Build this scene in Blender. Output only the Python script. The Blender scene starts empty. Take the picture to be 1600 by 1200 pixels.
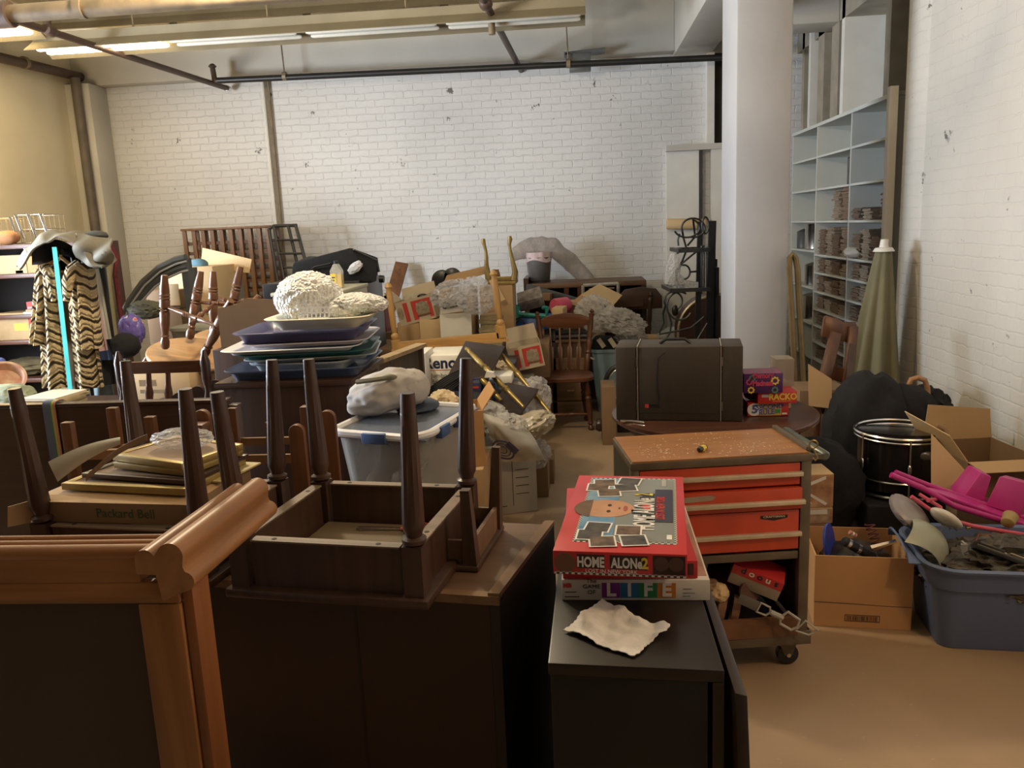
import bpy, math, random
from mathutils import Vector, Matrix, Euler, noise
random.seed(7)
SC = bpy.context.scene
COL = SC.collection
F = 1280.0; H = 1.7
def nrm(v):
    l = math.sqrt(sum(c*c for c in v)); return tuple(c/l for c in v)
def crs(a, b): return (a[1]*b[2]-a[2]*b[1], a[2]*b[0]-a[0]*b[2], a[0]*b[1]-a[1]*b[0])
def dt(a, b): return sum(p*q for p, q in zip(a, b))
dn = nrm((288, 6660, F)); dy = nrm((100, -250.33, F)); dxx = crs(dn, dy); up = tuple(-c for c in dn)
def ray(x, y):
    d = (x-800, y-600, F); return (dt(d, dxx), dt(d, dy), dt(d, up))
def aY(x, y, Y):
    r = ray(x, y); k = Y/r[1]; return Vector((r[0]*k, Y, H+r[2]*k))
def aZ(x, y, z=0):
    r = ray(x, y); k = (z-H)/r[2]; return Vector((r[0]*k, r[1]*k, z))
def aX(x, y, X):
    r = ray(x, y); k = X/r[0]; return Vector((X, r[1]*k, H+r[2]*k))
R = math.radians
def V(*a): return Vector(a)
# ------------------------------------------------------------------ camera
cd = bpy.data.cameras.new('camera'); cam = bpy.data.objects.new('camera', cd); COL.objects.link(cam)
right = Vector((dxx[0], dy[0], up[0])); down = Vector((dxx[1], dy[1], up[1])); fwd = Vector((dxx[2], dy[2], up[2]))
m = Matrix((( right.x, -down.x, -fwd.x, 0), (right.y, -down.y, -fwd.y, 0), (right.z, -down.z, -fwd.z, H), (0, 0, 0, 1)))
cam.matrix_world = m
cd.sensor_fit = 'HORIZONTAL'; cd.sensor_width = 36; cd.lens = F*36/1600; cd.clip_start = .05
SC.camera = cam
# ------------------------------------------------------------------ materials
MC = {}
def mat(name, col, rough=.6, metal=0, var=.25, scale=6, bump=.15, kind='plain', alpha=1, trans=0, emit=0, spec=.5, axis=2, col2=None, dist=.004):
    if name in MC: return MC[name]
    mt = bpy.data.materials.new(name); mt.use_nodes = True; MC[name] = mt
    nt = mt.node_tree; N = nt.nodes; L = nt.links; b = N['Principled BSDF']
    b.inputs['Roughness'].default_value = rough; b.inputs['Metallic'].default_value = metal
    b.inputs['Specular IOR Level'].default_value = spec
    b.inputs['Alpha'].default_value = alpha; b.inputs['Transmission Weight'].default_value = trans
    c = tuple(col)+(1,)
    if emit:
        b.inputs['Emission Color'].default_value = c; b.inputs['Emission Strength'].default_value = emit
    tc = N.new('ShaderNodeTexCoord'); mp = N.new('ShaderNodeMapping'); L.new(tc.outputs['Object'], mp.inputs[0])
    no = N.new('ShaderNodeTexNoise'); no.inputs['Scale'].default_value = scale; no.inputs['Detail'].default_value = 6
    L.new(mp.outputs[0], no.inputs[0])
    if kind == 'wood':
        s = [7, 7, 7]; s[axis] = .55; mp.inputs['Scale'].default_value = s
        no.inputs['Distortion'].default_value = 1.2
    ramp = N.new('ShaderNodeValToRGB'); L.new(no.outputs[0], ramp.inputs[0])
    ramp.color_ramp.elements[0].position = .3; ramp.color_ramp.elements[1].position = .7
    c2 = tuple(col2)+(1,) if col2 else tuple(x*(1-var) for x in col)+(1,)
    ramp.color_ramp.elements[0].color = c2; ramp.color_ramp.elements[1].color = c
    L.new(ramp.outputs[0], b.inputs['Base Color'])
    if bump:
        bp = N.new('ShaderNodeBump'); bp.inputs['Strength'].default_value = bump; bp.inputs['Distance'].default_value = dist
        n2 = N.new('ShaderNodeTexNoise'); n2.inputs['Scale'].default_value = scale*(3 if kind == 'wood' else 6); n2.inputs['Detail'].default_value = 4
        L.new(mp.outputs[0], n2.inputs[0]); L.new(n2.outputs[0], bp.inputs['Height']); L.new(bp.outputs[0], b.inputs['Normal'])
    return mt
def wood(name, col, rough=.45, axis=2, var=.45, scale=3, bump=.1): return mat(name, col, rough, 0, var, scale, bump, 'wood', axis=axis)

def brick_mat(name, horiz, st, col=(.78, .77, .73), mort=(.63, .62, .58)):
    mt = bpy.data.materials.new(name); mt.use_nodes = True
    nt = mt.node_tree; N = nt.nodes; L = nt.links; b = N['Principled BSDF']; b.inputs['Roughness'].default_value = .55
    tc = N.new('ShaderNodeTexCoord'); sp = N.new('ShaderNodeSeparateXYZ'); cb = N.new('ShaderNodeCombineXYZ')
    L.new(tc.outputs['Object'], sp.inputs[0]); L.new(sp.outputs[horiz], cb.inputs[0]); L.new(sp.outputs[2], cb.inputs[1])
    wob = N.new('ShaderNodeTexNoise'); wob.inputs['Scale'].default_value = 14; wob.inputs['Detail'].default_value = 3; L.new(cb.outputs[0], wob.inputs[0])
    vs = N.new('ShaderNodeVectorMath'); vs.operation = 'SCALE'; vs.inputs['Scale'].default_value = .03; L.new(wob.outputs['Color'], vs.inputs[0])
    va = N.new('ShaderNodeVectorMath'); L.new(cb.outputs[0], va.inputs[0]); L.new(vs.outputs[0], va.inputs[1])
    br = N.new('ShaderNodeTexBrick'); L.new(va.outputs[0], br.inputs[0])
    br.inputs['Scale'].default_value = 1; br.inputs['Brick Width'].default_value = .215; br.inputs['Row Height'].default_value = .075
    br.inputs['Mortar Size'].default_value = .007; br.inputs['Mortar Smooth'].default_value = .6; br.inputs['Bias'].default_value = -.2
    br.inputs['Color1'].default_value = (1, 1, 1, 1); br.inputs['Color2'].default_value = (.75, .75, .75, 1); br.inputs['Mortar'].default_value = (0, 0, 0, 1)
    # paint fills many of the joints: fade the mortar by patches
    pn = N.new('ShaderNodeTexNoise'); pn.inputs['Scale'].default_value = 9; pn.inputs['Detail'].default_value = 3; L.new(cb.outputs[0], pn.inputs[0])
    pr = N.new('ShaderNodeMapRange'); L.new(pn.outputs[0], pr.inputs[0]); pr.inputs[1].default_value = .48; pr.inputs[2].default_value = .72
    pr.inputs[3].default_value = .04; pr.inputs[4].default_value = 1
    mm = N.new('ShaderNodeMath'); mm.operation = 'MULTIPLY'; L.new(br.outputs['Fac'], mm.inputs[0]); L.new(pr.outputs[0], mm.inputs[1])
    # colour: paint, slightly dirty in big patches
    dn_ = N.new('ShaderNodeTexNoise'); dn_.inputs['Scale'].default_value = .8; dn_.inputs['Detail'].default_value = 8; L.new(tc.outputs['Object'], dn_.inputs[0])
    cr = N.new('ShaderNodeValToRGB'); L.new(dn_.outputs[0], cr.inputs[0]); cr.color_ramp.elements[0].position = .33; cr.color_ramp.elements[1].position = .6
    cr.color_ramp.elements[0].color = tuple(c*.86 for c in col)+(1,); cr.color_ramp.elements[1].color = tuple(col)+(1,)
    mx = N.new('ShaderNodeMixRGB'); L.new(mm.outputs[0], mx.inputs[0]); L.new(cr.outputs[0], mx.inputs[1]); mx.inputs[2].default_value = tuple(mort)+(1,)
    # small dark chips where the paint is missing
    vo = N.new('ShaderNodeTexNoise'); vo.inputs['Scale'].default_value = 5.5; vo.inputs['Detail'].default_value = 9; vo.inputs['Roughness'].default_value = .72; L.new(tc.outputs['Object'], vo.inputs[0])
    gt = N.new('ShaderNodeMapRange'); L.new(vo.outputs[0], gt.inputs[0]); gt.inputs[1].default_value = .64; gt.inputs[2].default_value = .67
    m2 = N.new('ShaderNodeMixRGB'); L.new(gt.outputs[0], m2.inputs[0]); L.new(mx.outputs[0], m2.inputs[1]); m2.inputs[2].default_value = (.13, .12, .11, 1)
    L.new(m2.outputs[0], b.inputs['Base Color'])
    fn = N.new('ShaderNodeTexNoise'); fn.inputs['Scale'].default_value = 26; fn.inputs['Detail'].default_value = 5; L.new(tc.outputs['Object'], fn.inputs[0])
    h1 = N.new('ShaderNodeMath'); h1.operation = 'MULTIPLY_ADD'; L.new(mm.outputs[0], h1.inputs[0]); h1.inputs[1].default_value = -1.0
    hs = N.new('ShaderNodeMath'); hs.operation = 'MULTIPLY'; L.new(fn.outputs[0], hs.inputs[0]); hs.inputs[1].default_value = .55
    hb = N.new('ShaderNodeMath'); hb.operation = 'MULTIPLY_ADD'; L.new(br.outputs['Color'], hb.inputs[0]); hb.inputs[1].default_value = .8; L.new(hs.outputs[0], hb.inputs[2])
    L.new(hb.outputs[0], h1.inputs[2])
    bp = N.new('ShaderNodeBump'); bp.inputs['Strength'].default_value = st; bp.inputs['Distance'].default_value = .009; L.new(h1.outputs[0], bp.inputs['Height']); L.new(bp.outputs[0], b.inputs['Normal'])
    return mt

def stripes_mat(name, cols, freq, axis=2, rough=.8):
    mt = bpy.data.materials.new(name); mt.use_nodes = True; nt = mt.node_tree; N = nt.nodes; L = nt.links; b = N['Principled BSDF']; b.inputs['Roughness'].default_value = rough
    tc = N.new('ShaderNodeTexCoord'); sp = N.new('ShaderNodeSeparateXYZ'); L.new(tc.outputs['Object'], sp.inputs[0])
    mu = N.new('ShaderNodeMath'); mu.operation = 'MULTIPLY'; L.new(sp.outputs[axis], mu.inputs[0]); mu.inputs[1].default_value = freq
    fr = N.new('ShaderNodeMath'); fr.operation = 'FRACT'; L.new(mu.outputs[0], fr.inputs[0])
    cr = N.new('ShaderNodeValToRGB'); cr.color_ramp.interpolation = 'CONSTANT'; L.new(fr.outputs[0], cr.inputs[0])
    n = len(cols)
    while len(cr.color_ramp.elements) < n: cr.color_ramp.elements.new(.5)
    for i, c in enumerate(cols): cr.color_ramp.elements[i].position = i/n; cr.color_ramp.elements[i].color = tuple(c)+(1,)
    L.new(cr.outputs[0], b.inputs['Base Color']); return mt

# ------------------------------------------------------------------ mesh builder
class MB:
    def __init__(s): s.v = []; s.f = []
    def add(s, vs, fs):
        o = len(s.v); s.v += [Vector(v) for v in vs]; s.f += [[i+o for i in f] for f in fs]; return s
    def hexa(s, p):  # 8 corners: bottom ring 0-3, top ring 4-7
        return s.add(p, [[0, 3, 2, 1], [4, 5, 6, 7], [0, 1, 5, 4], [1, 2, 6, 5], [2, 3, 7, 6], [3, 0, 4, 7]])
    def box(s, c, d, rot=None):
        c = Vector(c); x, y, z = d[0]/2, d[1]/2, d[2]/2
        P = [V(-x, -y, -z), V(x, -y, -z), V(x, y, -z), V(-x, y, -z), V(-x, -y, z), V(x, -y, z), V(x, y, z), V(-x, y, z)]
        if rot is not None:
            M = Euler(rot).to_matrix() if not isinstance(rot, Matrix) else rot
            P = [M @ p for p in P]
        return s.hexa([p+c for p in P])
    def bb(s, a, b):
        return s.box([(a[i]+b[i])/2 for i in range(3)], [abs(b[i]-a[i]) for i in range(3)])
    def bar(s, a, b, w, t, upv=(0, 0, 1)):  # rectangular bar from a to b, w across, t along upv
        a = Vector(a); b = Vector(b); d = (b-a); l = d.length; d.normalize(); u = Vector(upv)
        x = d.cross(u)
        if x.length < 1e-4: x = d.cross(V(0, 1, 0))
        x.normalize(); u = x.cross(d); x *= w/2; u *= t/2
        return s.hexa([a-x-u, a+x-u, b+x-u, b-x-u, a-x+u, a+x+u, b+x+u, b-x+u])
    def taper(s, a, b, w1, w2, n=4, rot=R(45)):
        return s.lathe(a, b, [(0, w1/2*math.sqrt(2)), (1, w2/2*math.sqrt(2))], n, rot)
    def ring(s, p, d, r, n, ph=0, up0=None):
        d = d.normalized(); u = up0 or (V(0, 0, 1) if abs(d.z) < .9 else V(1, 0, 0))
        x = d.cross(u).normalized(); y = d.cross(x)
        return [p + x*math.cos(ph+2*math.pi*i/n)*r + y*math.sin(ph+2*math.pi*i/n)*r for i in range(n)]
    def lathe(s, a, b, prof, n=12, ph=0):
        a = Vector(a); b = Vector(b); d = b-a; vs = []
        for t, r in prof: vs += s.ring(a+d*t, d, max(r, 1e-4), n, ph)
        m = len(prof); fs = [[k*n+i, k*n+(i+1) % n, (k+1)*n+(i+1) % n, (k+1)*n+i] for k in range(m-1) for i in range(n)]
        fs += [list(range(n))[::-1], [(m-1)*n+i for i in range(n)]]
        return s.add(vs, fs)
    def tube(s, pts, r, n=8, closed=False):
        pts = [Vector(p) for p in pts]; m = len(pts); vs = []
        prev = None
        for k, p in enumerate(pts):
            if closed: d = pts[(k+1) % m]-pts[k-1]
            else: d = pts[min(k+1, m-1)]-pts[max(k-1, 0)]
            d.normalize()
            if prev is None: u = V(0, 0, 1) if abs(d.z) < .9 else V(1, 0, 0); x = d.cross(u).normalized()
            else: x = (prev - d*prev.dot(d)).normalized()
            prev = x; y = d.cross(x); rr = r[k] if isinstance(r, (list, tuple)) else r
            vs += [p+x*math.cos(2*math.pi*i/n)*rr+y*math.sin(2*math.pi*i/n)*rr for i in range(n)]
        fs = [[k*n+i, k*n+(i+1) % n, ((k+1) % m)*n+(i+1) % n, ((k+1) % m)*n+i] for k in range(m if closed else m-1) for i in range(n)]
        if not closed: fs += [list(range(n))[::-1], [(m-1)*n+i for i in range(n)]]
        return s.add(vs, fs)
    def grid(s, fn, nu, nv, th=0, closeu=False):
        P = [[Vector(fn(i/(nu if closeu else nu-1), j/(nv-1))) for i in range(nu)] for j in range(nv)]
        vs = [p for r_ in P for p in r_]; W = nu
        fs = [[j*W+i, j*W+(i+1) % nu, (j+1)*W+(i+1) % nu, (j+1)*W+i] for j in range(nv-1) for i in range(nu if closeu else nu-1)]
        if th:
            o = len(vs); nv_ = []
            for j in range(nv):
                for i in range(nu):
                    a = P[j][(i+1) % nu if closeu else min(i+1, nu-1)]-P[j][(i-1) % nu if closeu else max(i-1, 0)]
                    b = P[min(j+1, nv-1)][i]-P[max(j-1, 0)][i]
                    n_ = a.cross(b); n_ = n_.normalized() if n_.length > 1e-9 else V(0, 0, 1); nv_.append(P[j][i]-n_*th)
            vs += nv_; fs += [[i+o for i in f][::-1] for f in fs]
            if not closeu:
                for j in range(nv-1):
                    fs.append([j*W, (j+1)*W, (j+1)*W+o, j*W+o]); fs.append([(j+1)*W+W-1, j*W+W-1, j*W+W-1+o, (j+1)*W+W-1+o])
            for i in range(nu if closeu else nu-1):
                k = (i+1) % nu
                fs.append([k, i, i+o, k+o]); q = (nv-1)*W; fs.append([q+i, q+k, q+k+o, q+i+o])
        return s.add(vs, fs)
    def prism(s, poly, o, ex, ey, ez, depth):  # polygon in ex,ey at o extruded along ez by depth
        o = Vector(o); ex = Vector(ex); ey = Vector(ey); ez = Vector(ez); n = len(poly)
        a = [o+ex*p[0]+ey*p[1] for p in poly]; b = [p+ez*depth for p in a]
        return s.add(a+b, [list(range(n))[::-1], [n+i for i in range(n)]]+[[i, (i+1) % n, n+(i+1) % n, n+i] for i in range(n)])
    def blob(s, c, d, seed=0, amp=.15, freq=3, sub=4, rot=(0, 0, 0), ridged=True, flat=None):
        import bmesh
        bm = bmesh.new(); bmesh.ops.create_icosphere(bm, subdivisions=sub, radius=1)
        M = Euler(rot).to_matrix(); vs = []; off = V(seed*3.7, seed*1.3, seed*7.1)
        for v in bm.verts:
            p = v.co.copy(); q = p*freq+off
            n_ = noise.noise(q)+.5*noise.noise(q*2.1)
            if ridged: n_ = .35-abs(n_)*1.1+.25*noise.noise(q*4.7)
            p = p*(1+amp*n_)
            p = V(p.x*d[0]/2, p.y*d[1]/2, p.z*d[2]/2); p = M @ p + Vector(c)
            if flat is not None and p.z < flat: p.z = flat+.001*(p.z-flat)
            vs.append(p)
        s.add(vs, [[v.index for v in f.verts] for f in bm.faces]); bm.free(); return s
    def xf(s, M):
        s.v = [M @ v for v in s.v]; return s
    def build(s, name, mt, parent=None, smooth=False, bevel=0, loc=None, rot=None):
        me = bpy.data.meshes.new(name); me.from_pydata([tuple(v) for v in s.v], [], s.f); me.materials.append(mt)
        import bmesh
        bm = bmesh.new(); bm.from_mesh(me); bmesh.ops.recalc_face_normals(bm, faces=bm.faces)
        if bevel:
            es = [e for e in bm.edges if len(e.link_faces) == 2 and e.calc_face_angle(0) > R(40)]
            bmesh.ops.bevel(bm, geom=es, offset=bevel, segments=2, profile=.5, affect='EDGES', clamp_overlap=True)
        bm.to_mesh(me); bm.free()
        if smooth or bevel:
            for p in me.polygons: p.use_smooth = True
            me.set_sharp_from_angle(angle=R(42 if smooth else 30)) if hasattr(me, 'set_sharp_from_angle') else None
        o = bpy.data.objects.new(name, me); COL.objects.link(o)
        if parent: o.parent = parent
        if loc is not None: o.location = loc
        if rot is not None: o.rotation_euler = rot
        return o
LABELS = {}
def tag(o, label, cat, group=None, kind=None):
    o['label'] = label; o['category'] = cat
    if group: o['group'] = group
    if kind: o['kind'] = kind
    return o
def thing(name, label, cat, loc=(0, 0, 0), rot=(0, 0, 0), group=None):
    o = bpy.data.objects.new(name, None); COL.objects.link(o); o.location = loc; o.rotation_euler = rot; o.empty_display_size = .05
    if isinstance(rot, Matrix): o.rotation_euler = rot.to_euler()
    return tag(o, label, cat, group)
def solo(mb, name, mt, label, cat, loc=(0, 0, 0), rot=(0, 0, 0), group=None, smooth=False, bevel=0, world=False):
    if world:  # verts are in world coordinates: shift the origin to the base of the mesh
        n = len(mb.v); c = V(sum(v.x for v in mb.v)/n, sum(v.y for v in mb.v)/n, min(v.z for v in mb.v))
        mb.v = [v-c for v in mb.v]; loc = c
    return tag(mb.build(name, mt, None, smooth, bevel, loc, rot), label, cat, group)
def wpart(mb, name, mt, parent, smooth=False, bevel=0):  # verts given in world coordinates, parent unrotated
    l = Vector(parent.location); mb.v = [v-l for v in mb.v]; return mb.build(name, mt, parent, smooth, bevel)
def struct(name, mb, mt, bevel=0, smooth=False, parent=None):
    o = mb.build(name, mt, parent, smooth, bevel)
    if parent is None: o['kind'] = 'structure'
    return o
def text(name, body, size, mt, parent, loc, rot, sx=1, ext=.0004, align='CENTER', bold=0, shear=0):
    cu = bpy.data.curves.new(name, 'FONT'); cu.body = body; cu.size = size; cu.extrude = ext; cu.align_x = align; cu.align_y = 'CENTER'
    cu.offset = bold; cu.shear = shear; cu.resolution_u = 3
    t = bpy.data.objects.new(name, cu); COL.objects.link(t); dg = bpy.context.evaluated_depsgraph_get(); dg.update()
    me = bpy.data.meshes.new_from_object(t.evaluated_get(dg)); bpy.data.objects.remove(t); bpy.data.curves.remove(cu)
    for v in me.vertices: v.co.x *= sx
    me.materials.clear(); me.materials.append(mt)
    o = bpy.data.objects.new(name, me); COL.objects.link(o); o.parent = parent; o.location = loc
    o.rotation_euler = rot if not isinstance(rot, Matrix) else rot.to_euler()
    return o
def copy_tree(o, parent=None):
    c = o.copy(); COL.objects.link(c)
    if parent: c.parent = parent
    for ch in list(o.children): copy_tree(ch, c)
    return c
FRONT = (R(90), 0, 0)     # text facing -Y
# common materials
card = mat('kraft_cardboard', (.50, .33, .17), .85, scale=3, var=.15, bump=.05)
cardd = mat('dark_cardboard', (.24, .15, .08), .85, scale=3, var=.2, bump=.05)
cardl = mat('pale_cardboard', (.68, .49, .27), .85, scale=3, var=.12, bump=.05)
white = mat('white_paint', (.72, .71, .66), .5, scale=4, var=.12)
whitecard = mat('white_card', (.86, .83, .74), .7, scale=4, var=.08)
ink = mat('black_ink', (.03, .03, .03), .7, bump=0)
inkred = mat('red_ink', (.62, .06, .05), .6, bump=0)
inkwhite = mat('white_ink', (.85, .83, .78), .6, bump=0)
inkyel = mat('yellow_ink', (.85, .65, .08), .6, bump=0)
inkblue = mat('blue_ink', (.07, .12, .4), .6, bump=0)
black = mat('black_metal', (.018, .018, .018), .4, var=.3, bump=.05)
blackfab = mat('black_fabric', (.012, .012, .014), .9, scale=30, var=.4, bump=.4)
blackpl = mat('black_plastic', (.02, .02, .022), .35, bump=.05)
dwood = wood('dark_walnut', (.060, .028, .016), .38)
dwoodx = wood('dark_walnut_across', (.060, .028, .016), .38, axis=0)
dwoody = wood('dark_walnut_along', (.060, .028, .016), .38, axis=1)
mwood = wood('reddish_brown_wood', (.12, .045, .02), .33)
mwoodx = wood('reddish_brown_wood_across', (.12, .045, .02), .33, axis=0)
pine = wood('golden_pine', (.52, .27, .10), .4)
pinex = wood('golden_pine_across', (.52, .27, .10), .4, axis=0)
chrome = mat('chrome', (.85, .85, .85), .2, 1, bump=.02)
plasbag = mat('clear_plastic_film', (.80, .80, .82), .12, alpha=.38, var=.1, scale=9, bump=1, dist=.03)
plasbagw = mat('milky_plastic_film', (.80, .79, .76), .16, alpha=.42, var=.1, scale=8, bump=1, dist=.03)
# ------------------------------------------------------------------ the room
XL, XR, YB, YN, ZC = -5.5, 2.3, 9.3, -3.5, 4.1
brick_b = brick_mat('painted_brick_far', 0, .6, (.66, .66, .65), (.635, .635, .625)); brick_r = brick_mat('painted_brick_side', 1, .35, (.62, .59, .53), (.57, .54, .48))
plaster = mat('cream_plaster', (.74, .67, .50), .8, scale=1.5, var=.12, bump=.1)
conc = mat('painted_concrete', (.56, .54, .48), .75, scale=1.6, var=.16, bump=.25, dist=.01)
ceilm = mat('ceiling_paint', (.50, .45, .33), .8, scale=1.2, var=.12)
# floor
fm = mat('floor_concrete', (.40, .28, .17), .55, scale=1.3, var=.30, bump=.2, dist=.006)
nt = fm.node_tree; N = nt.nodes; L = nt.links; b = N['Principled BSDF']; src = b.inputs['Base Color'].links[0].from_socket
n3 = N.new('ShaderNodeTexNoise'); n3.inputs['Scale'].default_value = 11; n3.inputs['Detail'].default_value = 9; n3.inputs['Roughness'].default_value = .75
L.new(N['Texture Coordinate'].outputs['Object'], n3.inputs[0])
mr = N.new('ShaderNodeMapRange'); mr.inputs[1].default_value = .62; mr.inputs[2].default_value = .78; L.new(n3.outputs[0], mr.inputs[0])
mx = N.new('ShaderNodeMixRGB'); L.new(mr.outputs[0], mx.inputs[0]); L.new(src, mx.inputs[1]); mx.inputs[2].default_value = (.56, .43, .29, 1); L.new(mx.outputs[0], b.inputs['Base Color'])
struct('floor', MB().bb((XL-.2, YN-.2, -.15), (4.2, YB+.3, 0)), fm)
struct('ceiling', MB().bb((XL-.2, YN-.2, ZC), (4.2, YB+.3, ZC+.15)), ceilm)
struct('wall_far', MB().bb((XL-.2, YB, 0), (4.2, YB+.2, ZC)), brick_b)
# left wall with a tall window opening nearer than the frame
W0, W1, WZ0, WZ1 = 3.0, 5.3, 1.0, 2.6
lw = MB().bb((XL-.2, YN, 0), (XL, W0, ZC)).bb((XL-.2, W1, 0), (XL, YB, ZC)).bb((XL-.2, W0, 0), (XL, W1, WZ0)).bb((XL-.2, W0, WZ1), (XL, W1, ZC))
struct('wall_left', lw, plaster)
wf = MB()
for y in (W0, (W0+W1)/2, W1): wf.bb((XL-.12, y-.025, WZ0), (XL-.06, y+.025, WZ1))
for z in (WZ0, (WZ0+WZ1)/2, WZ1): wf.bb((XL-.12, W0, z-.025), (XL-.06, W1, z+.025))
struct('window_1', wf, white)
rw = MB().bb((XR, YN, 0), (XR+.5, 6.15, ZC)).bb((2.85, 6.15, 0), (3.0, YB, ZC))
struct('wall_right', rw, brick_r)
struct('wall_near', MB().bb((XL-.2, YN-.2, 0), (4.2, YN, ZC)), mat('dark_brown_wall', (.10, .07, .05), .8))
# concrete pillar, girder and lintel beams
struct('trim_1', MB().bb((1.082, 5.8, 0), (1.445, 6.35, 3.39)), mat('pillar_paint', (.47, .475, .49), .75, scale=1.6, var=.12, bump=.25, dist=.01), bevel=.015)
struct('trim_2', MB().bb((1.07, YN, 3.39), (1.46, YB, ZC)), conc, bevel=.01)
struct('trim_3', MB().bb((XL, 9.12, 3.42), (1.07, YB, ZC)), conc, bevel=.01)
struct('trim_4', MB().bb((XL, 8.95, 0), (-5.22, YB, 3.42)), conc, bevel=.01)
struct('trim_5', MB().bb((1.46, 7.9, 3.35), (3.0, 8.3, ZC)), conc, bevel=.01)
# rounded pilaster on the right wall beside the shelves
pil = MB().prism([(0, 0), (.02, .03), (.035, .12), (.02, .26), (0, .32)], (XR, 5.78, 0), (-1, 0, 0), (0, 1, 0), (0, 0, 1), ZC)
struct('trim_6', pil, brick_r, smooth=True)
# boarded opening in the far right corner
darkgap = mat('dark_gap', (.05, .045, .04), .8)
a = aY(1040, 233, 9.25); b_ = aY(1122, 229, 9.25)
struct('trim_7', MB().bb((a.x, 9.16, a.z-.03), (1.75, YB, a.z+.03)), conc)
p0 = aY(1041, 240, 9.25); p1 = aY(1092, 240, 9.25)
struct('trim_8', MB().bb((p0.x, 9.25, 0), (p1.x, YB, a.z-.03)), white)
struct('trim_9', MB().bb((p1.x, 9.22, 0), (p1.x+.035, YB, a.z-.03)), darkgap)
struct('trim_10', MB().bb((p1.x+.13, 9.2, 0), (p1.x+.4, YB, a.z-.03)), white)
p2 = aY(1103, 150, 9.25)
struct('trim_11', MB().bb((p2.x, 9.16, a.z+.03), (p2.x+.075, YB, 3.4)), white)
struct('trim_12', MB().bb((p2.x+.075, 9.28, a.z+.03), (1.9, YB, 3.4)), darkgap)
q = aY(1041, 350, 9.2)
solo(MB().lathe((q.x, 9.17, q.z), (q.x+.42, 9.17, q.z-.02), [(0, .05), (.03, .06), (.97, .055), (1, .045)], 14), 'wooden_roller', cardl, 'short pale round rail fixed across the white boarding in the far corner', 'rail', world=True, smooth=True)
# stud framing above the shelf recess
stud = mat('greyish_stud', (.36, .32, .25), .7, var=.3)
struct('wall_recess', MB().bb((2.72, 6.2, 2.53), (2.85, YB, ZC)), white)
k = 13
for i, (xp, w, mt_) in enumerate([(1262, .12, stud), (1277, .1, white), (1290, .28, stud), (1312, .30, stud), (1324, .12, white), (1395, .16, stud)]):
    y = aX(xp, 80, 2.4).y
    struct('trim_%d' % (k+i), MB().bb((2.36 if w > .11 else 2.33, y-w*.35, 2.53), (2.72, y+w*.35, ZC)), mt_)
struct('trim_19', MB().bb((2.36, 6.15, 3.35), (2.72, YB, 3.55)), stud)
# pipes, conduit
pbrown = mat('rusty_brown_pipe', (.10, .062, .045), .5, var=.4); pcream = mat('cream_painted_pipe', (.25, .19, .115), .5, var=.45, scale=9)
pi = thing('sprinkler_pipe', 'long thin brown sprinkler pipe crossing diagonally below the ceiling at upper left', 'pipe', aZ(355, 138, 3.32))
a = aZ(355, 138, 3.32); b_ = aZ(0, 24, 3.36)
wpart(MB().tube([a, b_+(b_-a)*.1], .028, 10), 'pipe_run', pbrown, pi, True)
c = a.lerp(b_, .76); c = aZ(78, 48, 3.352)
wpart(MB().lathe(c-V(0, .05, 0), c+V(0, .05, 0), [(0, .035), (.2, .045), (.8, .045), (1, .035)], 10).tube([c, c+V(0, 0, .1)], .018).lathe(c+V(0, 0, .15), c+V(0, 0, .156), [(0, .05), (1, .05)], 12), 'sprinkler_head', pbrown, pi, True)
hp = wpart(MB().tube([a+V(0, -.02, 0), a+V(0, .03, 0)], .036, 10), 'end_cap', chrome, pi, True)
pi = thing('sprinkler_pipe', 'short brown sprinkler pipe running back from the ceiling over the middle of the room', 'pipe', aZ(820, 121, 3.34))
a = aZ(820, 121, 3.34); b_ = aZ(757, 2, 3.42)
wpart(MB().tube([a, b_+(b_-a)*.15], .03, 10), 'pipe_run', pbrown, pi, True)
c = aZ(768, 36, 3.36)
wpart(MB().tube([c, c+V(0, 0, -.09)], .03, 10), 'pipe_stub', pcream, pi, True)
c = aZ(759, 6, 3.41); wpart(MB().blob(c, (.11, .16, .11), 2, .05, sub=2), 'pipe_joint', pbrown, pi, True)
a = aY(340, 126, 8.85); b_ = aY(1130, 91, 8.85)
pi = thing('sprinkler_pipe', 'dark pipe running level along the top of the far brick wall', 'pipe', a)
wpart(MB().tube([a, b_+V(.6, 0, 0)], .032, 10), 'pipe_run', black, pi, True)
wpart(MB().tube([a, a+V(-.03, 0, 0), a+V(-.04, 0, .12)], .03, 8).lathe(a+V(-.04, 0, .12), a+V(-.04, 0, .17), [(0, .02), (.5, .045), (1, .02)], 8), 'sprinkler_head', pbrown, pi, True)
for xp in (445, 888):
    c = aY(xp, 124-(xp-340)*.045, 8.85); wpart(MB().tube([c, V(c.x-.02, 8.85, 4.1)], .008, 6).lathe(c-V(.02, 0, 0), c+V(.02, 0, 0), [(0, .045), (1, .045)], 10), 'hanger_rod', pcream, pi)
a = aY(0, 23, 4.4); b_ = aY(420, -8, 4.4)
pi = thing('ceiling_pipe', 'thick cream painted pipe with rust patches at the top left under the ceiling', 'pipe', a)
wpart(MB().tube([a-(b_-a)*.5, b_+(b_-a)*1.2], .045, 14), 'pipe_run', pcream, pi, True)
wpart(MB().tube([a+V(-.05, 0, 0), a+V(.06, 0, 0)], .066, 14), 'pipe_coupling', pbrown, pi, True)
c = aY(126, 12, 4.4); wpart(MB().tube([c-V(.02, 0, 0), c+V(.02, 0, 0)], .055, 14).tube([c, V(c.x, 4.4, 4.1)], .01), 'pipe_clamp', pcream, pi, True)
a = aX(0, 90, -5.4); b_ = aX(128, 121, -5.4)
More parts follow.
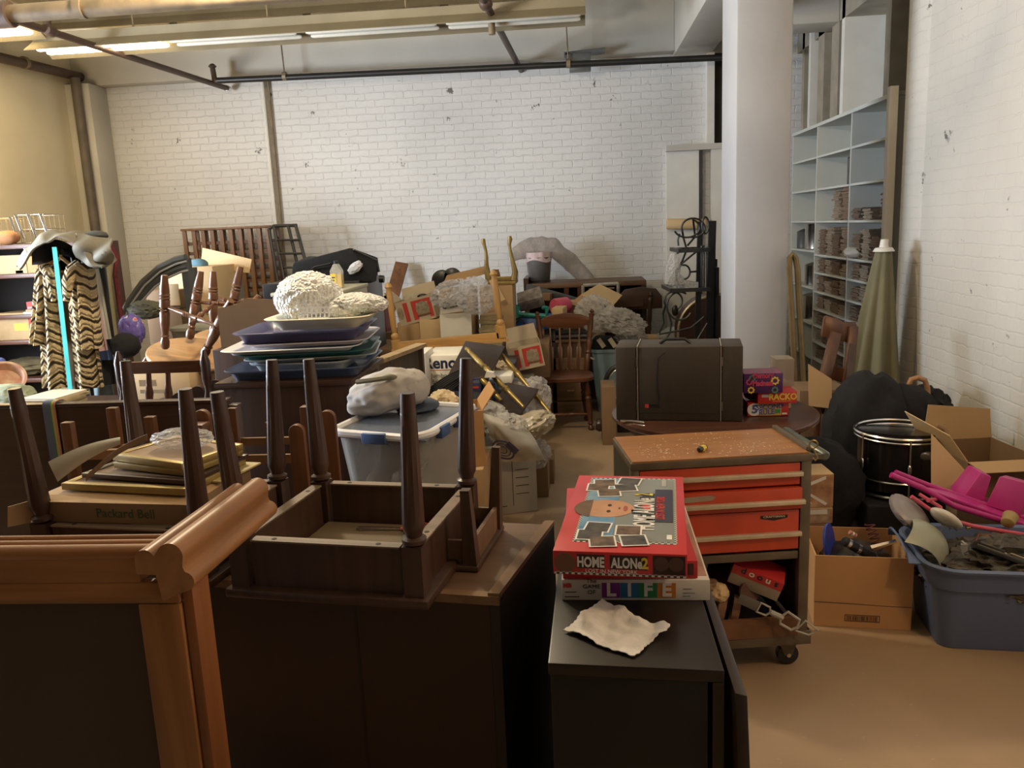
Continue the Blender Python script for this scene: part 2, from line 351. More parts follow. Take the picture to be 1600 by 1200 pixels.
pi = thing('wall_pipe', 'brown pipe running along the left wall down into the far corner', 'pipe', b_)
wpart(MB().tube([a+(a-b_)*.6, b_], .05, 12), 'pipe_run', pbrown, pi, True)
c = aX(38, 98, -5.4); wpart(MB().tube([c+V(0, -.02, 0), c+V(0, .02, 0)], .06, 12), 'pipe_clamp', pcream, pi, True)
a = aY(117, 122, 8.9)
solo(MB().tube([(a.x, 8.9, 0), (a.x, 8.9, a.z)], .05, 12), 'corner_pipe', mat('grey_brown_pipe', (.16, .13, .10), .6, var=.4), 'grey-brown upright pipe standing in the far left corner', 'pipe', world=True, smooth=True)
a = aY(125, 118, 9.26); b_ = aY(408, 107, 9.26); c = aY(412, 107, 9.26)
solo(MB().tube([a, b_, (b_.x, 9.26, 0)], .024, 8), 'conduit', white, 'white painted conduit down the far brick wall above the wine rack', 'conduit', world=True, smooth=True)
solo(MB().tube([(b_.x+.06, 9.27, b_.z), (b_.x+.06, 9.27, 0)], .014, 8), 'conduit', pcream, 'thin tan conduit beside the white one on the far wall', 'conduit', world=True, smooth=True)
# junction box
c = aY(906, 98, 8.95)
jb = thing('junction_box', 'grey steel electrical box hung on the pipe under the far beam', 'electrical box', c)
gsteel = mat('galvanised_grey', (.12, .13, .13), .45, .3)
wpart(MB().box(c, (.22, .14, .17)), 'body', gsteel, jb, bevel=.006)
wpart(MB().box(c+V(.05, .03, .1), (.42, .16, .03), (0, R(-3), 0)), 'bracket', gsteel, jb)
wpart(MB().box(c+V(-.12, 0, .03), (.05, .1, .13)), 'side_plate', gsteel, jb)
# fluorescent strip fixtures
enamel = mat('cream_enamel', (.26, .22, .14), .45, var=.25, scale=3)
def strip(name, label, x0, x1, Y, z, lit):
    t = thing(name, label, 'ceiling light', (x0, Y, z))
    L_ = x1-x0
    t_body = MB().prism([(-.06, .10), (.06, .10), (.06, .02), (-.06, .02)], (0, 0, 0), (0, 1, 0), (0, 0, 1), (1, 0, 0), L_)
    t_body.build('housing', enamel, t)
    MB().prism([(-.06, .03), (.06, .03), (.20, -.06), (.195, -.065), (.055, .02), (-.055, .02), (-.195, -.065), (-.20, -.06)], (0, 0, 0), (0, 1, 0), (0, 0, 1), (1, 0, 0), L_).build('reflector', enamel, t)
    k = 0
    nseg = max(1, round(L_/1.22)); s = L_/nseg
    for i in range(nseg):
        on = i in lit
        mt_ = mat('lit_tube', (1, .80, .48), .4, emit=15, var=0, bump=0) if on else mat('unlit_tube', (.7, .66, .55), .3, var=.05, bump=0)
        for y in (-.07, .07):
            MB().lathe((i*s+.04, y, -.035), (i*s+s-.04, y, -.035), [(0, .012), (.02, .019), (.98, .019), (1, .012)], 10).build('tube', mt_, t, True)
    for i in range(1, nseg+1):
        MB().tube([(i*s-.3, 0, .1), (i*s-.3, 0, ZC-z)], .008, 6).build('hanger', pcream, t)
    return t
a = aY(60, 84, 7.2); b_ = aY(915, 40, 7.2)
strip('fluorescent_fixture', 'long cream fluorescent strip hung from the ceiling, lit only at its left end', a.x, b_.x, 7.2, (a.z+b_.z)/2+.08, {0})
a = aY(75, 52, 7.9); b_ = aY(915, 12, 7.9)
strip('fluorescent_fixture', 'upper cream fluorescent strip just behind and above the nearer ceiling strip', a.x, b_.x, 7.9, (a.z+b_.z)/2+.08, {})
a = aY(-330, 80, 6.9); b_ = aY(50, 56, 6.9)
strip('fluorescent_fixture', 'brightly lit fluorescent strip cut off by the left edge of the photo', a.x, b_.x, 6.9, b_.z+.08, {0, 1})
# ------------------------------------------------------------------ light
def area(name, loc, tgt, sx, sy, power, col):
    ld = bpy.data.lights.new(name, 'AREA'); ld.shape = 'RECTANGLE'; ld.size = sx; ld.size_y = sy; ld.energy = power; ld.color = col
    o = bpy.data.objects.new(name, ld); COL.objects.link(o); o.location = loc
    d = Vector(tgt)-Vector(loc); o.rotation_euler = d.to_track_quat('-Z', 'Y').to_euler(); return o
area('daylight_window', (XL-.25, (W0+W1)/2, (WZ0+WZ1)/2), (0, (W0+W1)/2+1.0, 1.8), 2.2, 1.5, 440, (.78, .87, 1))
def lamp(name, loc, power, col, r=.12):
    ld = bpy.data.lights.new(name, 'POINT'); ld.energy = power; ld.color = col; ld.shadow_soft_size = r
    o = bpy.data.objects.new(name, ld); COL.objects.link(o); o.location = loc; return o
lamp('ceiling_bulb', (1.85, 1.35, 2.75), 45, (1, .62, .30), .12)
lamp('left_bulb', (-4.95, 6.5, 2.4), 34, (1, .72, .36), .12)
lamp('heap_fill_light', (-1.6, 4.0, 3.2), 130, (1, .82, .57), .12)  # unseen warm fill light, added overhead to brighten the heap
w = bpy.data.worlds.new('world'); SC.world = w; w.use_nodes = True
w.node_tree.nodes['Background'].inputs[0].default_value = (.5, .6, .8, 1); w.node_tree.nodes['Background'].inputs[1].default_value = .5
vs_ = SC.view_settings; vs_.view_transform = 'Standard'; vs_.look = 'None'; vs_.exposure = .43; vs_.gamma = 1; vs_.use_curve_mapping = False
# ================================================================== FOREGROUND
# ---- pine cabinet seen from behind, moulding sticking out on its right
pinepost = wood('honey_pine', (.36, .16, .055), .4, scale=2.2); pinerail = wood('honey_pine_rail', (.36, .16, .055), .4, axis=0, scale=2.2)
pinemold = wood('honey_pine_moulding', (.42, .20, .08), .38, axis=1, scale=2)
backpan = mat('dark_back_panel', (.045, .028, .016), .6, scale=2.5, var=.3)
ZP = 1.15
c0 = aZ(212, 850, ZP-.015)
YP = 1.30
XP = aY(300, 900, YP).x           # right side of the carcass
XPL = XP-1.05
t = thing('pine_cabinet', 'big honey pine cabinet seen from behind at bottom left, dark panel framed in pine', 'cabinet', (XP-.5, YP, 0))
w_ = lambda mb, n, mt_, **k: wpart(mb, n, mt_, t, **k)
w_(MB().bb((XPL, YP+.004, .05), (XP-.08, YP+.012, ZP-.07)), 'back_panel', backpan)
w_(MB().bb((XP-.10, YP-.012, 0), (XP-.022, YP+.012, ZP-.075)), 'stile', pinepost, bevel=.004)
w_(MB().bb((XPL, YP-.012, 0), (XPL+.08, YP+.012, ZP-.1)), 'stile', pinepost, bevel=.004)
w_(MB().bb((XPL, YP-.012, ZP-.075), (XP-.022, YP+.012, ZP-.035)), 'top_rail', pinerail, bevel=.004)
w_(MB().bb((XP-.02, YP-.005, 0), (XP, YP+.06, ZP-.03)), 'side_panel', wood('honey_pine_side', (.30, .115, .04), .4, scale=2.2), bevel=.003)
w_(MB().bb((XPL, YP-.005, 0), (XPL+.02, YP+.36, ZP-.03)), 'side_panel', pinepost)
w_(MB().bb((XPL+.02, YP+.013, .03), (XP-.02, YP+.34, .45)), 'base', pinerail)
rid = MB()
for k_, (yy, r_) in enumerate([(0.0, .014), (.028, .009), (.05, .007)]):
    rid.lathe((XPL, YP+yy, ZP-.012+k_*.003), (XP-.04, YP+yy, ZP-.012+k_*.003), [(0, r_), (1, r_)], 12)
rid.bb((XPL, YP-.01, ZP-.035), (XP-.06, YP+.055, ZP-.012))
rid.v = [V(p.x if p.x < XP-.07 else p.x-.03, p.y, p.z+.03 if p.z > ZP-.034 else p.z) for p in rid.v]
w_(rid, 'moulding', pinerail, smooth=True)
# crown moulding along the right side: stepped profile extruded front to back
def arc(cx, cy, r, a0, a1, n=7): return [(cx+r*math.cos(R(a0+(a1-a0)*i/n)), cy+r*math.sin(R(a0+(a1-a0)*i/n))) for i in range(n+1)]
prof = [(-.05, -.028)]+arc(-.028, .004, .022, 180, 20, 8)+arc(.028, .012, .028, 150, -20, 9)+[(.052, -.012)]+arc(.052, -.045, .022, 80, -60, 6)+[(.03, -.075), (0, -.09), (-.008, -.03)]
prof = [(x*.82, y*.82) for x, y in prof]
w_(MB().prism(prof, (XP-.042, YP-.03, ZP+.012), (1, 0, 0), (0, 0, 1), (.03, 1, .0), .37), 'crown_moulding', pinemold, smooth=True)

# ---- brown dresser seen from behind with its tray top
a = aZ(772, 935, .9); b_ = aZ(850, 832, .9); l0 = aZ(300, 905, .9)
dback = mat('brown_hardboard', (.050, .027, .015), .55, scale=1.2, var=.25)
dside = mat('dark_brown_side', (.028, .018, .013), .5, scale=2, var=.3)
dtop = wood('worn_brown_top', (.17, .10, .055), .5, axis=0, scale=2)
t = thing('brown_dresser', 'wide brown dresser seen from behind, two upturned tables standing on its top', 'dresser', (a.x-.5, a.y, 0))
dv = (b_-a); dv.z = 0; dl = dv.length; d1 = dv.normalized(); d2 = (l0-a); d2.z = 0; d2.normalize()
WD = 1.22; DD = .46
def dq(u, v_, z): p = a+d2*u+d1*v_; return V(p.x, p.y, z)
def slab(u0, u1, v0, v1, z0, z1): return [dq(u0, v0, z0), dq(u1, v0, z0), dq(u1, v1, z0), dq(u0, v1, z0), dq(u0, v0, z1), dq(u1, v0, z1), dq(u1, v1, z1), dq(u0, v1, z1)]
w_(MB().hexa(slab(0.012, WD, 0, .012, .04, .885)), 'back_panel', dback)
w_(MB().hexa(slab(.33, .336, -.001, .0, .04, .885)), 'panel_seam', dside)
w_(MB().hexa(slab(-.012, .012, 0, DD, 0, .9)), 'side_panel', dside, bevel=.002)
w_(MB().hexa(slab(WD-.02, WD, .012, DD, 0, .89)), 'side_panel', dside)
w_(MB().hexa(slab(.014, WD-.02, .024, DD, .87, .9)), 'top', dtop)
w_(MB().hexa(slab(-.012, .014, 0, DD, .9, .912)).hexa(slab(-.012, WD, -.004, .022, .885, .905)), 'edge_lip', wood('worn_edge', (.26, .15, .07), .5, axis=1, scale=2))
w_(MB().hexa(slab(.02, WD-.03, .4, DD, .02, .82)), 'front', dside)

# ---- upturned end tables with fluted legs
legm = wood('grey_brown_walnut', (.075, .040, .028), .36, scale=3); capm = mat('dull_metal_ferrule', (.07, .06, .055), .4, .4)
under = mat('bare_board_underside', (.22, .165, .10), .7, scale=2, var=.35)
rimm = wood('raw_apron_edge', (.25, .18, .12), .5, axis=0, scale=3)
def flute_leg(mb, a, b, r0, r1):   # from base (thick) to tip, fluted
    n = 24; d = b-a; vs = []; K = [(0, r0*.8), (.02, r0*1.25), (.045, r0*1.25), (.06, r0*.82), (.085, r0*.9), (.12, r0*1.12), (.15, r0*1.15), (.5, (r0*1.15+r1)/2), (.8, r1*1.03), (.82, r1), (.84, r1), (1.0, r1*.86)]
    for t_, r_ in K:
        rr = mb.ring(a+d*t_, d, 1, n)
        for i, p in enumerate(rr):
            q_ = r_*(1-.09*(i % 2) if .14 < t_ < .81 else 1); vs.append(a+d*t_+(p-(a+d*t_))*q_)
    m_ = len(K); mb.add(vs, [[k*n+i, k*n+(i+1) % n, (k+1)*n+(i+1) % n, (k+1)*n+i] for k in range(m_-1) for i in range(n)]+[[i for i in range(n)][::-1], [(m_-1)*n+i for i in range(n)]])
def end_table(loc, w, d, rz, label, group='pair of upturned end tables', leg=.333):
    t = thing('end_table', label, 'table', loc, (0, 0, rz), group)
    MB().bb((-w/2-.035, -d/2-.035, 0), (w/2+.035, d/2+.035, .022)).build('tabletop', legm, t, bevel=.006)
    MB().bb((-w/2+.02, -d/2+.02, .0225), (w/2-.02, d/2-.02, .026)).build('underside', under, t)
    ap = .107
    for s in (-1, 1):
        MB().bb((-w/2+.03, s*d/2-.01, .022), (w/2-.03, s*d/2+.01, .022+ap)).build('apron', legm, t)
        MB().bb((s*w/2-.01, -d/2+.03, .022), (s*w/2+.01, d/2-.03, .022+ap)).build('apron', legm, t)
    rim = MB()
    for s in (-1, 1):
        rim.bb((-w/2+.03, s*d/2-.014, .022+ap), (w/2-.03, s*d/2+.014, .026+ap)); rim.bb((s*w/2-.014, -d/2+.03, .022+ap), (s*w/2+.014, d/2-.03, .026+ap))
    rim.build('apron_edge', rimm, t)
    hol = MB()
    for s in (-1, 1):
        for u in (-.3, .3):
            hol.lathe((u*w, s*d/2, .025+ap), (u*w, s*d/2, .0268+ap), [(0, .006), (1, .006)], 10); hol.lathe((s*w/2, u*d, .025+ap), (s*w/2, u*d, .0268+ap), [(0, .006), (1, .006)], 10)
    hol.build('screw_hole', ink, t)
    for sx in (-1, 1):
        for sy in (-1, 1):
            mb = MB().bb((sx*w/2-.022, sy*d/2-.022, .022), (sx*w/2+.022, sy*d/2+.022, .03+ap))
            p = V(sx*w/2, sy*d/2, .03+ap); e = V(sx*(w/2+.012), sy*(d/2+.012), .03+ap+leg)
            flute_leg(mb, p, e, .0215, .0175); lg = mb.build('leg', legm, t, True)
            MB().lathe(p.lerp(e, .87), e+V(0, 0, .002), [(0, .0175), (.1, .0168), (1, .0148)], 16).build('ferrule', capm, lg, True)
    return t
c = V(-.54, 1.876, 0)
t1 = end_table((c.x, c.y, .902), .415, .41, R(-8.5), 'upturned dark end table with orange-handled scissors lying inside its apron')
c2 = V(-1.082, 1.968, 0)
t2 = end_table((c2.x, c2.y, .902), .43, .37, R(-8), 'upturned dark end table holding a flat computer carton between its legs')
# scissors on the underside
p = aZ(640, 822, .94)
sc = thing('scissors', 'pair of scissors with orange handles lying inside the upturned table', 'scissors', (p.x, p.y, .930), (0, 0, R(176)))
MB().prism([(0, .003), (.125, .009), (.125, .0), (.0, -.003)], (0.02, 0, 0), (1, 0, 0), (0, 1, 0), (0, 0, 1), .002).prism([(0, .0), (.125, -.004), (.12, -.010), (.0, -.006)], (.02, 0, .0022), (1, 0, 0), (0, 1, 0), (0, 0, 1), .002).build('blade', chrome, sc)
orange = mat('orange_plastic', (.75, .2, .08), .4, bump=0)
for s in (-1, 1):
    MB().tube([(-.02+.028*math.cos(i*R(30)), s*.018+.014*math.sin(i*R(30)), .005) for i in range(12)], .0045, 8, closed=True).tube([(.022, s*.004, .004), (.005, s*.008, .005)], .005, 8).build('handle', orange, sc, True)

# carton with papers inside the second table
cx, cy, cz = c2.x+.0, c2.y+.03, 1.015
a = aY(62, 780, c2.y-.21); b_ = aY(300, 800, c2.y-.21)
ct = thing('carton', 'long flat brown computer carton lying inside the upturned table at left, box frames on top', 'box', (c2.x-.03, c2.y-.02, 1.036), (0, 0, R(-6)))
MB().bb((-.225, -.15, 0), (.2, .15, .052)).build('body', cardd, ct, bevel=.003)
MB().prism([(0, 0), (.08, 0), (.07, .05), (.0, .055)], (-.225, -.15, .0), (-.5, -.5, 0), (0, 0, 1), (.003, 0, 0), 1).build('flap', card, ct)
MB().hexa([V(-.225, -.15, .052), V(.2, -.15, .052), V(.2, .15, .052), V(-.225, .15, .052), V(-.22, -.12, .06), V(.18, -.1, .06), V(.19, .15, .064), V(-.21, .15, .06)]).build('lid', card, ct)
text('lettering', 'Packard Bell', .032, mat('green_ink', (.04, .10, .05), .7, bump=0), ct, (.03, -.1508, .026), FRONT, ext=.0003)
bookm = mat('yellowed_page_edges', (.42, .34, .18), .7, scale=20, var=.3); frm = mat('brown_frame_board', (.30, .18, .09), .5, scale=4)
gold = mat('old_gold', (.38, .28, .10), .4, .5)
zt = 1.10
for i, (dx_, dy_, sx, sy, sz, rz, lab, mt_) in enumerate([
    (.0, .0, .36, .26, .018, -10, 'dark flat picture frame with a gilt edge, lowest on the flat carton', gold),
    (.02, .02, .33, .24, .012, -14, 'thin gilt-edged frame in the middle of the stack on the flat carton', dwoodx),
    (.05, .03, .25, .20, .016, -20, 'second picture frame from the top, under the plastic-wrapped parcel', gold),
    (.05, .03, .26, .20, .018, -24, 'topmost brown picture with gilt rim, a plastic-wrapped parcel on it', frm)]):
    o = thing('framed_picture', lab, 'picture frame', (c2.x+dx_-.02, c2.y+dy_, zt), (0, 0, R(rz)), 'frames piled on the flat carton')
    fr = MB(); e = .02
    fr.bb((-sx/2, -sy/2, 0), (sx/2, -sy/2+e, sz)).bb((-sx/2, sy/2-e, 0), (sx/2, sy/2, sz)).bb((-sx/2, -sy/2+e, 0), (-sx/2+e, sy/2-e, sz)).bb((sx/2-e, -sy/2+e, 0), (sx/2, sy/2-e, sz))
    fr.build('frame', gold if mt_ is frm else mt_, o, bevel=.002)
    MB().bb((-sx/2+e, -sy/2+e, .002), (sx/2-e, sy/2-e, sz-.003)).build('board', frm if mt_ is frm else cardd, o)
    zt += sz+.0012
solo(MB().blob((0, 0, .022), (.17, .11, .05), 4, .22, 3, 4), 'wrapped_parcel', plasbagw, 'small crumpled clear plastic bag lying on top of the picture frames', 'plastic bag', (c2.x+.04, c2.y+.04, zt+.002), (0, 0, R(-10)), smooth=True)
# curled pale sheet
p = aZ(128, 715, 1.10)
solo(MB().grid(lambda u, v_: aY(76+112*u+14*v_*(1-u), 722-38*u+v_*(30-21*u)-6*math.sin(math.pi*u), 1.815+.04*u-.01*math.sin(math.pi*v_)), 16, 8, .002), 'curled_sheet', mat('pale_grey_board', (.55, .53, .44), .5, scale=5, var=.1), 'curled pale sheet leaning up over the left end of the flat carton', 'paper', world=True, smooth=True)
solo(MB().grid(lambda u, v_: aY(135+95*u, 742-64*u+10*v_-8*math.sin(u*3.14), 1.86+.03*u), 14, 4, .003), 'twisted_cardboard_strip', cardd, 'bent brown strip curling up beside the pale curled sheet', 'cardboard', world=True, smooth=True)
# envelope / yellow folder
p = aZ(335, 740, 1.03)
solo(MB().bb((-.07, -.08, 0), (.07, .09, .004)), 'folder', mat('buff_folder', (.55, .46, .22), .6, scale=4, var=.15), 'buff folder lying flat at the right rear corner of the upturned left table', 'folder', (c2.x+.13, c2.y+.03, 1.10), (0, 0, R(-12)))
# turned spindle lying at the front of the left table
p = aZ(225, 828, .93)
solo(MB().lathe((-.09, 0, .022), (.09, 0, .022), [(0, .01), (.04, .014), (.1, .010), (.16, .012), (.24, .02), (.32, .012), (.36, .016), (.42, .022), (.5, .024), (.6, .018), (.68, .02), (.8, .022), (1, .014)], 16), 'turned_spindle', mwood, 'glossy turned wooden spindle lying below the flat carton', 'spindle', (c2.x, c2.y-.12, .930), (0, 0, R(-6)), smooth=True)

# ---- small upturned stand with square tapered legs on the dresser's right end
sm = wood('dusty_walnut', (.085, .05, .03), .5, scale=3)
p = aZ(745, 905, .875)
sd = thing('side_table', 'upturned little table with square tapered legs at the right end of the brown dresser', 'table', (p.x-.01, p.y-.0, .9015), (0, 0, R(-8)))
W_, D_ = .15, .24
MB().bb((-W_-.01, -.02, 0), (.02, D_+.02, .014)).build('tabletop', sm, sd, bevel=.003)
for nm, aa, bb_ in (('apron', (-.0, .012, .014), (.01, D_-.012, .075)), ('apron', (-W_, -.0, .014), (-.012, .01, .07)), ('apron', (-W_, D_-.01, .014), (-.012, D_, .07))):
    MB().bb(aa, bb_).build(nm, wood('raw_apron_edge_b', (.22, .13, .07), .5, scale=3), sd)
def sq_leg(o, p0, p1, w1, w2, nm='leg', mt_=sm): return MB().taper(p0, p1, w1, w2).build(nm, mt_, o)
sq_leg(sd, V(0, 0, .0145), V(-.004, -.006, .20), .034, .022)
sq_leg(sd, V(0, D_, .0145), V(.012, D_+.004, .235), .034, .020)
sq_leg(sd, V(-W_, 0, .0145), V(-W_, -.004, .06), .03, .028); sq_leg(sd, V(-W_, D_, .0145), V(-W_, D_, .06), .03, .028)

# ---- black cabinet with the board games
blk = mat('black_lacquer', (.022, .016, .014), .34, scale=3, var=.4, bump=.05); blkf = mat('black_dull_board', (.014, .012, .011), .5, scale=3, var=.4)
f0 = aZ(856, 1036, .9); f1 = aZ(1132, 1048, .9); g0 = aZ(884, 905, .9)
t = thing('black_cabinet', 'black wooden cabinet at the bottom centre, its dusty top carrying board games and a rag', 'cabinet', (f0.x+.15, f0.y, 0))
yb = 2.24
# shallow wedge: right side follows the photo's slight skew
vs = [(f0.x, f0.y), (f1.x, f1.y), (f1.x+.012, yb), (f0.x+.02, yb)]
w_(MB().hexa([V(x, y, .875) for x, y in vs]+[V(x, y, .9) for x, y in vs]), 'top', blk, bevel=.003)
vi = [(f0.x+.004, f0.y+.006), (f1.x-.028, f1.y+.006), (f1.x-.02, yb-.01), (f0.x+.022, yb-.01)]
w_(MB().hexa([V(x, y, 0) for x, y in vi]+[V(x, y, .8749) for x, y in vi]), 'carcass', blkf, bevel=.002)
w_(MB().hexa([V(f1.x-.02, f1.y+.002, 0), V(f1.x, f1.y+.002, 0), V(f1.x+.012, yb, 0), V(f1.x-.01, yb, 0), V(f1.x-.02, f1.y+.002, .8749), V(f1.x, f1.y+.002, .8749), V(f1.x+.012, yb, .8749), V(f1.x-.01, yb, .8749)]), 'side_panel', blk)
# dark board leaning against its right side
e0 = aZ(1112, 905, .905); e1 = aZ(1161, 1050, .86)
solo(MB().hexa([V(f1.x+.05, f1.y-.035, 0), V(f1.x+.074, f1.y-.035, 0), V(f1.x+.085, yb-.1, 0), V(f1.x+.062, yb-.1, 0),
    V(f1.x+.012, f1.y-.035, .878), V(f1.x+.034, f1.y-.035, .872), V(f1.x+.043, yb-.1, .872), V(f1.x+.02, yb-.1, .878)]), 'dark_board', wood('dark_board_wood', (.03, .018, .014), .45, axis=1), 'long dark board leaning against the right side of the black cabinet', 'board', world=True, bevel=.003)
# The games
p = aZ(878, 938, .9); p1_ = aZ(1110, 942, .9)
lw_ = (p1_-p).length
gw = mat('game_box_white', (.62, .60, .54), .45, scale=6, var=.08, bump=.03); gred = mat('game_box_red', (.55, .035, .04), .35, scale=5, var=.1, bump=.02)
gred2 = mat('game_box_darkred', (.50, .03, .03), .35, scale=5, var=.1, bump=.02)
g = thing('board_game_box', 'white board game box with LIFE in coloured squares, lowest of the three big games', 'board game', (p.x, p.y, .9005), (0, 0, R(-1)), 'board games on the black cabinet')
HL = .047
MB().bb((0, 0, 0), (lw_, .54, HL)).build('box', gw, g, bevel=.0015)
cols = [((.22, .03, .25), 'L'), ((.03, .18, .40), 'I'), ((.03, .25, .08), 'F'), ((.62, .22, .03), 'E')]
for i, (c_, ch) in enumerate(cols):
    x0 = lw_*(.275+i*.125); MB().bb((x0, -.0008, .006), (x0+lw_*.124, 0, HL-.007)).build('colour_square', mat('life_square_'+ch, c_, .5, bump=0), g)
    text('lettering', ch, .042, inkwhite, g, (x0+lw_*.062, -.0012, HL/2), FRONT, 1.0, bold=.0015)
text('lettering', 'The\nGAME\nOF', .013, ink, g, (lw_*.205, -.001, HL/2+.008), FRONT, 1.1)
text('lettering', 'MB', .013, inkred, g, (lw_*.04, -.001, HL*.72), FRONT, bold=.0008)
MB().bb((lw_*.02, -.0006, HL*.38), (lw_*.1, 0, HL*.42)).bb((lw_*.02, -.0006, HL*.15), (lw_*.12, 0, HL*.19)).bb((lw_*.82, -.0006, HL*.55), (lw_*.88, 0, HL*.57)).bb((lw_*.82, -.0006, HL*.35), (lw_*.9, 0, HL*.37)).bb((lw_*.82, -.0006, HL*.2), (lw_*.87, 0, HL*.22)).build('small_print', ink, g)
# life top: pale with a strip of picture on the right
MB().bb((lw_*.86, .02, HL), (lw_-.004, .52, HL+.0006)).build('cover_print', mat('life_cover', (.55, .32, .22), .5, scale=14, var=.5), g)
z1 = .9005+HL+.0012
q0 = aZ(880, 905, z1); q1 = aZ(1090, 903, z1)
w2 = (q1-q0).length
g = thing('board_game_box', 'red board game box with yellow ribbon and blue disc, between the other big games', 'board game', (q1.x-w2, q1.y, z1), (0, 0, R(-.5)), 'board games on the black cabinet')
HR = .04
MB().bb((0, 0, 0), (w2, .50, HR)).build('box', gred2, g, bevel=.0015)
dk = mat('navy_print', (.03, .03, .09), .5, bump=0)
dcx, dcy = w2-.055, .30
MB().lathe((dcx, dcy, HR), (dcx, dcy, HR+.0006), [(0, .048), (1, .048)], 28).build('round_badge', inkwhite, g)
MB().lathe((dcx, dcy, HR+.0007), (dcx, dcy, HR+.0012), [(0, .0465), (1, .0465)], 28).build('round_badge', dk, g)
text('lettering', 'GAME', .026, inkred, g, (dcx-.005, dcy+.018, HR+.0014), (0, 0, R(-70)), 1.0, bold=.001)
text('lettering', 'THE US', .026, inkred, g, (dcx-.02, dcy-.012, HR+.0014), (0, 0, R(-70)), 1.0, bold=.001)
MB().prism([(w2-.10, .485), (w2-.06, .49), (w2-.001, .455), (w2-.001, .43), (w2-.07, .465), (w2-.10, .46)], (0, 0, HR), (1, 0, 0), (0, 1, 0), (0, 0, 1), .0006).build('ribbon_print', inkyel, g)
MB().prism([(w2-.085, .44), (w2-.055, .45), (w2-.05, .40), (w2-.07, .385), (w2-.09, .40)], (0, 0, HR), (1, 0, 0), (0, 1, 0), (0, 0, 1), .0006).build('paper_print', inkwhite, g)
MB().bb((w2*.86, -.0006, .008), (w2*.97, 0, .034)).build('picture_print', mat('dim_picture', (.12, .05, .05), .5, scale=30, var=.6), g)
z2 = z1+HR+.0014
q0 = aZ(865, 897, z2); q1 = aZ(1074, 905, z2); w3 = aZ(864, 893, z2); w3_ = (q1-q0).length
ang = math.atan2(q1.y-q0.y, q1.x-q0.x)
g = thing('board_game_box', 'red board game box on top of the pile, HOME ALONe2 on its side and cover', 'board game', (q0.x, q0.y, z2), (0, 0, ang), 'board games on the black cabinet')
HH = .052; DH = .515; W3 = w3_
MB().bb((0, 0, 0), (W3, DH, HH)).build('box', gred, g, bevel=.0015)
def top(poly, nm, mt_, dz): MB().prism(poly, (0, 0, HH+dz), (1, 0, 0), (0, 1, 0), (0, 0, 1), .0004).build(nm, mt_, g)
def rect(x0, y0, x1, y1): return [(x0, y0), (x1, y0), (x1, y1), (x0, y1)]
chk = mat('checker_border', (.60, .58, .50), .5, bump=0)
ntc = chk.node_tree; bs = ntc.nodes['Principled BSDF']; ck = ntc.nodes.new('ShaderNodeTexChecker'); ck.inputs['Scale'].default_value = 160; ck.inputs[1].default_value = (.6, .58, .5, 1); ck.inputs[2].default_value = (.05, .05, .05, 1)
ntc.links.new(ntc.nodes['Texture Coordinate'].outputs['Object'], ck.inputs[0]); ntc.links.new(ck.outputs[0], bs.inputs['Base Color'])
top(rect(.036*W3/.28, .05, W3*.93, DH-.02), 'cover_border', chk, .0001)
gx0, gx1, gy0, gy1 = W3*.15, W3*.91, .06, DH-.03
top(rect(gx0, gy0, gx1, gy1), 'cover_print', mat('cover_grey', (.24, .26, .25), .45, bump=0), .0005)
blu = mat('cover_sky_blue', (.06, .22, .42), .45, scale=10, bump=0, col2=(.28, .42, .52))
top(rect(gx0, gy0, gx0+.075, gy1), 'cover_sky', blu, .0009)
# dark skyline with title blocks
sky = []
yy0 = DH*.31; yy1 = DH*.72; n_ = 16; random.seed(3)
for i in range(n_): y_ = yy0+(yy1-yy0)*i/n_; x_ = W3*(.55+.13*random.random()); sky += [(x_, y_), (x_, y_+(yy1-yy0)/n_)]
top([(W3*.74, yy0)]+sky+[(W3*.74, yy1)], 'skyline_print', mat('cover_dark', (.03, .035, .035), .45, bump=0), .0013)
top(rect(W3*.745, DH*.34, W3*.90, DH*.78), 'title_band', mat('cover_navy', (.04, .04, .075), .45, bump=0), .0016)
for nm, s_, x_, y_, mt_ in (('HOME', .066, .675, .33, inkwhite), ('ALONe', .066, .665, .545, inkwhite), ('2', .06, .655, .70, inkyel)):
    text('lettering', nm, s_, mt_, g, (W3*x_, DH*y_, HH+.002), (0, 0, R(90)), .5, bold=.0012)
text('lettering', 'LOST IN NEW YORK', .028, inkred, g, (W3*.80, DH*.52, HH+.0024), (0, 0, R(90)), .6, bold=.0004)
top([(W3*.71, DH*.49), (W3*.66, DH*.50), (W3*.63, DH*.535), (W3*.67, DH*.57), (W3*.71, DH*.545)], 'red_splash', inkred, .0018)
# plain oval portrait, generic
skin = mat('printed_skin', (.55, .29, .16), .5, scale=12, var=.25, bump=0); hairp = mat('printed_hair', (.16, .09, .04), .5, scale=25, var=.4, bump=0)
def ell(cx, cy, rx, ry, n=26, a0=0, a1=360): return [(cx+rx*math.cos(R(a0+(a1-a0)*i/n)), cy+ry*math.sin(R(a0+(a1-a0)*i/n))) for i in range(n if a1-a0 == 360 else n+1)]
top(ell(W3*.33, DH*.50, W3*.245, DH*.115), 'portrait_print', skin, .0013)
top(ell(W3*.26, DH*.50, W3*.20, DH*.118, 26, 105, 255), 'portrait_hair', hairp, .0016)
for s in (-1, 1): top(ell(W3*.36, DH*(.50+s*.04), W3*.018, DH*.016, 12), 'portrait_eye', ink, .0018)
top(ell(W3*.50, DH*.50, W3*.02, DH*.035, 14), 'portrait_mouth', mat('printed_lip', (.4, .1, .08), .5, bump=0), .0018)
top(rect(W3*.44, DH*.492, W3*.455, DH*.515), 'portrait_nose', hairp, .0018)
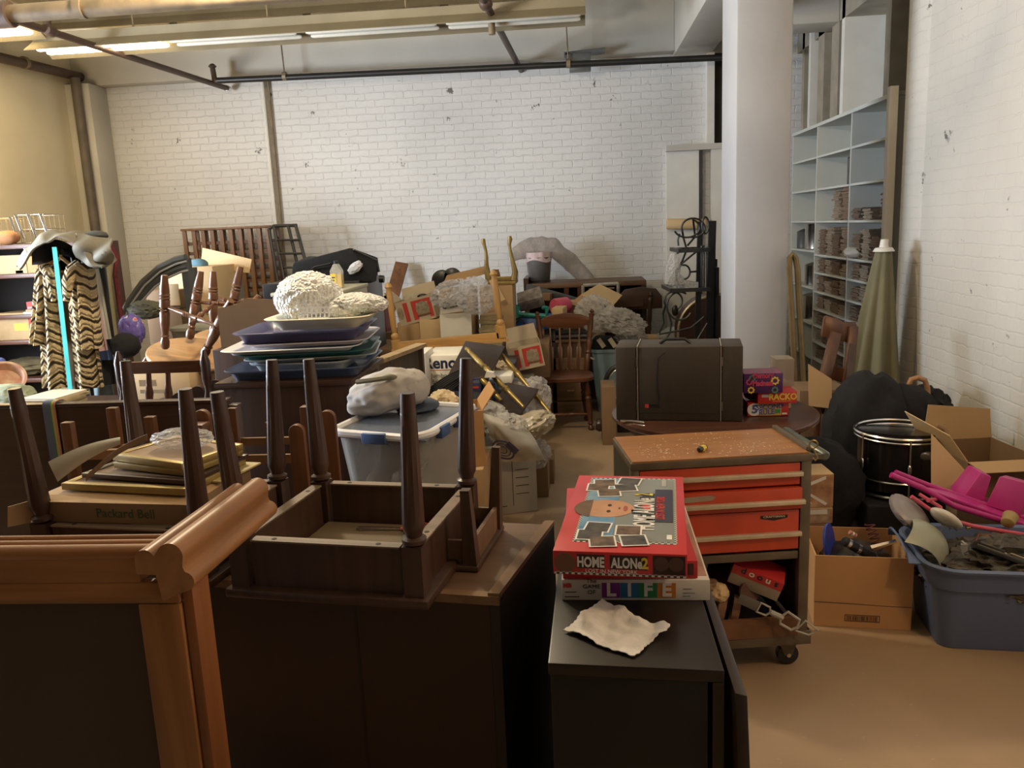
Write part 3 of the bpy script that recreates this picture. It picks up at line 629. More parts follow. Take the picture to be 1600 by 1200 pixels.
# little photo prints
pm = [mat('photo_print_a', (.20, .13, .08), .5, scale=40, var=.8, bump=0), mat('photo_print_b', (.10, .09, .08), .5, scale=40, var=.7, bump=0)]
snap = [(.27, .87, 5), (.50, .90, -8), (.22, .80, 0), (.47, .80, 10), (.33, .72, 8), (.30, .26, -6), (.55, .23, 0), (.25, .17, 0), (.36, .10, 8), (.60, .12, 10)]
for i, (u, v_, an) in enumerate(snap):
    ca, sa = math.cos(R(an)), math.sin(R(an)); hw, hh = .030*W3/.28, .030
    def rot4(k, e=0): return [(W3*u+(x*ca-y*sa), DH*v_+(x*sa+y*ca)) for x, y in ((-hw*k, -hh*k), (hw*k, -hh*k), (hw*k, hh*k), (-hw*k, hh*k))]
    top(rot4(1), 'snapshot_border', inkwhite, .0014+i*.00012); top(rot4(.86), 'snapshot_print', pm[i % 2], .0015+i*.00012+.0003)
top(rect(W3*.85, .075, W3*.89, .1), 'white_mark', inkwhite, .0012); top(rect(W3*.80, DH*.83, W3*.84, DH*.93), 'small_print', mat('pale_print', (.4, .4, .36), .5, bump=0), .0012)
# front side
dkp = mat('side_dark_print', (.045, .02, .02), .5, scale=40, var=.5, bump=0)
MB().bb((W3*.18, -.0007, .016), (W3*.39, 0, HH-.006)).bb((W3*.43, -.0007, .016), (W3*.71, 0, HH-.006)).bb((W3*.75, -.0007, .008), (W3*.985, 0, HH-.004)).build('side_skyline', dkp, g)
text('lettering', 'HOME', .030, inkwhite, g, (W3*.285, -.0011, HH*.55), FRONT, .66, bold=.001); text('lettering', 'ALONe', .030, inkwhite, g, (W3*.555, -.0011, HH*.55), FRONT, .64, bold=.001)
text('lettering', '2', .032, inkyel, g, (W3*.69, -.0011, HH*.56), FRONT, .9, bold=.001)
text('lettering', 'LOST IN NEW YORK', .0115, inkwhite, g, (W3*.44, -.0011, HH*.20), FRONT, 1)
MB().bb((0.002, -.0009, .002), (W3-.002, 0, .007)).build('side_border', chk, g)
MB().prism([(W3*(.09)+.022*math.cos(i*R(20)), HH*.5+.022*math.sin(i*R(20))) for i in range(18)], (0, 0, 0), (1, 0, 0), (0, 0, 1), (0, -1, 0), .0008).build('side_portrait', mat('dim_skin', (.20, .09, .05), .5, bump=0), g)
for u in (.81, .92): MB().prism([(W3*u+.015*math.cos(i*R(20)), HH*.58+.015*math.sin(i*R(20))) for i in range(18)], (0, -.0009, 0), (1, 0, 0), (0, 0, 1), (0, -1, 0), .0005).build('side_portrait', mat('dim_skin2', (.10, .05, .035), .5, bump=0), g)
# worn white rag
ragm = mat('white_cotton_rag', (.74, .73, .72), .95, scale=60, var=.08, bump=.5, dist=.002)
rc = aZ(962, 985, .905)
def rag(u, v_):
    a_ = R(0); x = (u-.5)*.165+.003*math.sin(v_*9)+.0012*math.sin(v_*61); y = (v_-.5)*.13+.003*math.sin(u*8)+.0012*math.sin(u*57)
    z = .006+.016*max(0, math.sin(u*5.2+v_*2.2))*(.4+.6*v_)+.007*noise.noise(V(u*5, v_*5, 1))+.02*max(0, v_-.75)*(1-abs(u-.35)*2)*3
    return (x, y, max(z, .002))
solo(MB().grid(rag, 44, 36, .0018), 'cleaning_rag', ragm, 'frayed white cotton rag crumpled on the black cabinet in front of the games', 'rag', (rc.x, rc.y, .9008), (0, 0, R(-38)), smooth=True)
# ================================================================== RIGHT SIDE
# ---- tool cart
steel = mat('worn_grey_brown_steel', (.17, .135, .095), .45, .25, var=.45, scale=7)
redp = mat('faded_red_drawer', (.60, .075, .03), .42, scale=5, var=.30, bump=.08); rust = mat('rusty_shelf_steel', (.20, .09, .04), .7, var=.5, scale=9)
alu = mat('aluminium_pull', (.72, .62, .45), .35, .4, scale=12, var=.3, bump=.02)
lam = wood('worn_wood_laminate', (.40, .18, .06), .32, axis=0, scale=1.6, bump=.03)
CW, CD, CH = .645, .36, .855
A = aZ(985, 722, CH-.0)
A = V(A.x, A.y, 0); B = aZ(1268, 706, CH); ang = math.atan2(B.y-A.y, B.x-A.x); CW = (V(B.x, B.y, 0)-A).length
ct = thing('tool_cart', 'red and grey rolling tool cart with three rows of drawers and an open lower shelf', 'tool cart', (A.x, A.y, 0), (0, 0, ang))
b0 = .105; tray = .16
MB().bb((.0, .0, b0), (CW+.01, CD, b0+.035)).bb((-.0, -.008, b0), (CW+.015, -.0, b0+.055)).bb((CW+.01, -.0, b0), (CW+.016, CD, b0+.055)).build('base_tray', steel, ct, bevel=.002)
MB().bb((.01, -.012, b0+.04), (CW-.04, .004, b0+.115)).bb((.02, .004, b0+.04), (CW-.03, CD-.02, b0+.05)).build('shelf', rust, ct)
for nm, x0, x1, y0, y1 in (('corner_post', CW-.038, CW, -.006, .03), ('corner_post', 0, .03, -.006, .03), ('corner_post', CW-.03, CW, CD-.03, CD), ('corner_post', 0, .03, CD-.03, CD)):
    MB().bb((x0, y0, b0+.036), (x1, y1, CH-.03)).build(nm, steel, ct, bevel=.003)
MB().bb((.002, .03, b0+.05), (.012, CD-.03, CH-.03)).build('side_panel', mat('side_green_grey', (.07, .075, .06), .4, .3, var=.3), ct)
MB().bb((CW-.012, .03, b0+.05), (CW-.002, CD-.03, CH-.03)).build('side_panel', steel, ct)
MB().bb((.012, CD-.012, b0+.05), (CW-.012, CD-.002, CH-.03)).build('back_panel', blackpl, ct)
MB().bb((-.002, -.01, CH-.032), (CW+.002, CD, CH-.004)).build('top_frame', steel, ct, bevel=.003)
MB().bb((.006, -.006, CH-.004), (CW-.012, CD-.006, CH+.001)).build('laminate_top', lam, ct)
MB().bb((CW-.012, .02, CH-.004), (CW+.006, CD, CH+.014)).build('side_rail', steel, ct, bevel=.002)
zt_ = CH-.036
dr = [(zt_, .085, .035), (zt_-.092, .082, .045), (zt_-.178, .155, .085)]
dimr = mat('drawer_shadow_gap', (.03, .01, .01), .8)
for i, (z_, h_, ph) in enumerate(dr):
    yo = -.004-(.012 if i == 1 else 0)
    d_ = MB().bb((.032, yo, z_-h_+.003), (CW-.042+(.006 if i == 1 else 0), yo+.25, z_)).build('drawer', redp, ct, bevel=.002)
    MB().bb((.025, yo-.02, z_-ph-.012), (CW-.036+(.006 if i == 1 else 0), yo, z_-ph+.004)).build('drawer_pull', alu, d_, bevel=.002)
MB().bb((.03, 0, .448), (CW-.04, .012, .448+.03)).build('lower_rail', steel, ct, bevel=.002)
tp = MB().prism([(0, 0), (.11, .002), (.125, -.006), (.11, -.018), (0, -.02)], (CW*.50-.15, -.017, zt_-.105), (1, 0, .02), (0, 0, 1), (0, -1, 0), .0008).build('masking_tape', mat('old_tape', (.38, .30, .22), .7), ct)
bg = MB().prism([(0, 0), (.10, 0), (.10, .010), (0, .010)], (CW-.185, -.0045, zt_-.205), (1, 0, 0), (0, 0, 1), (0, -1, 0), .0012).prism([(0, 0), (.10, 0), (.05, -.009)], (CW-.185, -.0045, zt_-.206), (1, 0, 0), (0, 0, 1), (0, -1, 0), .0012).build('badge', blackpl, ct)
text('lettering', 'CRAFTSMAN', .0105, alu, ct, (CW-.135, -.0062, zt_-.2), FRONT, 1.35, bold=.0003)
# casters
for x, y in ((CW-.06, .05), (.05, .05), (CW-.06, CD-.06), (.05, CD-.06)):
    cs = MB().bb((x-.035, y-.03, b0-.012), (x+.035, y+.03, b0-.001)).prism([(-.03, .08), (.035, .08), (.02, .03), (-.01, .03)], (x, y-.022, .012), (1, 0, 0), (0, 0, 1), (0, 1, 0), .044).build('caster', steel, ct)
    MB().lathe((x+.006, y-.018, .042), (x+.006, y+.018, .042), [(0, .028), (.08, .040), (.5, .042), (.92, .040), (1, .028)], 22).build('wheel', blackpl, cs, True)
    MB().lathe((x+.006, y-.024, .042), (x+.006, y+.024, .042), [(0, .008), (1, .008)], 10).build('axle_nut', alu, cs, True)
# push handle on the right
h0 = V(CW+.03, .33, CH-.005); h1 = V(CW+.055, .0, CH-.02)
MB().bb((CW-.002, .31, CH-.02), (CW+.04, .34, CH-.006)).bb((CW-.002, -.0, CH-.03), (CW+.055, .02, CH-.012)).build('handle_bracket', steel, ct)
MB().lathe(h0, h1, [(0, .012), (.02, .018), (.98, .018), (1, .012)], 14).build('push_handle', mat('grey_green_handle', (.13, .15, .13), .3, .3), ct, True)
# metal buckle hanging from the handle
hk = thing('strap_buckle', 'small brass ring and buckle hanging from the end of the cart handle', 'buckle', aY(1271, 694, A.y+.01))
brassy = mat('tarnished_brass', (.42, .30, .12), .35, .8, var=.4)
MB().tube([(.014*math.cos(i*R(30)), 0, .014*math.sin(i*R(30))) for i in range(12)], .003, 6, True).build('ring', brassy, hk, True)
MB().tube([(.0, 0, -.014), (.01, 0, -.04), (.016, 0, -.05), (.008, 0, -.06), (.0, 0, -.05)], .003, 6).build('hook', brassy, hk, True)
# litter on the cart top
ca = Matrix.Translation(ct.location) @ Matrix.Rotation(ang, 4, 'Z')
random.seed(11); mb = MB()
for i in range(230):
    cl = random.choice([(.12, .1), (.12, .12), (.30, .2), (.46, .09), (.46, .09), (.5, .1), (.4, .28)])
    x = min(max(random.gauss(cl[0], .06), .02), CW-.04); y = min(max(random.gauss(cl[1], .05), .01), CD-.02); r_ = random.uniform(.001, .0038)
    mb.prism([(r_*random.uniform(.6, 1.4)*math.cos(k*1.05), r_*random.uniform(.4, .9)*math.sin(k*1.05)) for k in range(6)], (x, y, CH+.0012), (1, 0, 0), (0, 1, 0), (0, 0, 1), .0009)
mb.xf(ca)
solo(mb, 'paint_flakes', mat('cream_flakes', (.85, .75, .58), .7, bump=0), 'scattered cream paint flakes on the wooden top of the tool cart', 'debris', world=True)['kind'] = 'stuff'
p = ca @ V(.285, .085, CH+.0115)
lt = thing('lighter', 'black pocket lighter with a yellow label on the tool cart top', 'lighter', p, (0, 0, R(52)))
MB().lathe((-.026, 0, 0), (.026, 0, 0), [(0, .008), (.05, .0105), (.95, .0105), (1, .008)], 6).build('body', blackpl, lt)
MB().lathe((-.006, 0, 0), (.016, 0, 0), [(0, .011), (1, .011)], 6).build('label', inkyel, lt)
# content of the lower shelf
zs = b0+.052
def cp(x, y, z): return ca @ V(x, y, z)
sb = thing('board_game_box', 'red and white snoop game box upside down on the lower shelf of tool cart', 'board game', cp(.39, .05, .40), Euler((R(8), R(19), R(-14))))
MB().bb((0, 0, -.06), (.19, .12, .022)).build('box', mat('worn_white_box', (.42, .36, .28), .7, scale=6), sb, bevel=.002)
MB().bb((0, -.0008, -.014), (.19, 0, .022)).bb((.0, 0, .022), (.19, .12, .0225)).build('red_band', gred, sb)
MB().bb((-.0008, 0, -.014), (0, .12, .022)).build('red_end', gred, sb)
for i, ch in enumerate('snoop'):
    text('lettering', ch, .036, inkwhite if i in (1, 3) else ink, sb, (.165-i*.031, -.0016, .005), (R(90), R(180), 0), 1.1, bold=.0008)
# brown paper pieces
for i, (x, y, z, sx, sz, rz, lab, mt_) in enumerate([(.30, .07, .33, .09, .05, 20, 'crumpled brown paper behind the belts on the cart shelf', cardd), (.34, .05, .31, .07, .07, -30, 'torn pale yellow card leaning above the belts on the cart shelf', cardl), (.28, .12, .40, .1, .07, 60, 'grey crumpled bag at the left rear of the cart shelf', mat('grey_paper', (.25, .23, .2), .8))]):
    solo(MB().blob((0, 0, 0), (sx, .07, sz), 20+i, .4, 2.5, 3), 'crumpled_paper', mt_, lab, 'paper', cp(x, y, z), (0, 0, R(rz)), smooth=False)
solo(MB().bb((0, 0, 0), (.23, .20, .13)), 'parts_box', cardd, 'dark box filling the back of the cart shelf under the snoop box', 'box', cp(.30, .14, zs), (0, 0, ang), bevel=.003)
beltm = mat('brown_sanding_belt', (.22, .11, .06), .8, scale=40)
for i, x in enumerate((.30, .35, .405)):
    pts = [(0, .05*math.cos(k*R(20)), .062+.055*math.sin(k*R(20))*(1.1)) for k in range(18)]
    b = MB()
    def bf(u, v_, x=x): a_ = u*2*math.pi; return (-.014+.028*v_+.012*math.sin(a_), .055*math.cos(a_), .067+.062*math.sin(a_))
    b.grid(bf, 28, 3, .002, True)
    solo(b, 'sanding_belt', beltm, ['leftmost sanding belt standing on edge on the cart shelf', 'middle sanding belt standing on edge on the cart shelf', 'right sanding belt of three, nearest the grey rolls on the cart shelf'][i], 'sanding belt', cp(x, .06, zs+.003), (0, 0, ang+R(-18)), 'sanding belts on the cart shelf', smooth=True)
solo(MB().lathe((0, 0, 0), (0, .10, 0), [(0, .05), (.03, .06), (.97, .06), (1, .05)], 22), 'black_roll', blackpl, 'black round roll on the cart shelf behind the grey plastic hanger', 'roll', cp(.475, .07, zs+.063), (0, 0, ang), smooth=True)
solo(MB().lathe((0, 0, 0), (0, .012, 0), [(0, .042), (1, .042)], 22), 'rusty_disc', mat('brown_disc', (.13, .06, .04), .6), 'brown disc standing up just below the snoop game box', 'disc', cp(.455, .035, zs+.155), (R(-8), 0, R(20)))
gp = mat('grey_plastic_bracket', (.45, .43, .38), .5)
gl = thing('plastic_hanger', 'pale grey plastic bracket with loops lying across the cart shelf', 'bracket', cp(.36, .0, .325), Euler((0, R(24), R(-6))))
MB().prism([(.0, -.018), (.08, -.02), (.08, .02), (.0, .018)], (.04, 0, 0), (1, 0, 0), (0, 0, 1), (0, 1, 0), .006).build('plate', mat('dim_grey_plastic', (.16, .155, .14), .5), gl, bevel=.001)
MB().tube([(.12, 0, -.02), (.155, 0, -.018), (.165, 0, 0), (.155, 0, .018), (.12, 0, .02)], .0045, 8, True).tube([(.165, .002, 0), (.215, .002, 0)], .011, 8).tube([(.215, 0, -.025), (.26, 0, -.03), (.275, 0, -.01), (.27, 0, .02), (.22, 0, .03), (.205, 0, 0)], .0055, 8, True).tube([(.275, 0, -.025), (.325, 0, -.02), (.345, 0, 0.012), (.29, 0, .026)], .0045, 8, True).build('loops', gp, gl, True)

# ---- cardboard box with bric-a-brac, on the floor right of the cart
bx0 = aZ(1271, 977, 0); bx1 = aZ(1423, 985, 0); wbx = (bx1-bx0).length; angb = math.atan2(bx1.y-bx0.y, bx1.x-bx0.x)
boxo = mat('orange_tan_cardboard', (.58, .33, .15), .8, scale=2, var=.1, bump=.04)
def open_box(name, label, loc, rot, w, d, h, mt_, flaps=(), group=None, th=.005, cat='box', inner=None):
    o = thing(name, label, cat, loc, rot, group)
    MB().bb((0, 0, 0), (w, d, th)).bb((0, 0, th), (w, th, h)).bb((0, d-th, th), (w, d, h)).bb((0, th, th), (th, d-th, h)).bb((w-th, th, th), (w, d-th, h)).build('body', mt_, o)
    for side, ln, an in flaps:   # an = angle outwards from vertical
        s, c_ = math.sin(R(an)), math.cos(R(an)); k_ = .004
        if side == 'f': MB().prism([(k_, 0), (w-k_, 0), (w-k_*3, ln), (k_*3, ln)], (0, 0, h), (1, 0, 0), (0, -s, c_), (0, c_, s), th).build('flap', mt_, o)
        if side == 'b': MB().prism([(k_, 0), (w-k_, 0), (w-k_*3, ln), (k_*3, ln)], (0, d, h), (1, 0, 0), (0, s, c_), (0, -c_, s), th).build('flap', mt_, o)
        if side == 'l': MB().prism([(k_, 0), (d-k_, 0), (d-k_*3, ln), (k_*3, ln)], (0, 0, h), (0, 1, 0), (-s, 0, c_), (c_, 0, s), th).build('flap', mt_, o)
        if side == 'r': MB().prism([(k_, 0), (d-k_, 0), (d-k_*3, ln), (k_*3, ln)], (w, 0, h), (0, 1, 0), (s, 0, c_), (-c_, 0, s), th).build('flap', mt_, o)
    return o
hb = aY(1271, 868, bx0.y).z
ob = open_box('cardboard_box', 'open tan box with a printed barcode panel, standing between tool cart and blue bin', bx0+V(0, 0, .001), (0, 0, angb), wbx, .34, hb, boxo)
MB().prism([(0, 0), (wbx, 0), (wbx, .004), (0, .004)], (0, -.004, hb*.34), (1, 0, -.02), (0, 0, 1), (0, 1, 0), .004).build('fold_edge', cardd, ob)
MB().bb((0, -.003, 0), (wbx*.995, 0, hb*.34)).build('lower_flap', boxo, ob)
fr = MB(); x0, x1, z0, z1_ = wbx*.32, wbx*.68, .028, .055
fr.bb((x0, -.0045, z0), (x1, -.003, z0+.0022)).bb((x0, -.0045, z1_), (x1, -.003, z1_+.0022)).bb((x0, -.0045, z0), (x0+.0022, -.003, z1_)).bb((x1-.0022, -.0045, z0), (x1, -.003, z1_+.0022)); random.seed(5); x = x0+.008
while x < x1-.01: w__ = random.uniform(.001, .004); fr.bb((x, -.0042, z0+.004), (x+w__, -.003, z1_-.003)); x += w__+random.uniform(.0015, .004)
fr.build('barcode_print', mat('brown_black_ink', (.08, .03, .02), .8, bump=0), ob)
mb_ = Matrix.Translation(ob.location) @ Matrix.Rotation(angb, 4, 'Z')
def bp(x, y, z): return mb_ @ V(x, y, z)
dark_red = mat('dark_red_cloth', (.18, .03, .03), .7, scale=20)
solo(MB().blob((0, 0, 0), (.30, .28, .2), 3, .25, 3, 4), 'bric_a_brac', mat('dark_jumble', (.05, .035, .03), .5, scale=14, var=.7), 'dark jumble of small things filling the barcode box', 'clutter', bp(wbx*.5, .17, hb-.11), smooth=True)['kind'] = 'stuff'
solo(MB().lathe((0, 0, 0), (0, .01, 0), [(0, .075), (.5, .08), (1, .075)], 30), 'blue_plate', mat('royal_blue_plastic', (.03, .06, .42), .35), 'blue round plate standing on edge in the left of the barcode box', 'plate', bp(.085, .16, hb-.0), (R(-10), 0, R(60)), smooth=True)
cb = thing('chrome_handle', 'shiny black and chrome handle sticking up out of the barcode box', 'handle', bp(wbx*.30, .05, hb+.05), Euler((R(10), R(32), R(5))))  # a loose black and chrome handle
MB().lathe((0, 0, 0), (.16, 0, 0), [(0, .012), (.05, .02), (.95, .02), (1, .012)], 14).build('barrel', blackpl, cb, True)
for x in (.02, .07): MB().lathe((x, 0, 0), (x+.014, 0, 0), [(0, .0215), (1, .0215)], 14).build('chrome_band', chrome, cb, True)
for i in range(3): MB().lathe((.0+i*.012, 0, .045), (.008+i*.012, 0, .045), [(0, .009), (1, .009)], 10).build('bead', mat('pink_bead', (.6, .25, .2), .4) if i != 1 else inkwhite, cb)
sp_ = [(.02*math.cos(i*.7), .02*math.sin(i*.7), i*.0022) for i in range(60)]
solo(MB().tube(sp_, .003, 6), 'coiled_cord', dark_red, 'dark red coiled cord in the right of the barcode box', 'cord', bp(wbx*.76, .17, hb-.05), (R(-25), R(-15), 0), smooth=True)  # a coiled cord, solid and thin
solo(MB().taper((0, 0, 0), (.10, .0, .03), .02, .012, 6), 'silver_clip', chrome, 'small silver clip lying in the right of the barcode box', 'clip', bp(wbx*.62, .10, hb+.0))
# leaning illustrated game boxes behind that box
pic = mat('faded_picture_print', (.58, .36, .20), .6, scale=16, var=.6, col2=(.30, .13, .07)); pic2 = mat('faded_picture_print_b', (.50, .40, .28), .6, scale=22, var=.6, col2=(.25, .10, .06))
p = aZ(1266, 866, .29)
for i, (z0, h_, mt_, lab) in enumerate([(.001, .30, cardd, 'plain carton on the floor supporting the illustrated boxes beside the tool cart'), (.302, .075, pic2, 'lower of two illustrated boxes standing between tool cart and black bags'), (.379, .16, pic, 'upper illustrated box with white diagonal bands beside the tool cart')]):
    o = thing('picture_box', lab, 'box', (.95, 3.66, z0), (0, 0, R(3)))
    MB().bb((0, 0, 0), (.185 if i else .18, .16, h_)).build('carton', mt_ if i == 0 else cardl, o, bevel=.003)
    if i:
        MB().bb((.002, -.001, .004), (.183, 0, h_-.004)).build('picture_front', mt_, o)
        MB().bb((.1855, .003, .003), (.1862, .157, h_-.003)).build('picture_side', mt_, o)
        if i == 2:
            MB().prism([(.02, .10), (.15, .15), (.15, .135), (.03, .085)], (0, -.001, 0), (1, 0, 0), (0, 0, 1), (0, -1, 0), .0006).prism([(.03, .09), (.05, .09), (.16, .02), (.15, .01)], (0, -.0011, 0), (1, 0, 0), (0, 0, 1), (0, -1, 0), .0006).prism([(.02, .02), (.09, .02), (.05, .07), (.02, .07)], (0, -.0013, 0), (1, 0, 0), (0, 0, 1), (0, -1, 0), .0006).build('white_band', inkwhite, o)
        else:
            MB().bb((.02, -.0016, .045), (.16, -.001, .068)).build('white_panel', inkwhite, o)

# ---- big blue storage bin full of clutter
binm = mat('slate_blue_plastic', (.12, .17, .31), .38, scale=4, var=.12, bump=.03)
f0 = aZ(1467, 1012, 0); f1 = aZ(1690, 1018, 0)
bn = thing('storage_bin', 'large slate blue plastic storage bin overflowing with toys and electronics at right', 'storage bin', (f0.x, f0.y, .001), (0, 0, R(-6)))
BW, BD, BH = .62, .36, .35
def rr_loop(x0, x1, y0, y1, r, n=5):
    pts = []
    for cx_, cy_, a0 in ((x1-r, y1-r, 0), (x0+r, y1-r, 90), (x0+r, y0+r, 180), (x1-r, y0+r, 270)):
        pts += [(cx_+r*math.cos(R(a0+90*i/n)), cy_+r*math.sin(R(a0+90*i/n))) for i in range(n+1)]
    return pts
def shell(prof, x0, x1, y0, y1, r):   # prof: list (z, offset outward)
    mb = MB(); L0 = None; n = 0
    for z, o in prof:
        lp = rr_loop(x0-o, x1+o, y0-o, y1+o, max(r+o, .01)); n = len(lp); mb.v += [V(x, y, z) for x, y in lp]
    m_ = len(prof); mb.f += [[k*n+i, k*n+(i+1) % n, (k+1)*n+(i+1) % n, (k+1)*n+i] for k in range(m_-1) for i in range(n)]
    mb.f.append(list(range(n))[::-1]); mb.f.append([(m_-1)*n+i for i in range(n)]); return mb
t_ = .05
shell([(0, 0), (.01, .004), (BH*.72, t_*.72), (BH*.74, t_*.74+.012), (BH*.80, t_*.8+.014), (BH*.97, t_+.014), (BH*.975, t_+.028), (BH, t_+.03), (BH+.008, t_+.02), (BH, t_+.006), (BH*.7, t_*.6), (.02, .0), (.012, -.02)], 0, BW, 0, BD, .05).build('body', binm, bn, True)
# raised handle lip at the left end
MB().grid(lambda u, v_: (-t_-.02-.05*v_-.01*math.sin(math.pi*u), .02+(BD-.04)*u, BH-.01+.07*v_*math.sin(math.pi*u)**.5), 14, 4, .008).build('handle_lip', binm, bn, True)
mbn = Matrix.Translation(bn.location) @ Matrix.Rotation(R(-6), 4, 'Z')
def np_(x, y, z): return mbn @ V(x, y, z)
jun = mat('dark_toy_jumble', (.10, .085, .06), .5, scale=24, var=.85, col2=(.012, .012, .012))
solo(MB().blob((0, 0, 0), (.70, .42, .24), 9, .30, 5, 5), 'toy_jumble', jun, 'dark mass of tangled small parts filling the blue storage bin', 'clutter', np_(BW/2, BD/2, BH-.09), smooth=False)['kind'] = 'stuff'
# circuit-like black cassette/vcr mechanism
vc = thing('gutted_tape_player', 'black gutted electronic chassis lying tilted across the blue bin', 'electronics', np_(.13, .06, BH+.045), Euler((R(-24), R(17), R(-20))))
MB().bb((0, 0, 0), (.27, .15, .02)).bb((.01, .01, .02), (.10, .12, .032)).bb((.13, .03, .02), (.24, .12, .028)).build('chassis', blackpl, vc, bevel=.002)
MB().bb((.03, .03, .032), (.06, .05, .0335)).bb((.10, .0, .02), (.106, .14, .024)).bb((.12, .012, .028), (.26, .015, .031)).bb((.20, .09, .028), (.225, .10, .034)).build('bright_part', alu, vc)
MB().bb((.15, .05, .028), (.17, .08, .036)).bb((.19, .04, .028), (.205, .06, .038)).bb((.22, .05, .028), (.23, .1, .04)).build('component', mat('brown_component', (.10, .06, .05), .5), vc)
# grey plastic tub piece and white mask-like part, pale lid
gt_ = mat('grey_translucent_plastic', (.30, .28, .28), .35)
solo(MB().blob((0, 0, 0), (.19, .20, .07), 12, .12, 2, 4, rot=(R(20), R(35), 0)), 'grey_plastic_tray', gt_, 'smoky grey plastic tray hooked on the left end of the blue bin', 'tray', np_(-.06, BD*.72, BH+.11), smooth=True)
solo(MB().grid(lambda u, v_: (.22*(u-.5), .20*(v_-.5), .02-.05*(u-.5)**2*4-.05*(v_-.5)**2*4), 12, 12, .003), 'plastic_dome', mat('dim_pale_plastic', (.34, .36, .28), .3), 'translucent greenish dome leaning inside the left end of the blue bin', 'lid', np_(.02, BD*.42, BH+.05), Euler((R(20), R(48), 0)), smooth=True)
wm = thing('white_toy_shell', 'white curved plastic toy shell with black slots in the blue bin', 'toy', np_(.07, BD*.62, BH+.105), Euler((R(-20), R(38), 0)))
MB().blob((0, 0, 0), (.14, .12, .05), 6, .04, 1, 3, ridged=False).build('shell', mat('glossy_white_plastic', (.68, .64, .56), .3, bump=0), wm, True)
MB().bb((.0, -.03, .022), (.025, -.026, .027)).bb((.0, .02, .022), (.025, .024, .027)).build('slot', ink, wm)
for i, (x, y, z, r_, c_, lab) in enumerate([(.40, .06, .06, .032, (.55, .48, .24), 'pale yellow toy cup lying on its side at the front right of the blue bin'), (.47, .12, .075, .022, (.45, .42, .12), 'small olive toy cup behind the yellow cup in the blue bin'), (.33, .30, .07, .03, (.42, .30, .12), 'tan round toy behind the chassis in the blue bin')]):
    mb = MB().lathe((0, 0, 0), (.05, 0, 0), [(0, r_*.75), (.05, r_*.85), (.9, r_), (1, r_*1.05), (1, r_*.9), (.2, r_*.7)], 18)
    solo(mb, 'toy_cup', mat('toy_%d' % i, c_, .45), lab, 'toy cup', np_(x, y, BH+z-.01), Euler((0, R(-20), R(-70+i*60))), smooth=True)
grn = mat('lime_green_plastic', (.22, .5, .08), .4)
solo(MB().tube([(0, 0, 0), (.03, .0, .03), (.07, 0, .03), (.12, 0, .015)], [.01, .013, .012, .009], 8).tube([(.03, 0, .03), (.025, .0, .06)], .009, 8), 'green_toy', grn, 'lime green branching toy part at the right edge inside the blue bin', 'toy', np_(.46, .06, BH+.055), smooth=True)
random.seed(21)
for i in range(16):
    x = random.uniform(.0, .5); y = random.uniform(.02, .30); z = BH+random.uniform(.03, .075)-.03*(x > .4)
    c_ = random.choice([(.5, .5, .42), (.05, .05, .05), (.35, .1, .05), (.1, .12, .2), (.45, .38, .12), (.3, .3, .3)])
    mb = MB().box((0, 0, 0), (random.uniform(.01, .04), random.uniform(.01, .03), random.uniform(.006, .02)), (random.random()*3, random.random()*3, random.random()*3)) if i % 3 else MB().tube([(0, 0, 0), (.02, .02, .02), (.05, .0, .025), (.08, .03, .0)], .0018, 5)
    solo(mb, 'toy_piece', mat('bit_%d_%d' % (int(c_[0]*100), int(c_[1]*100)), c_, .5, bump=0), 'small loose piece among the tangle in the blue storage bin', 'toy piece', np_(x, y, z), group='loose pieces in the blue bin')

# ---- pink plastic sled-like toy chairs above the bin
pk = mat('magenta_plastic', (.52, .03, .25), .33, bump=.02, var=.1); pk2 = mat('coral_red_plastic', (.62, .10, .16), .35, bump=.02, var=.1)
Yk = 3.45
def kp(x, y, Y=Yk): return aY(x, y, Y)
o = thing('pink_toy', 'magenta plastic toy furniture with long runners lying over the blue bin', 'toy', kp(1560, 835, 3.5))
wpart(MB().tube([kp(1392, 742), kp(1440, 762), kp(1490, 790), kp(1580, 818)], .013, 10), 'runner', pk, o, True)
wpart(MB().tube([kp(1399, 738, 3.58), kp(1450, 758, 3.6), kp(1500, 775, 3.6), kp(1610, 812, 3.6)], .012, 10), 'runner', pk, o, True)
wpart(MB().hexa([kp(1440, 765, 3.5), kp(1600, 826, 3.5), kp(1604, 800, 3.85), kp(1500, 776, 3.85), kp(1440, 760, 3.5), kp(1600, 818, 3.5), kp(1604, 792, 3.85), kp(1500, 768, 3.85)]), 'seat_plate', pk, o, bevel=.004)
a1 = kp(1505, 778, 3.6); a2 = kp(1533, 738, 3.62); a3 = kp(1550, 745, 3.62); a4 = kp(1536, 790, 3.6)
wpart(MB().hexa([a1, a4, a4+V(0, .14, 0), a1+V(0, .14, 0), a2, a3, a3+V(0, .12, 0), a2+V(0, .12, 0)]), 'seat_back', pk, o, bevel=.006)
wpart(MB().hexa([kp(1540, 790, 3.58), kp(1592, 806, 3.58), kp(1640, 800, 3.75), kp(1560, 780, 3.75), kp(1562, 744, 3.62), kp(1615, 758, 3.62), kp(1640, 760, 3.75), kp(1570, 742, 3.75)]), 'bucket_seat', pk, o, bevel=.006)
o = thing('pink_toy', 'coral red plastic rail of a toy, just under the magenta runners over the blue bin', 'toy', kp(1500, 835, 3.32))
wpart(MB().tube([kp(1424, 776, 3.34), kp(1470, 808, 3.34), kp(1520, 822, 3.34), kp(1615, 838, 3.34)], .009, 10), 'rail', pk2, o, True)
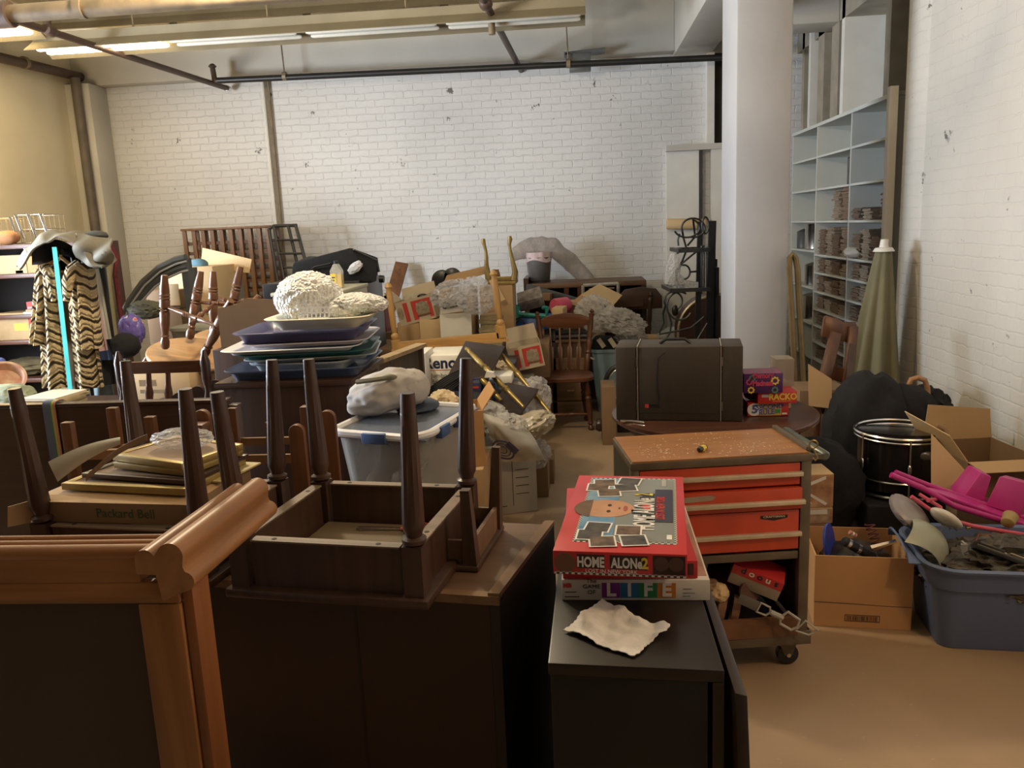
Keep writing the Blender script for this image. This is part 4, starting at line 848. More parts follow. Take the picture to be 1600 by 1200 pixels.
wpart(MB().tube([kp(1436, 772, 3.4), kp(1470, 793, 3.36), kp(1472, 806, 3.34)], .008, 8).tube([kp(1450, 782, 3.34), kp(1462, 780, 3.45)], .008, 8), 'cross_bar', pk2, o, True)
# ---- open carton behind the pink toy
a = aY(1488, 782, 3.75); b_ = aY(1425, 760, 3.95)
sup = MB().bb((1.80, 3.93, .001), (2.28, 4.45, .29))
solo(sup, 'storage_carton', cardd, 'closed carton standing on the floor under the open flapped box by the right wall', 'box', world=True, bevel=.004)
p = aY(1485, 785, 3.95)
ob2 = thing('cardboard_box', 'tan box with wide open flaps against the white wall, above the pink toy', 'box', (p.x+.07, 3.95, .2925), (0, 0, R(6)))
WB, DB, HB = .37, .42, .20
MB().bb((0, 0, 0), (WB, DB, .005)).bb((0, 0, .005), (WB, .005, HB)).bb((0, DB-.005, .005), (WB, DB, HB)).bb((0, .005, .005), (.005, DB-.005, HB)).bb((WB-.005, .005, .005), (WB, DB-.005, HB)).build('body', cardd, ob2)
MB().prism([(0, 0), (DB, 0), (DB-.01, .20), (.02, .16)], (0, 0, HB), (0, 1, 0), (-.55, 0, .83), (.83, 0, .55), .004).build('flap', cardl, ob2)
MB().prism([(0, 0), (WB, 0), (WB-.02, .14), (.01, .14)], (0, 0, HB), (1, 0, 0), (0, -.8, -.15), (0, -.15, .8), .004).build('flap', card, ob2)
MB().prism([(0, 0), (WB, 0), (WB-.01, .16), (.03, .20)], (0, DB, HB), (1, 0, 0), (0, .1, .95), (0, -.95, .1), .004).build('flap', card, ob2)
pl_ = MB().prism([(0, 0), (.16, .03), (.19, .19), (0, .27)], (0, 0, 0), (1, 0, -.1), (0, 0, 1), (0, 1, 0), .004)
p = aY(1423, 752, 3.86)
solo(MB().prism([(0, 0), (.22, -.04), (.21, .12), (.02, .30)], (0, 0, 0), (.92, .3, -.1), (0, .25, .97), (0, 1, 0), .004), 'cardboard_piece', cardl, 'pale cardboard flap standing upright left of the open box at right', 'cardboard', (p.x+.09, 3.84, .36), group=None)
# ---- black drum with chrome rims
o = thing('drum', 'black bass drum with chrome hoops between black bags and the open box', 'drum', V(1.66, 4.30, .25))
shell_m = mat('glossy_black_shell', (.012, .012, .014), .18, bump=0)
c0 = aY(1420, 770, 4.25); c1 = aY(1405, 690, 4.25)
cA = V(1.66, 4.30, .265); cB = V(1.67, 4.33, .565)
MBd = MB().lathe(cA, cB, [(0, .21), (1, .21)], 40); wpart(MBd, 'shell', shell_m, o, True)
ds = (cB-cA)
for t_2 in (.0, .25, .93, 1.0):
    c_ = cA+ds*t_2
    pts = [c_+V(.222*math.cos(R(k*9)), .222*math.sin(R(k*9)), 0) for k in range(40)]
    wpart(MB().tube(pts, .008 if t_2 in (0, 1.0) else .005, 6, True), 'chrome_hoop', chrome, o, True)
for an in (200, 262, 320):
    x, y = .226*math.cos(R(an)), .226*math.sin(R(an))
    wpart(MB().tube([cA+V(x, y, .0), cB+V(x, y, .0)], .005, 6).lathe(cA.lerp(cB, .42)+V(x, y, 0), cA.lerp(cB, .58)+V(x, y, 0), [(0, .006), (.2, .011), (.8, .011), (1, .006)], 8), 'tension_rod', chrome, o, True)
an = R(285); c_ = cA.lerp(cB, .72)+V(.215*math.cos(an), .215*math.sin(an), 0)
wpart(MB().blob(c_, (.07, .02, .05), 1, 0, sub=2), 'mount_plate', mat('dull_chrome', (.25, .25, .25), .3, .8), o, True)
solo(MB().bb((1.42, 4.05, 0), (1.88, 4.52, .247)), 'amplifier_box', blackpl, 'black box on the floor under the chrome-hooped drum', 'box', world=True, bevel=.01)
# ---- black bags
def bag(nm, lab, cat, c_, d_, seed, mt_=blackfab, rot=(0, 0, 0), amp=.16):
    mb = MB().blob((0, 0, 0), d_, seed, amp, 1.8, 4, rot); zmin = min(v.z for v in mb.v)
    return solo(mb, nm, mt_, lab, cat, c_, smooth=True)
p = aY(1375, 690, 4.6)
gb = bag('garment_bag', 'tall black garment bag slumped below the closed umbrella', 'bag', (p.x-.02, 4.76, .40), (.50, .36, .78), 2)
bag('black_bag', 'black soft bag on the floor between tool cart and drum', 'bag', (1.22, 4.25, .27), (.50, .36, .54), 5)
bg_ = thing('black_backpack', 'black backpack with a silver snap leaning above the drum', 'backpack', aY(1395, 690, 4.75))
c_ = aY(1405, 665, 4.78)
wpart(MB().blob(c_, (.46, .26, .50), 8, .10, 1.6, 4), 'body', blackfab, bg_, True)
wpart(MB().blob(c_+V(-.05, -.10, -.06), (.24, .14, .26), 3, .05, 1.5, 3), 'front_pocket', blackfab, bg_, True)
s_ = aY(1349, 658, 4.60); wpart(MB().blob(s_, (.02, .01, .02), 1, 0, sub=2), 'snap', chrome, bg_, True)
bag('black_cloth_bundle', 'black fluffy cloth bundle around the cane handle beside the right wall', 'cloth', aY(1440, 648, 4.95), (.34, .3, .34), 14, amp=.3)
cn = [aY(x, y, 4.85) for x, y in ((1419, 622), (1418, 605), (1424, 593), (1434, 590), (1445, 594), (1449, 606), (1450, 632))]
cn.append(aY(1449, 700, 4.85)+V(0, 0, -.5))
solo(MB().tube(cn, .016, 12), 'walking_cane', mat('tan_cane_wood', (.42, .22, .10), .35), 'tan bentwood cane handle hooking up out of the black bags', 'cane', world=True, smooth=True)
# ---- leaning wooden chair back
o = thing('broken_chair', 'reddish brown chair frame leaning up in front of the paper shelves', 'chair part', aY(1290, 720, 5.0))
Yc = 5.0
def cbp(x, y, dY=0): return aY(x, y, Yc+dY)
wpart(MB().prism([(0, 0), (.20, -.06), (.215, .02), (.2, .075), (.13, .075), (.1, .098), (.03, .12), (.015, .10)], cbp(1284, 525), (1, 0, .0), (0, .12, 1), (0, 1, 0), .03), 'crest_rail', mwood, o, bevel=.004)
wpart(MB().bar(cbp(1306, 520), cbp(1276, 640, -.12), .065, .03, (0, -1, 0)), 'stile', mwood, o, bevel=.003)
wpart(MB().bar(cbp(1334, 510), cbp(1312, 675, -.12), .05, .03, (0, -1, 0)), 'stile', mwood, o, bevel=.003)
wpart(MB().bar(cbp(1296, 580, -.04), cbp(1326, 590, -.04), .08, .025, (0, -1, 0)), 'cross_rail', mwood, o)
wpart(MB().bar(cbp(1282, 634, -.1), cbp(1315, 645, -.1), .08, .025, (0, -1, 0)), 'cross_rail', mwood, o)
wpart(MB().bar(cbp(1334, 510, .02), V(1.46, 4.62, .02), .045, .03, (0, -1, 0)), 'leg', dwood, o)
wpart(MB().bar(cbp(1276, 640, -.12), V(1.32, 4.7, .02), .05, .03, (0, -1, 0)), 'leg', mwood, o)
# ---- closed patio umbrella
o = thing('patio_umbrella', 'closed olive green patio umbrella standing upside the right wall by the shelves', 'umbrella', V(2.02, 5.75, .002))
tp = aY(1381, 388, 5.75); bt = aY(1352, 690, 5.75); bt.z = .12
olive = mat('olive_canvas', (.18, .165, .095), .85, scale=5, var=.22, bump=.3)
def umb(u, v_):
    a_ = u*2*math.pi; r_ = .055+.20*v_**.9; r_ *= 1+.22*math.cos(a_*8)*(.25+v_); c_ = tp.lerp(bt, v_); return (c_.x+r_*math.cos(a_)*.8, c_.y+r_*math.sin(a_)*.7, c_.z)
wpart(MB().grid(umb, 96, 24, .004, True), 'canopy', olive, o, True)
wpart(MB().lathe(bt, tp+V(.01, 0, .06), [(0, .018), (1, .018)], 10), 'pole', white, o, True)
wpart(MB().lathe(tp+V(0, 0, -.02), tp+V(0, 0, .06), [(0, .07), (.3, .055), (.35, .03), (1, .022)], 14), 'cap', white, o, True)
wpart(MB().lathe((bt.x, bt.y, .002), bt, [(0, .02), (1, .02)], 10), 'pole_end', white, o)
# ---- two brass bed rails by the pillar
brass = mat('aged_brass', (.27, .19, .09), .35, .7, var=.4)
q0 = aY(1236, 400, 5.7)
o = thing('brass_hoop', 'tall narrow aged brass hoop leaning beside the pillar', 'metal frame', aY(1252, 720, 5.6))
pts = [aY(1250, 712, 5.5), aY(1233, 420, 5.7), aY(1234, 403, 5.7), aY(1238, 397, 5.7), aY(1243, 403, 5.7), aY(1246, 420, 5.7), aY(1262, 712, 5.5)]
pts[0].z = .0; pts[-1].z = .0
wpart(MB().tube(pts, .02, 8), 'tube', brass, o, True)
pts = [p_+V(.045, -.03, 0) for p_ in pts[1:]]
# ---- round table with case, games
tr = thing('round_table', 'dark round wooden table behind the tool cart, carrying a case and small games', 'table', (.66, 4.08, 0))
tm = wood('dark_round_top', (.085, .035, .022), .28, axis=0, scale=2)
MB().lathe((0, 0, .718), (0, 0, .75), [(0, .49), (.3, .505), (.8, .505), (1, .49)], 56).build('tabletop', tm, tr, True)
MB().lathe((0, 0, .66), (0, 0, .717), [(0, .42), (1, .42)], 40).build('apron', tm, tr, True)
for an in (45, 135, 225, 315):
    MB().lathe((.33*math.cos(R(an)), .33*math.sin(R(an)), .659), (.38*math.cos(R(an)), .38*math.sin(R(an)), 0), [(0, .03), (.1, .03), (.2, .022), (.3, .032), (.6, .022), (1, .016)], 12).build('leg', mwood, tr, True)
# case
c0 = aZ(963, 657, .75); c1 = aZ(1160, 659, .75); cw = (c1-c0).length; angc = math.atan2(c1.y-c0.y, c1.x-c0.x); hc = aY(963, 543, c0.y).z-.75
cs = thing('hard_case', 'large dark brown hard case with pale edging bands standing on the round table', 'case', (c0.x, c0.y, .7515), (0, 0, angc))
cm = mat('brown_textured_vinyl', (.045, .034, .024), .6, scale=60, var=.2, bump=.3, dist=.002); band = mat('pale_grey_band', (.33, .30, .25), .35, .4)
MB().bb((0, 0, 0), (cw*.167, .26, hc)).build('end_section', cm, cs, bevel=.006)
MB().bb((cw*.182, 0, 0), (cw*.826, .26, hc)).build('main_section', cm, cs, bevel=.006)
MB().bb((cw*.838, 0, 0), (cw, .26, hc)).build('end_section', cm, cs, bevel=.006)
MB().bb((cw*.172, -.003, .0), (cw*.182, .262, hc+.003)).build('edging_band', band, cs); MB().bb((cw*.827, -.003, 0), (cw*.837, .262, hc+.003)).build('edging_band', band, cs)
for x in (.166, .838):
    for z in (.2, .8): MB().bb((cw*x, -.006, hc*z-.02), (cw*x+.006, 0, hc*z+.02)).build('latch', mat('dull_steel', (.25, .24, .22), .35, .7), cs)
MB().bb((cw*.235, -.0015, hc*.175), (cw*.265, 0, hc*.225)).build('red_label', inkred, cs); MB().bb((cw*.27, -.0012, hc*.175), (cw*.35, 0, hc*.225)).build('label', blackpl, cs)
MB().tube([(cw*.35, .1, hc+.002), (cw*.4, .1, hc+.022), (cw*.55, .1, hc+.022), (cw*.6, .1, hc+.002)], .008, 8).build('carry_handle', blackpl, cs, True)
MB().tube([(cw*.40, -.004, hc*.93), (cw*.345, -.006, hc*.85), (cw*.335, -.006, hc*.5), (cw*.35, -.006, hc*.3), (cw*.34, -.008, hc*.22)], .0025, 5).build('power_cord', blackpl, cs, True)
MB().bb((cw*.182, -.0012, hc*.10), (cw*.826, 0, hc*.105)).build('seam', blackpl, cs)
# bar sticking out under the case
p = aZ(990, 662, .757)
solo(MB().tube([(-.06, 0, 0.008), (.0, -.01, .006), (.05, -.05, .006)], .007, 8), 'chrome_tube', chrome, 'short bent chrome tube lying on the round table in front of the case', 'tube', (p.x+.0, c0.y-.04, .7515), (0, 0, R(5)), smooth=True)
# games right of the case
c0_ = aZ(1167, 655, .75)
def gbox(lab, px0, px1, pyb, pyt, zb, mt_, Yf, dp, grp='small games on the round table', rz=0, nm='board_game_box'):
    a_ = aY(px0, pyb, Yf); b2 = aY(px1, pyb, Yf); tz = aY(px0, pyt, Yf).z
    o_ = thing(nm, lab, 'board game', (a_.x, Yf, zb), (0, 0, R(rz)), grp); w_2 = b2.x-a_.x; h_2 = tz-a_.z
    MB().bb((0, 0, 0), (w_2, dp, h_2)).build('box', mt_, o_, bevel=.0015); return o_, w_2, h_2
o, w1_, h1_ = gbox('small red game box reading 5 SECOND RULE, lowest beside the brown case', 1168, 1232, 655, 634, .7515, gred2, 3.93, .20)
MB().bb((w1_*.2, -.001, .003), (w1_*.82, 0, h1_-.003)).build('yellow_panel', mat('mustard_print', (.60, .40, .10), .5, bump=0), o)
MB().prism(ell(w1_*.16, h1_/2, .033, .031, 20), (0, -.001, 0), (1, 0, 0), (0, 0, 1), (0, -1, 0), .0006).build('white_disc', inkwhite, o)
text('lettering', '5', .055, inkblue, o, (w1_*.17, -.002, h1_*.5), FRONT, 1.1, bold=.002)
text('lettering', 'SECOND', .034, inkblue, o, (w1_*.54, -.0016, h1_*.68), (R(90), R(-4), 0), .95, bold=.001)
text('lettering', 'RULE', .034, inkblue, o, (w1_*.46, -.0016, h1_*.28), (R(90), R(-4), 0), .95, bold=.001)
MB().bb((w1_*.66, -.0018, h1_*.2), (w1_*.8, -.001, h1_*.5)).build('green_tag', mat('green_print', (.05, .3, .12), .5, bump=0), o); MB().bb((w1_*.84, -.001, h1_*.1), (w1_*.96, 0, h1_*.22)).build('white_tag', inkwhite, o)
zz = .7515+h1_+.001
o, w1_, h1_ = gbox('red RACKO card game box with yellow letters, in the middle beside the case', 1184, 1245, 631, 613, zz, gred, 3.9, .18)
text('lettering', 'RACKO', .042, inkyel, o, (w1_*.64, -.001, h1_*.55), FRONT, .9, bold=.0015)
MB().bb((w1_*.10, -.001, h1_*.55), (w1_*.28, 0, h1_*.8)).build('grey_tag', mat('grey_print', (.5, .5, .55), .5, bump=0), o); MB().bb((w1_*.38, -.001, h1_*.18), (w1_*.86, 0, h1_*.21)).build('yellow_line', inkyel, o)
solo(MB().blob((0, 0, .03), (.07, .06, .06), 2, .15, 2, 3), 'dark_glass', mat('dark_brown_gloss', (.06, .025, .015), .15), 'dark glossy brown lump beside the RACKO box next to the case', 'object', (aY(1172, 633, 3.97).x+.008, 3.99, zz+.001), smooth=True)
zz += h1_+.001
purp = mat('deep_purple_box', (.07, .015, .13), .4, bump=.02)
o, w1_, h1_ = gbox('purple Memory Madness game box with coloured gears, on top beside the case', 1162, 1223, 612, 582, zz, purp, 3.88, .15)
MB().bb((0.004, .005, h1_), (w1_-.004, .145, h1_+.0008)).build('cover_print', mat('pink_purple_cover', (.40, .04, .14), .45, scale=30, var=.5, col2=(.10, .10, .16), bump=0), o)
text('lettering', 'Memory\nMadness', .037, mat('pink_ink', (.62, .06, .16), .5, bump=0), o, (w1_*.49, -.001, h1_*.70), FRONT, .75, bold=.0015)
def gear(cx_, cz_, r_, mt_):
    pl = []
    for k in range(32): a_ = k*math.pi/16; rr = r_*(1.22 if k % 4 < 2 else 1); pl.append((cx_+rr*math.cos(a_), cz_+rr*math.sin(a_)))
    inn = [(cx_+r_*.62*math.cos(k*math.pi/16), cz_+r_*.62*math.sin(k*math.pi/16)) for k in range(32)]
    mb = MB(); vs = [V(x, -.0012, z) for x, z in pl]+[V(x, -.0012, z) for x, z in inn]+[V(x, 0, z) for x, z in pl]+[V(x, 0, z) for x, z in inn]
    mb.add(vs, [[i, (i+1) % 32, 32+(i+1) % 32, 32+i] for i in range(32)]+[[i, (i+1) % 32, 64+(i+1) % 32, 64+i] for i in range(32)]+[[32+i, 32+(i+1) % 32, 96+(i+1) % 32, 96+i] for i in range(32)])
    mb.build('gear_print', mt_, o)
teal = mat('teal_ink', (.08, .25, .22), .5, bump=0); pinki = MC['pink_ink']
for cx_, cz_, r_, mt_ in ((.80, .62, .017, inkyel), (.22, .78, .014, teal), (.14, .58, .013, pinki), (.19, .16, .014, inkyel), (.8, .14, .014, teal)): gear(cx_*w1_, cz_*h1_, r_, mt_)
p = aY(1215, 612, 4.05)
solo(MB().bb((0, 0, 0), (.09, .12, .135)), 'clear_plastic_case', mat('smoky_clear_plastic', (.42, .36, .30), .2, alpha=.6, bump=0), 'smoky clear plastic box standing behind the purple game box', 'box', (p.x-.02, 4.02, zz-.0), world=False)
solo(MB().bb((0, 0, 0), (.10, .13, zz-.7525)), 'small_carton', card, 'small brown carton under the clear plastic box behind the games', 'box', (p.x-.025, 4.085, .7515))
# cardboard pieces right of the table
p = aY(1270, 632, 4.9)
solo(MB().prism([(0, 0), (.13, -.02), (.13, .15), (0, .24)], (0, 0, 0), (1, 0, 0), (0, .15, 1), (0, 1, 0), .004), 'cardboard_piece', card, 'pointed brown cardboard piece standing behind the round table edge', 'cardboard', (aY(1264, 634, 4.75).x, 4.75, aY(1264, 634, 4.75).z))
solo(MB().bb((0, 0, 0), (.30, .3, .62)), 'tall_carton', cardd, 'brown carton standing on the floor right behind the round table', 'box', (1.36, 5.12, .001), bevel=.003)
# ================================================================== MIDDLE ROWS
# ---- long dark headboard behind the left end table
Yh = 2.62
a = aY(-60, 632, Yh); b_ = aY(352, 627, Yh)
hb = thing('dark_headboard', 'long plain dark brown headboard standing behind the upturned tables, striped strap over its top', 'headboard', ((a.x+b_.x)/2, Yh, 0))
wpart(MB().bb((a.x-.3, Yh, 0), (b_.x, Yh+.035, (a.z+b_.z)/2-.012)), 'panel', dwoodx, hb, bevel=.004)
wpart(MB().bb((a.x-.3, Yh-.004, (a.z+b_.z)/2-.0119), (b_.x+.004, Yh+.04, (a.z+b_.z)/2)), 'top_cap', dwoodx, hb, bevel=.003)
wpart(MB().bb((b_.x+.0045, Yh, 0), (b_.x+.04, Yh+.04, (a.z+b_.z)/2-.02)), 'end_post', dwood, hb, bevel=.004)
zc = (a.z+b_.z)/2
p = aY(80, 628, Yh)
st_m = stripes_mat('rainbow_webbing', [(.10, .12, .22), (.10, .12, .22), (.09, .13, .2), (.08, .16, .14), (.35, .38, .12), (.5, .2, .08)], 1/.046, 0)
solo(MB().grid(lambda u, v_: (.046*u, *((-.008, -.22+.222*min(1, v_*1.25)) if v_ < .8 else (-.008+.055*(v_-.8)/.2, .0045+.006*math.sin((v_-.8)*15.7)))), 4, 24, .0025), 'striped_strap', st_m, 'grey strap with rainbow edge hanging over the dark headboard', 'strap', (p.x-.03, Yh, zc), smooth=True)
# ---- plain wooden racks whose pegs show between the table legs
o = thing('upturned_chair', 'brown square-legged chair turned upside down behind the flat carton', 'chair', (aY(160, 700, 2.42).x, 2.42, 0))
def post(x, y0, Y, w, mt_, par, rnd=False, z0=0, nm='leg'):
    p_ = aY(x, y0, Y); mb = MB()
    if rnd: mb.prism([(-w/2, z0), (w/2, z0)]+[(w/2*math.cos(R(k*20)), p_.z-w/2+w/2*math.sin(R(k*20))) for k in range(10)], (p_.x, Y, 0), (1, 0, 0), (0, 0, 1), (0, 1, 0), .025)
    else: mb.bb((p_.x-w/2, Y, z0), (p_.x+w/2, Y+w*.8, p_.z))
    return wpart(mb, nm, mt_, par, bevel=.003)
rw_ = wood('reddish_square_wood', (.16, .065, .025), .45)
rwx = wood('reddish_rail_wood', (.30, .15, .06), .45, axis=0)
for x, y, Y in ((101, 661, 2.36), (172, 638, 2.5), (231, 652, 2.5)): post(x, y, Y, .034, rw_, o)
zz1 = aY(150, 700, 2.4).z
wpart(MB().bb((aY(101, 700, 2.36).x, 2.37, zz1-.03), (aY(231, 700, 2.5).x, 2.39, zz1)), 'rail', rwx, o)
wpart(MB().bb((aY(172, 700, 2.5).x, 2.505, zz1-.05), (aY(231, 700, 2.5).x, 2.52, zz1-.02)), 'rail', rwx, o)
o = thing('wooden_rack', 'reddish brown wooden rack with round-topped slats between the upturned table legs', 'rack', (aY(430, 700, 2.55).x, 2.55, 0))
post(312, 641, 2.5, .055, rw_, o, True, nm='slat'); post(361, 638, 2.56, .028, rw_, o, nm='slat'); post(418, 660, 2.58, .022, rw_, o, nm='slat')
post(461, 664, 2.45, .05, rw_, o, True, nm='slat'); post(478, 636, 2.5, .045, rw_, o, nm='slat'); post(509, 642, 2.62, .055, rw_, o, True, nm='slat')
for y, w in ((689, .024), (716, .03)):
    p0, p1 = aY(335, y, 2.56), aY(470, y, 2.56); wpart(MB().bb((p0.x, 2.586, p0.z-w), (p1.x, 2.60, p0.z)), 'rail', rwx, o)
p = aY(306, 662, 2.46); wpart(MB().bb((p.x-.045, 2.44, p.z-.05), (p.x+.03, 2.499, p.z)), 'block', rw_, o, bevel=.006)
# ---- dark spindle chair back (left of trays)
Yq = 3.35
o = thing('spindle_chair', 'dark chair back with ball-topped turned posts beyond the dark headboard', 'chair', (aY(262, 640, Yq).x, Yq, 0))
K = [(0, .016), (.1, .022), (.2, .014), (.3, .024), (.42, .016), (.5, .026), (.62, .018), (.7, .028), (.80, .026), (.86, .012), (.90, .02), (.96, .022), (1, .006)]
for x, y in ((184, 549), (318, 547)):
    p = aY(x, y, Yq); wpart(MB().lathe((p.x, Yq, 0), p, K, 14), 'post', dwood, o, True)
p0, p1 = aY(190, 566, Yq), aY(318, 566, Yq); wpart(MB().bb((p0.x, Yq-.012, p0.z-.052), (p1.x, Yq+.012, p0.z)), 'top_rail', mwoodx, o, bevel=.004)
p0, p1 = aY(190, 628, Yq), aY(318, 628, Yq); wpart(MB().bb((p0.x, Yq-.012, p0.z-.06), (p1.x, Yq+.012, p0.z)), 'low_rail', mwoodx, o, bevel=.004)
for x in (232, 262): p0, p1 = aY(x, 575, Yq), aY(x+2, 640, Yq); wpart(MB().lathe(p1, p0, [(0, .01), (.4, .018), (.6, .012), (1, .01)], 10), 'spindle', mwood, o, True)
# scalloped shelf piece
def scal(n, w, h, bot=-.05): 
    pts = [(0, bot)]
    for i in range(n*8+1): u = i/(n*8); pts.append((w*u, h*abs(math.sin(u*n*math.pi))**.6))
    return pts+[(w, bot)]
p = aY(236, 640, 3.55); solo(MB().prism(scal(4, .38, .035, -p.z+.002), p, (.93, .0, .28), (0, 0, 1), (0, 1, 0), .02), 'scalloped_board', dwoodx, 'dark board with scalloped top edge lying behind the spindle chair back', 'board')
# ---- two upturned round-seat chairs
seatm = wood('golden_oak_seat', (.50, .28, .12), .35, axis=0, scale=2); legw = wood('brown_turned_oak', (.15, .065, .03), .35)
LK0 = [(0, .013), (.03, .02), (.10, .021), (.16, .015), (.18, .020), (.2, .015), (.35, .022), (.5, .023), (.52, .018), (.54, .024), (.56, .018), (.58, .024), (.62, .023), (.66, .024), (.68, .021), (.70, .024), (.72, .021), (.74, .024), (.76, .021), (.78, .022), (1, .014)]
LK = [(t_, r_*1.22) for t_, r_ in LK0]
def windsor(label, seat_c, rx, ry, legs, tilt, strs, group=None):
    o = thing('upturned_windsor_chair', label, 'chair', seat_c, group=group)
    Mt = Euler(tilt).to_matrix(); mb = MB(); pts = []
    for dz, k in ((-.02, .9), (-.016, .98), (0, 1), (.012, .985), (.018, .95)):
        for i in range(40):
            a_ = i*math.pi/20; r_ = 1+.04*math.cos(2*a_); pts.append(Vector(seat_c)+Mt @ V(rx*k*r_*math.cos(a_), ry*k*math.sin(a_), dz))
    mb.add(pts, [[k*40+i, k*40+(i+1) % 40, (k+1)*40+(i+1) % 40, (k+1)*40+i] for k in range(4) for i in range(40)]+[list(range(40))[::-1], [160+i for i in range(40)]])
    wpart(mb, 'seat', seatm, o, True)
    for a_, b__ in legs: wpart(MB().lathe(a_, b__, LK, 14), 'leg', legw, o, True)
    for a_, b__ in strs: wpart(MB().lathe(a_, b__, [(0, .007), (.2, .010), (.35, .013), (.4, .016), (.42, .011), (.44, .016), (.46, .012), (.6, .012), (.62, .016), (.64, .011), (.66, .016), (.8, .010), (1, .007)], 10), 'stretcher', legw, o, True)
    return o
Yw = 4.5
def wp(x, y, dY=0): return aY(x, y, Yw+dY)
L1 = [(wp(258, 545, -.10), wp(257, 430, -.14)), (wp(296, 530, .12), wp(314, 424, .18)), (wp(318, 556, -.2), wp(361, 470, -.34)), (wp(352, 535, .12), wp(376, 417, .2))]
def mid(l, t_): return l[0].lerp(l[1], t_)
s1 = [(mid(L1[0], .58), mid(L1[2], .55)), (mid(L1[1], .55), mid(L1[3], .5)), (mid(L1[0], .42).lerp(mid(L1[2], .5), .5), mid(L1[1], .55).lerp(mid(L1[3], .5), .5))]
ow = windsor('upturned oak chair nearest the coat rack, its round seat tilted and four turned legs up', wp(298, 556), .235, .235, L1, (R(13), R(13), 0), s1, 'upturned chairs by the trays')
# its spindles and back below the seat
for x0, x1 in ((238, 222), (252, 246), (264, 262), (276, 270), (296, 290)):
    wpart(MB().lathe(wp(x0, 562, -.05), wp(x1, 588, -.05), [(0, .009), (.4, .012), (.6, .016), (1, .006)], 8), 'back_spindle', legw, ow, True)
for x0, y0, x1, y1 in ((232, 556, 210, 612), (286, 572, 262, 622), (300, 572, 282, 618)):
    wpart(MB().lathe(wp(x0, y0, -.1), wp(x1, y1, -.15), [(0, .012), (.2, .022), (.3, .014), (.5, .026), (.6, .016), (1, .018)], 10), 'back_post', legw, ow, True)
c_ = wp(246, 590, -.05); wpart(MB().tube([wp(215, 590, -.05), wp(235, 584, -.1), wp(262, 584, -.1), wp(290, 590, -.05)], .014, 8), 'back_rail', mwood, ow, True)
Yw = 4.95
L2 = [(wp(333, 525, -.1), wp(333, 424, -.1)), (wp(366, 515, .1), wp(405, 462, .15)), (wp(352, 540, -.15), wp(386, 478, -.25)), (wp(372, 520, .1), wp(398, 485, .15))]
s2 = [(mid(L2[0], .55), wp(372, 482)), (wp(330, 462), wp(382, 480)), (wp(352, 478), wp(395, 466, .2))]
windsor('second upturned oak chair, its round seat partly hidden behind the dark carton', wp(356, 535), .21, .21, L2, (R(12), R(12), 0), s2, 'upturned chairs by the trays')
# table under the chairs
o = thing('low_table', 'dark low table buried under the upturned oak chairs', 'table', (-1.95, 4.6, 0))
tx1 = aY(364, 476, 4.3).x-.04
wpart(MB().bb((-2.55, 4.15, .80), (tx1, 5.25, .84)), 'tabletop', dwoodx, o, bevel=.004)
for x in (-2.5, tx1-.05):
    for y in (4.2, 5.2): wpart(MB().bb((x-.03, y-.03, 0), (x+.03, y+.03, .7999)), 'leg', dwood, o)
p = aY(262, 600, 4.3); o = solo(MB().bb((0, 0, 0), (.42, .30, .16)), 'printed_carton', cardl, 'tan printed carton under the upturned oak chair seat', 'box', (p.x-.25, 4.25, .8415), (0, 0, R(-4)), bevel=.003)
MB().bb((.12, -.0008, .085), (.165, 0, .12)).bb((.175, -.0008, .085), (.22, 0, .12)).build('faded_print', mat('faded_brown_ink', (.30, .21, .11), .8, bump=0), o)
MB().bb((.12, -.0008, .045), (.26, 0, .065)).build('faded_print', MC['faded_brown_ink'], o)
# ---- dark dresser carrying the storage lids
Yd = 3.35
a = aY(340, 590, Yd); b_ = aY(545, 600, Yd); zt = 1.095
o = thing('dark_dresser', 'dark brown dresser in the left middle with a pile of storage lids on top', 'dresser', ((a.x+b_.x)/2, Yd, 0))
DW = b_.x-a.x
wpart(MB().bb((a.x, Yd, .0), (b_.x, Yd+.55, zt-.025)), 'carcass', dwood, o, bevel=.004)
wpart(MB().bb((a.x-.015, Yd-.015, zt-.0249), (b_.x+.02, Yd+.57, zt)), 'top', dwoodx, o, bevel=.006)
for z in (.62, .85): wpart(MB().bb((b_.x+.0005, Yd+.03, z), (b_.x+.006, Yd+.52, z+.20)), 'drawer_front', dwoody, o, bevel=.004)
for z in (.72, .95): wpart(MB().tube([(b_.x+.007, Yd+.16, z), (b_.x+.02, Yd+.2, z-.006), (b_.x+.02, Yd+.34, z-.006), (b_.x+.007, Yd+.38, z)], .005, 6), 'drawer_pull', brassy, o, True)
def tray(name, lab, cx, cy, z, w, d, h, mt_, rz=0, tilt=0, out=.03, grp='pile of storage lids and trays', lip=.018):
    pr = [(0, 0), (.006, .004), (h*.85, out*.8), (h*.86, out*.8+lip), (h, out+lip), (h+.003, out+lip-.006), (h-.002, out*.8), (.012, -.004), (.010, -.03)]
    mb = shell(pr, -w/2, w/2, -d/2, d/2, .03)
    return solo(mb, name, mt_, lab, 'tray', (cx, cy, z), (0, R(tilt), R(rz)), grp, smooth=True)
mx_ = (a.x+b_.x)/2
blu1 = mat('steel_blue_plastic', (.07, .10, .18), .35, bump=0); teal1 = mat('teal_green_plastic', (.03, .13, .13), .35, bump=0); wht1 = mat('white_plastic', (.74, .74, .76), .35, bump=0, var=.05)
nav1 = mat('violet_navy_plastic', (.07, .07, .16), .35, bump=0); crm1 = mat('cream_plastic', (.70, .66, .50), .4, bump=0, var=.08); gry1 = mat('pale_grey_plastic', (.45, .5, .52), .35, bump=0)
tray('plastic_tray', 'steel blue storage lid, lowest in the pile on the dark dresser', mx_+.02, 3.63, zt+.001, .53, .46, .042, blu1, 4)
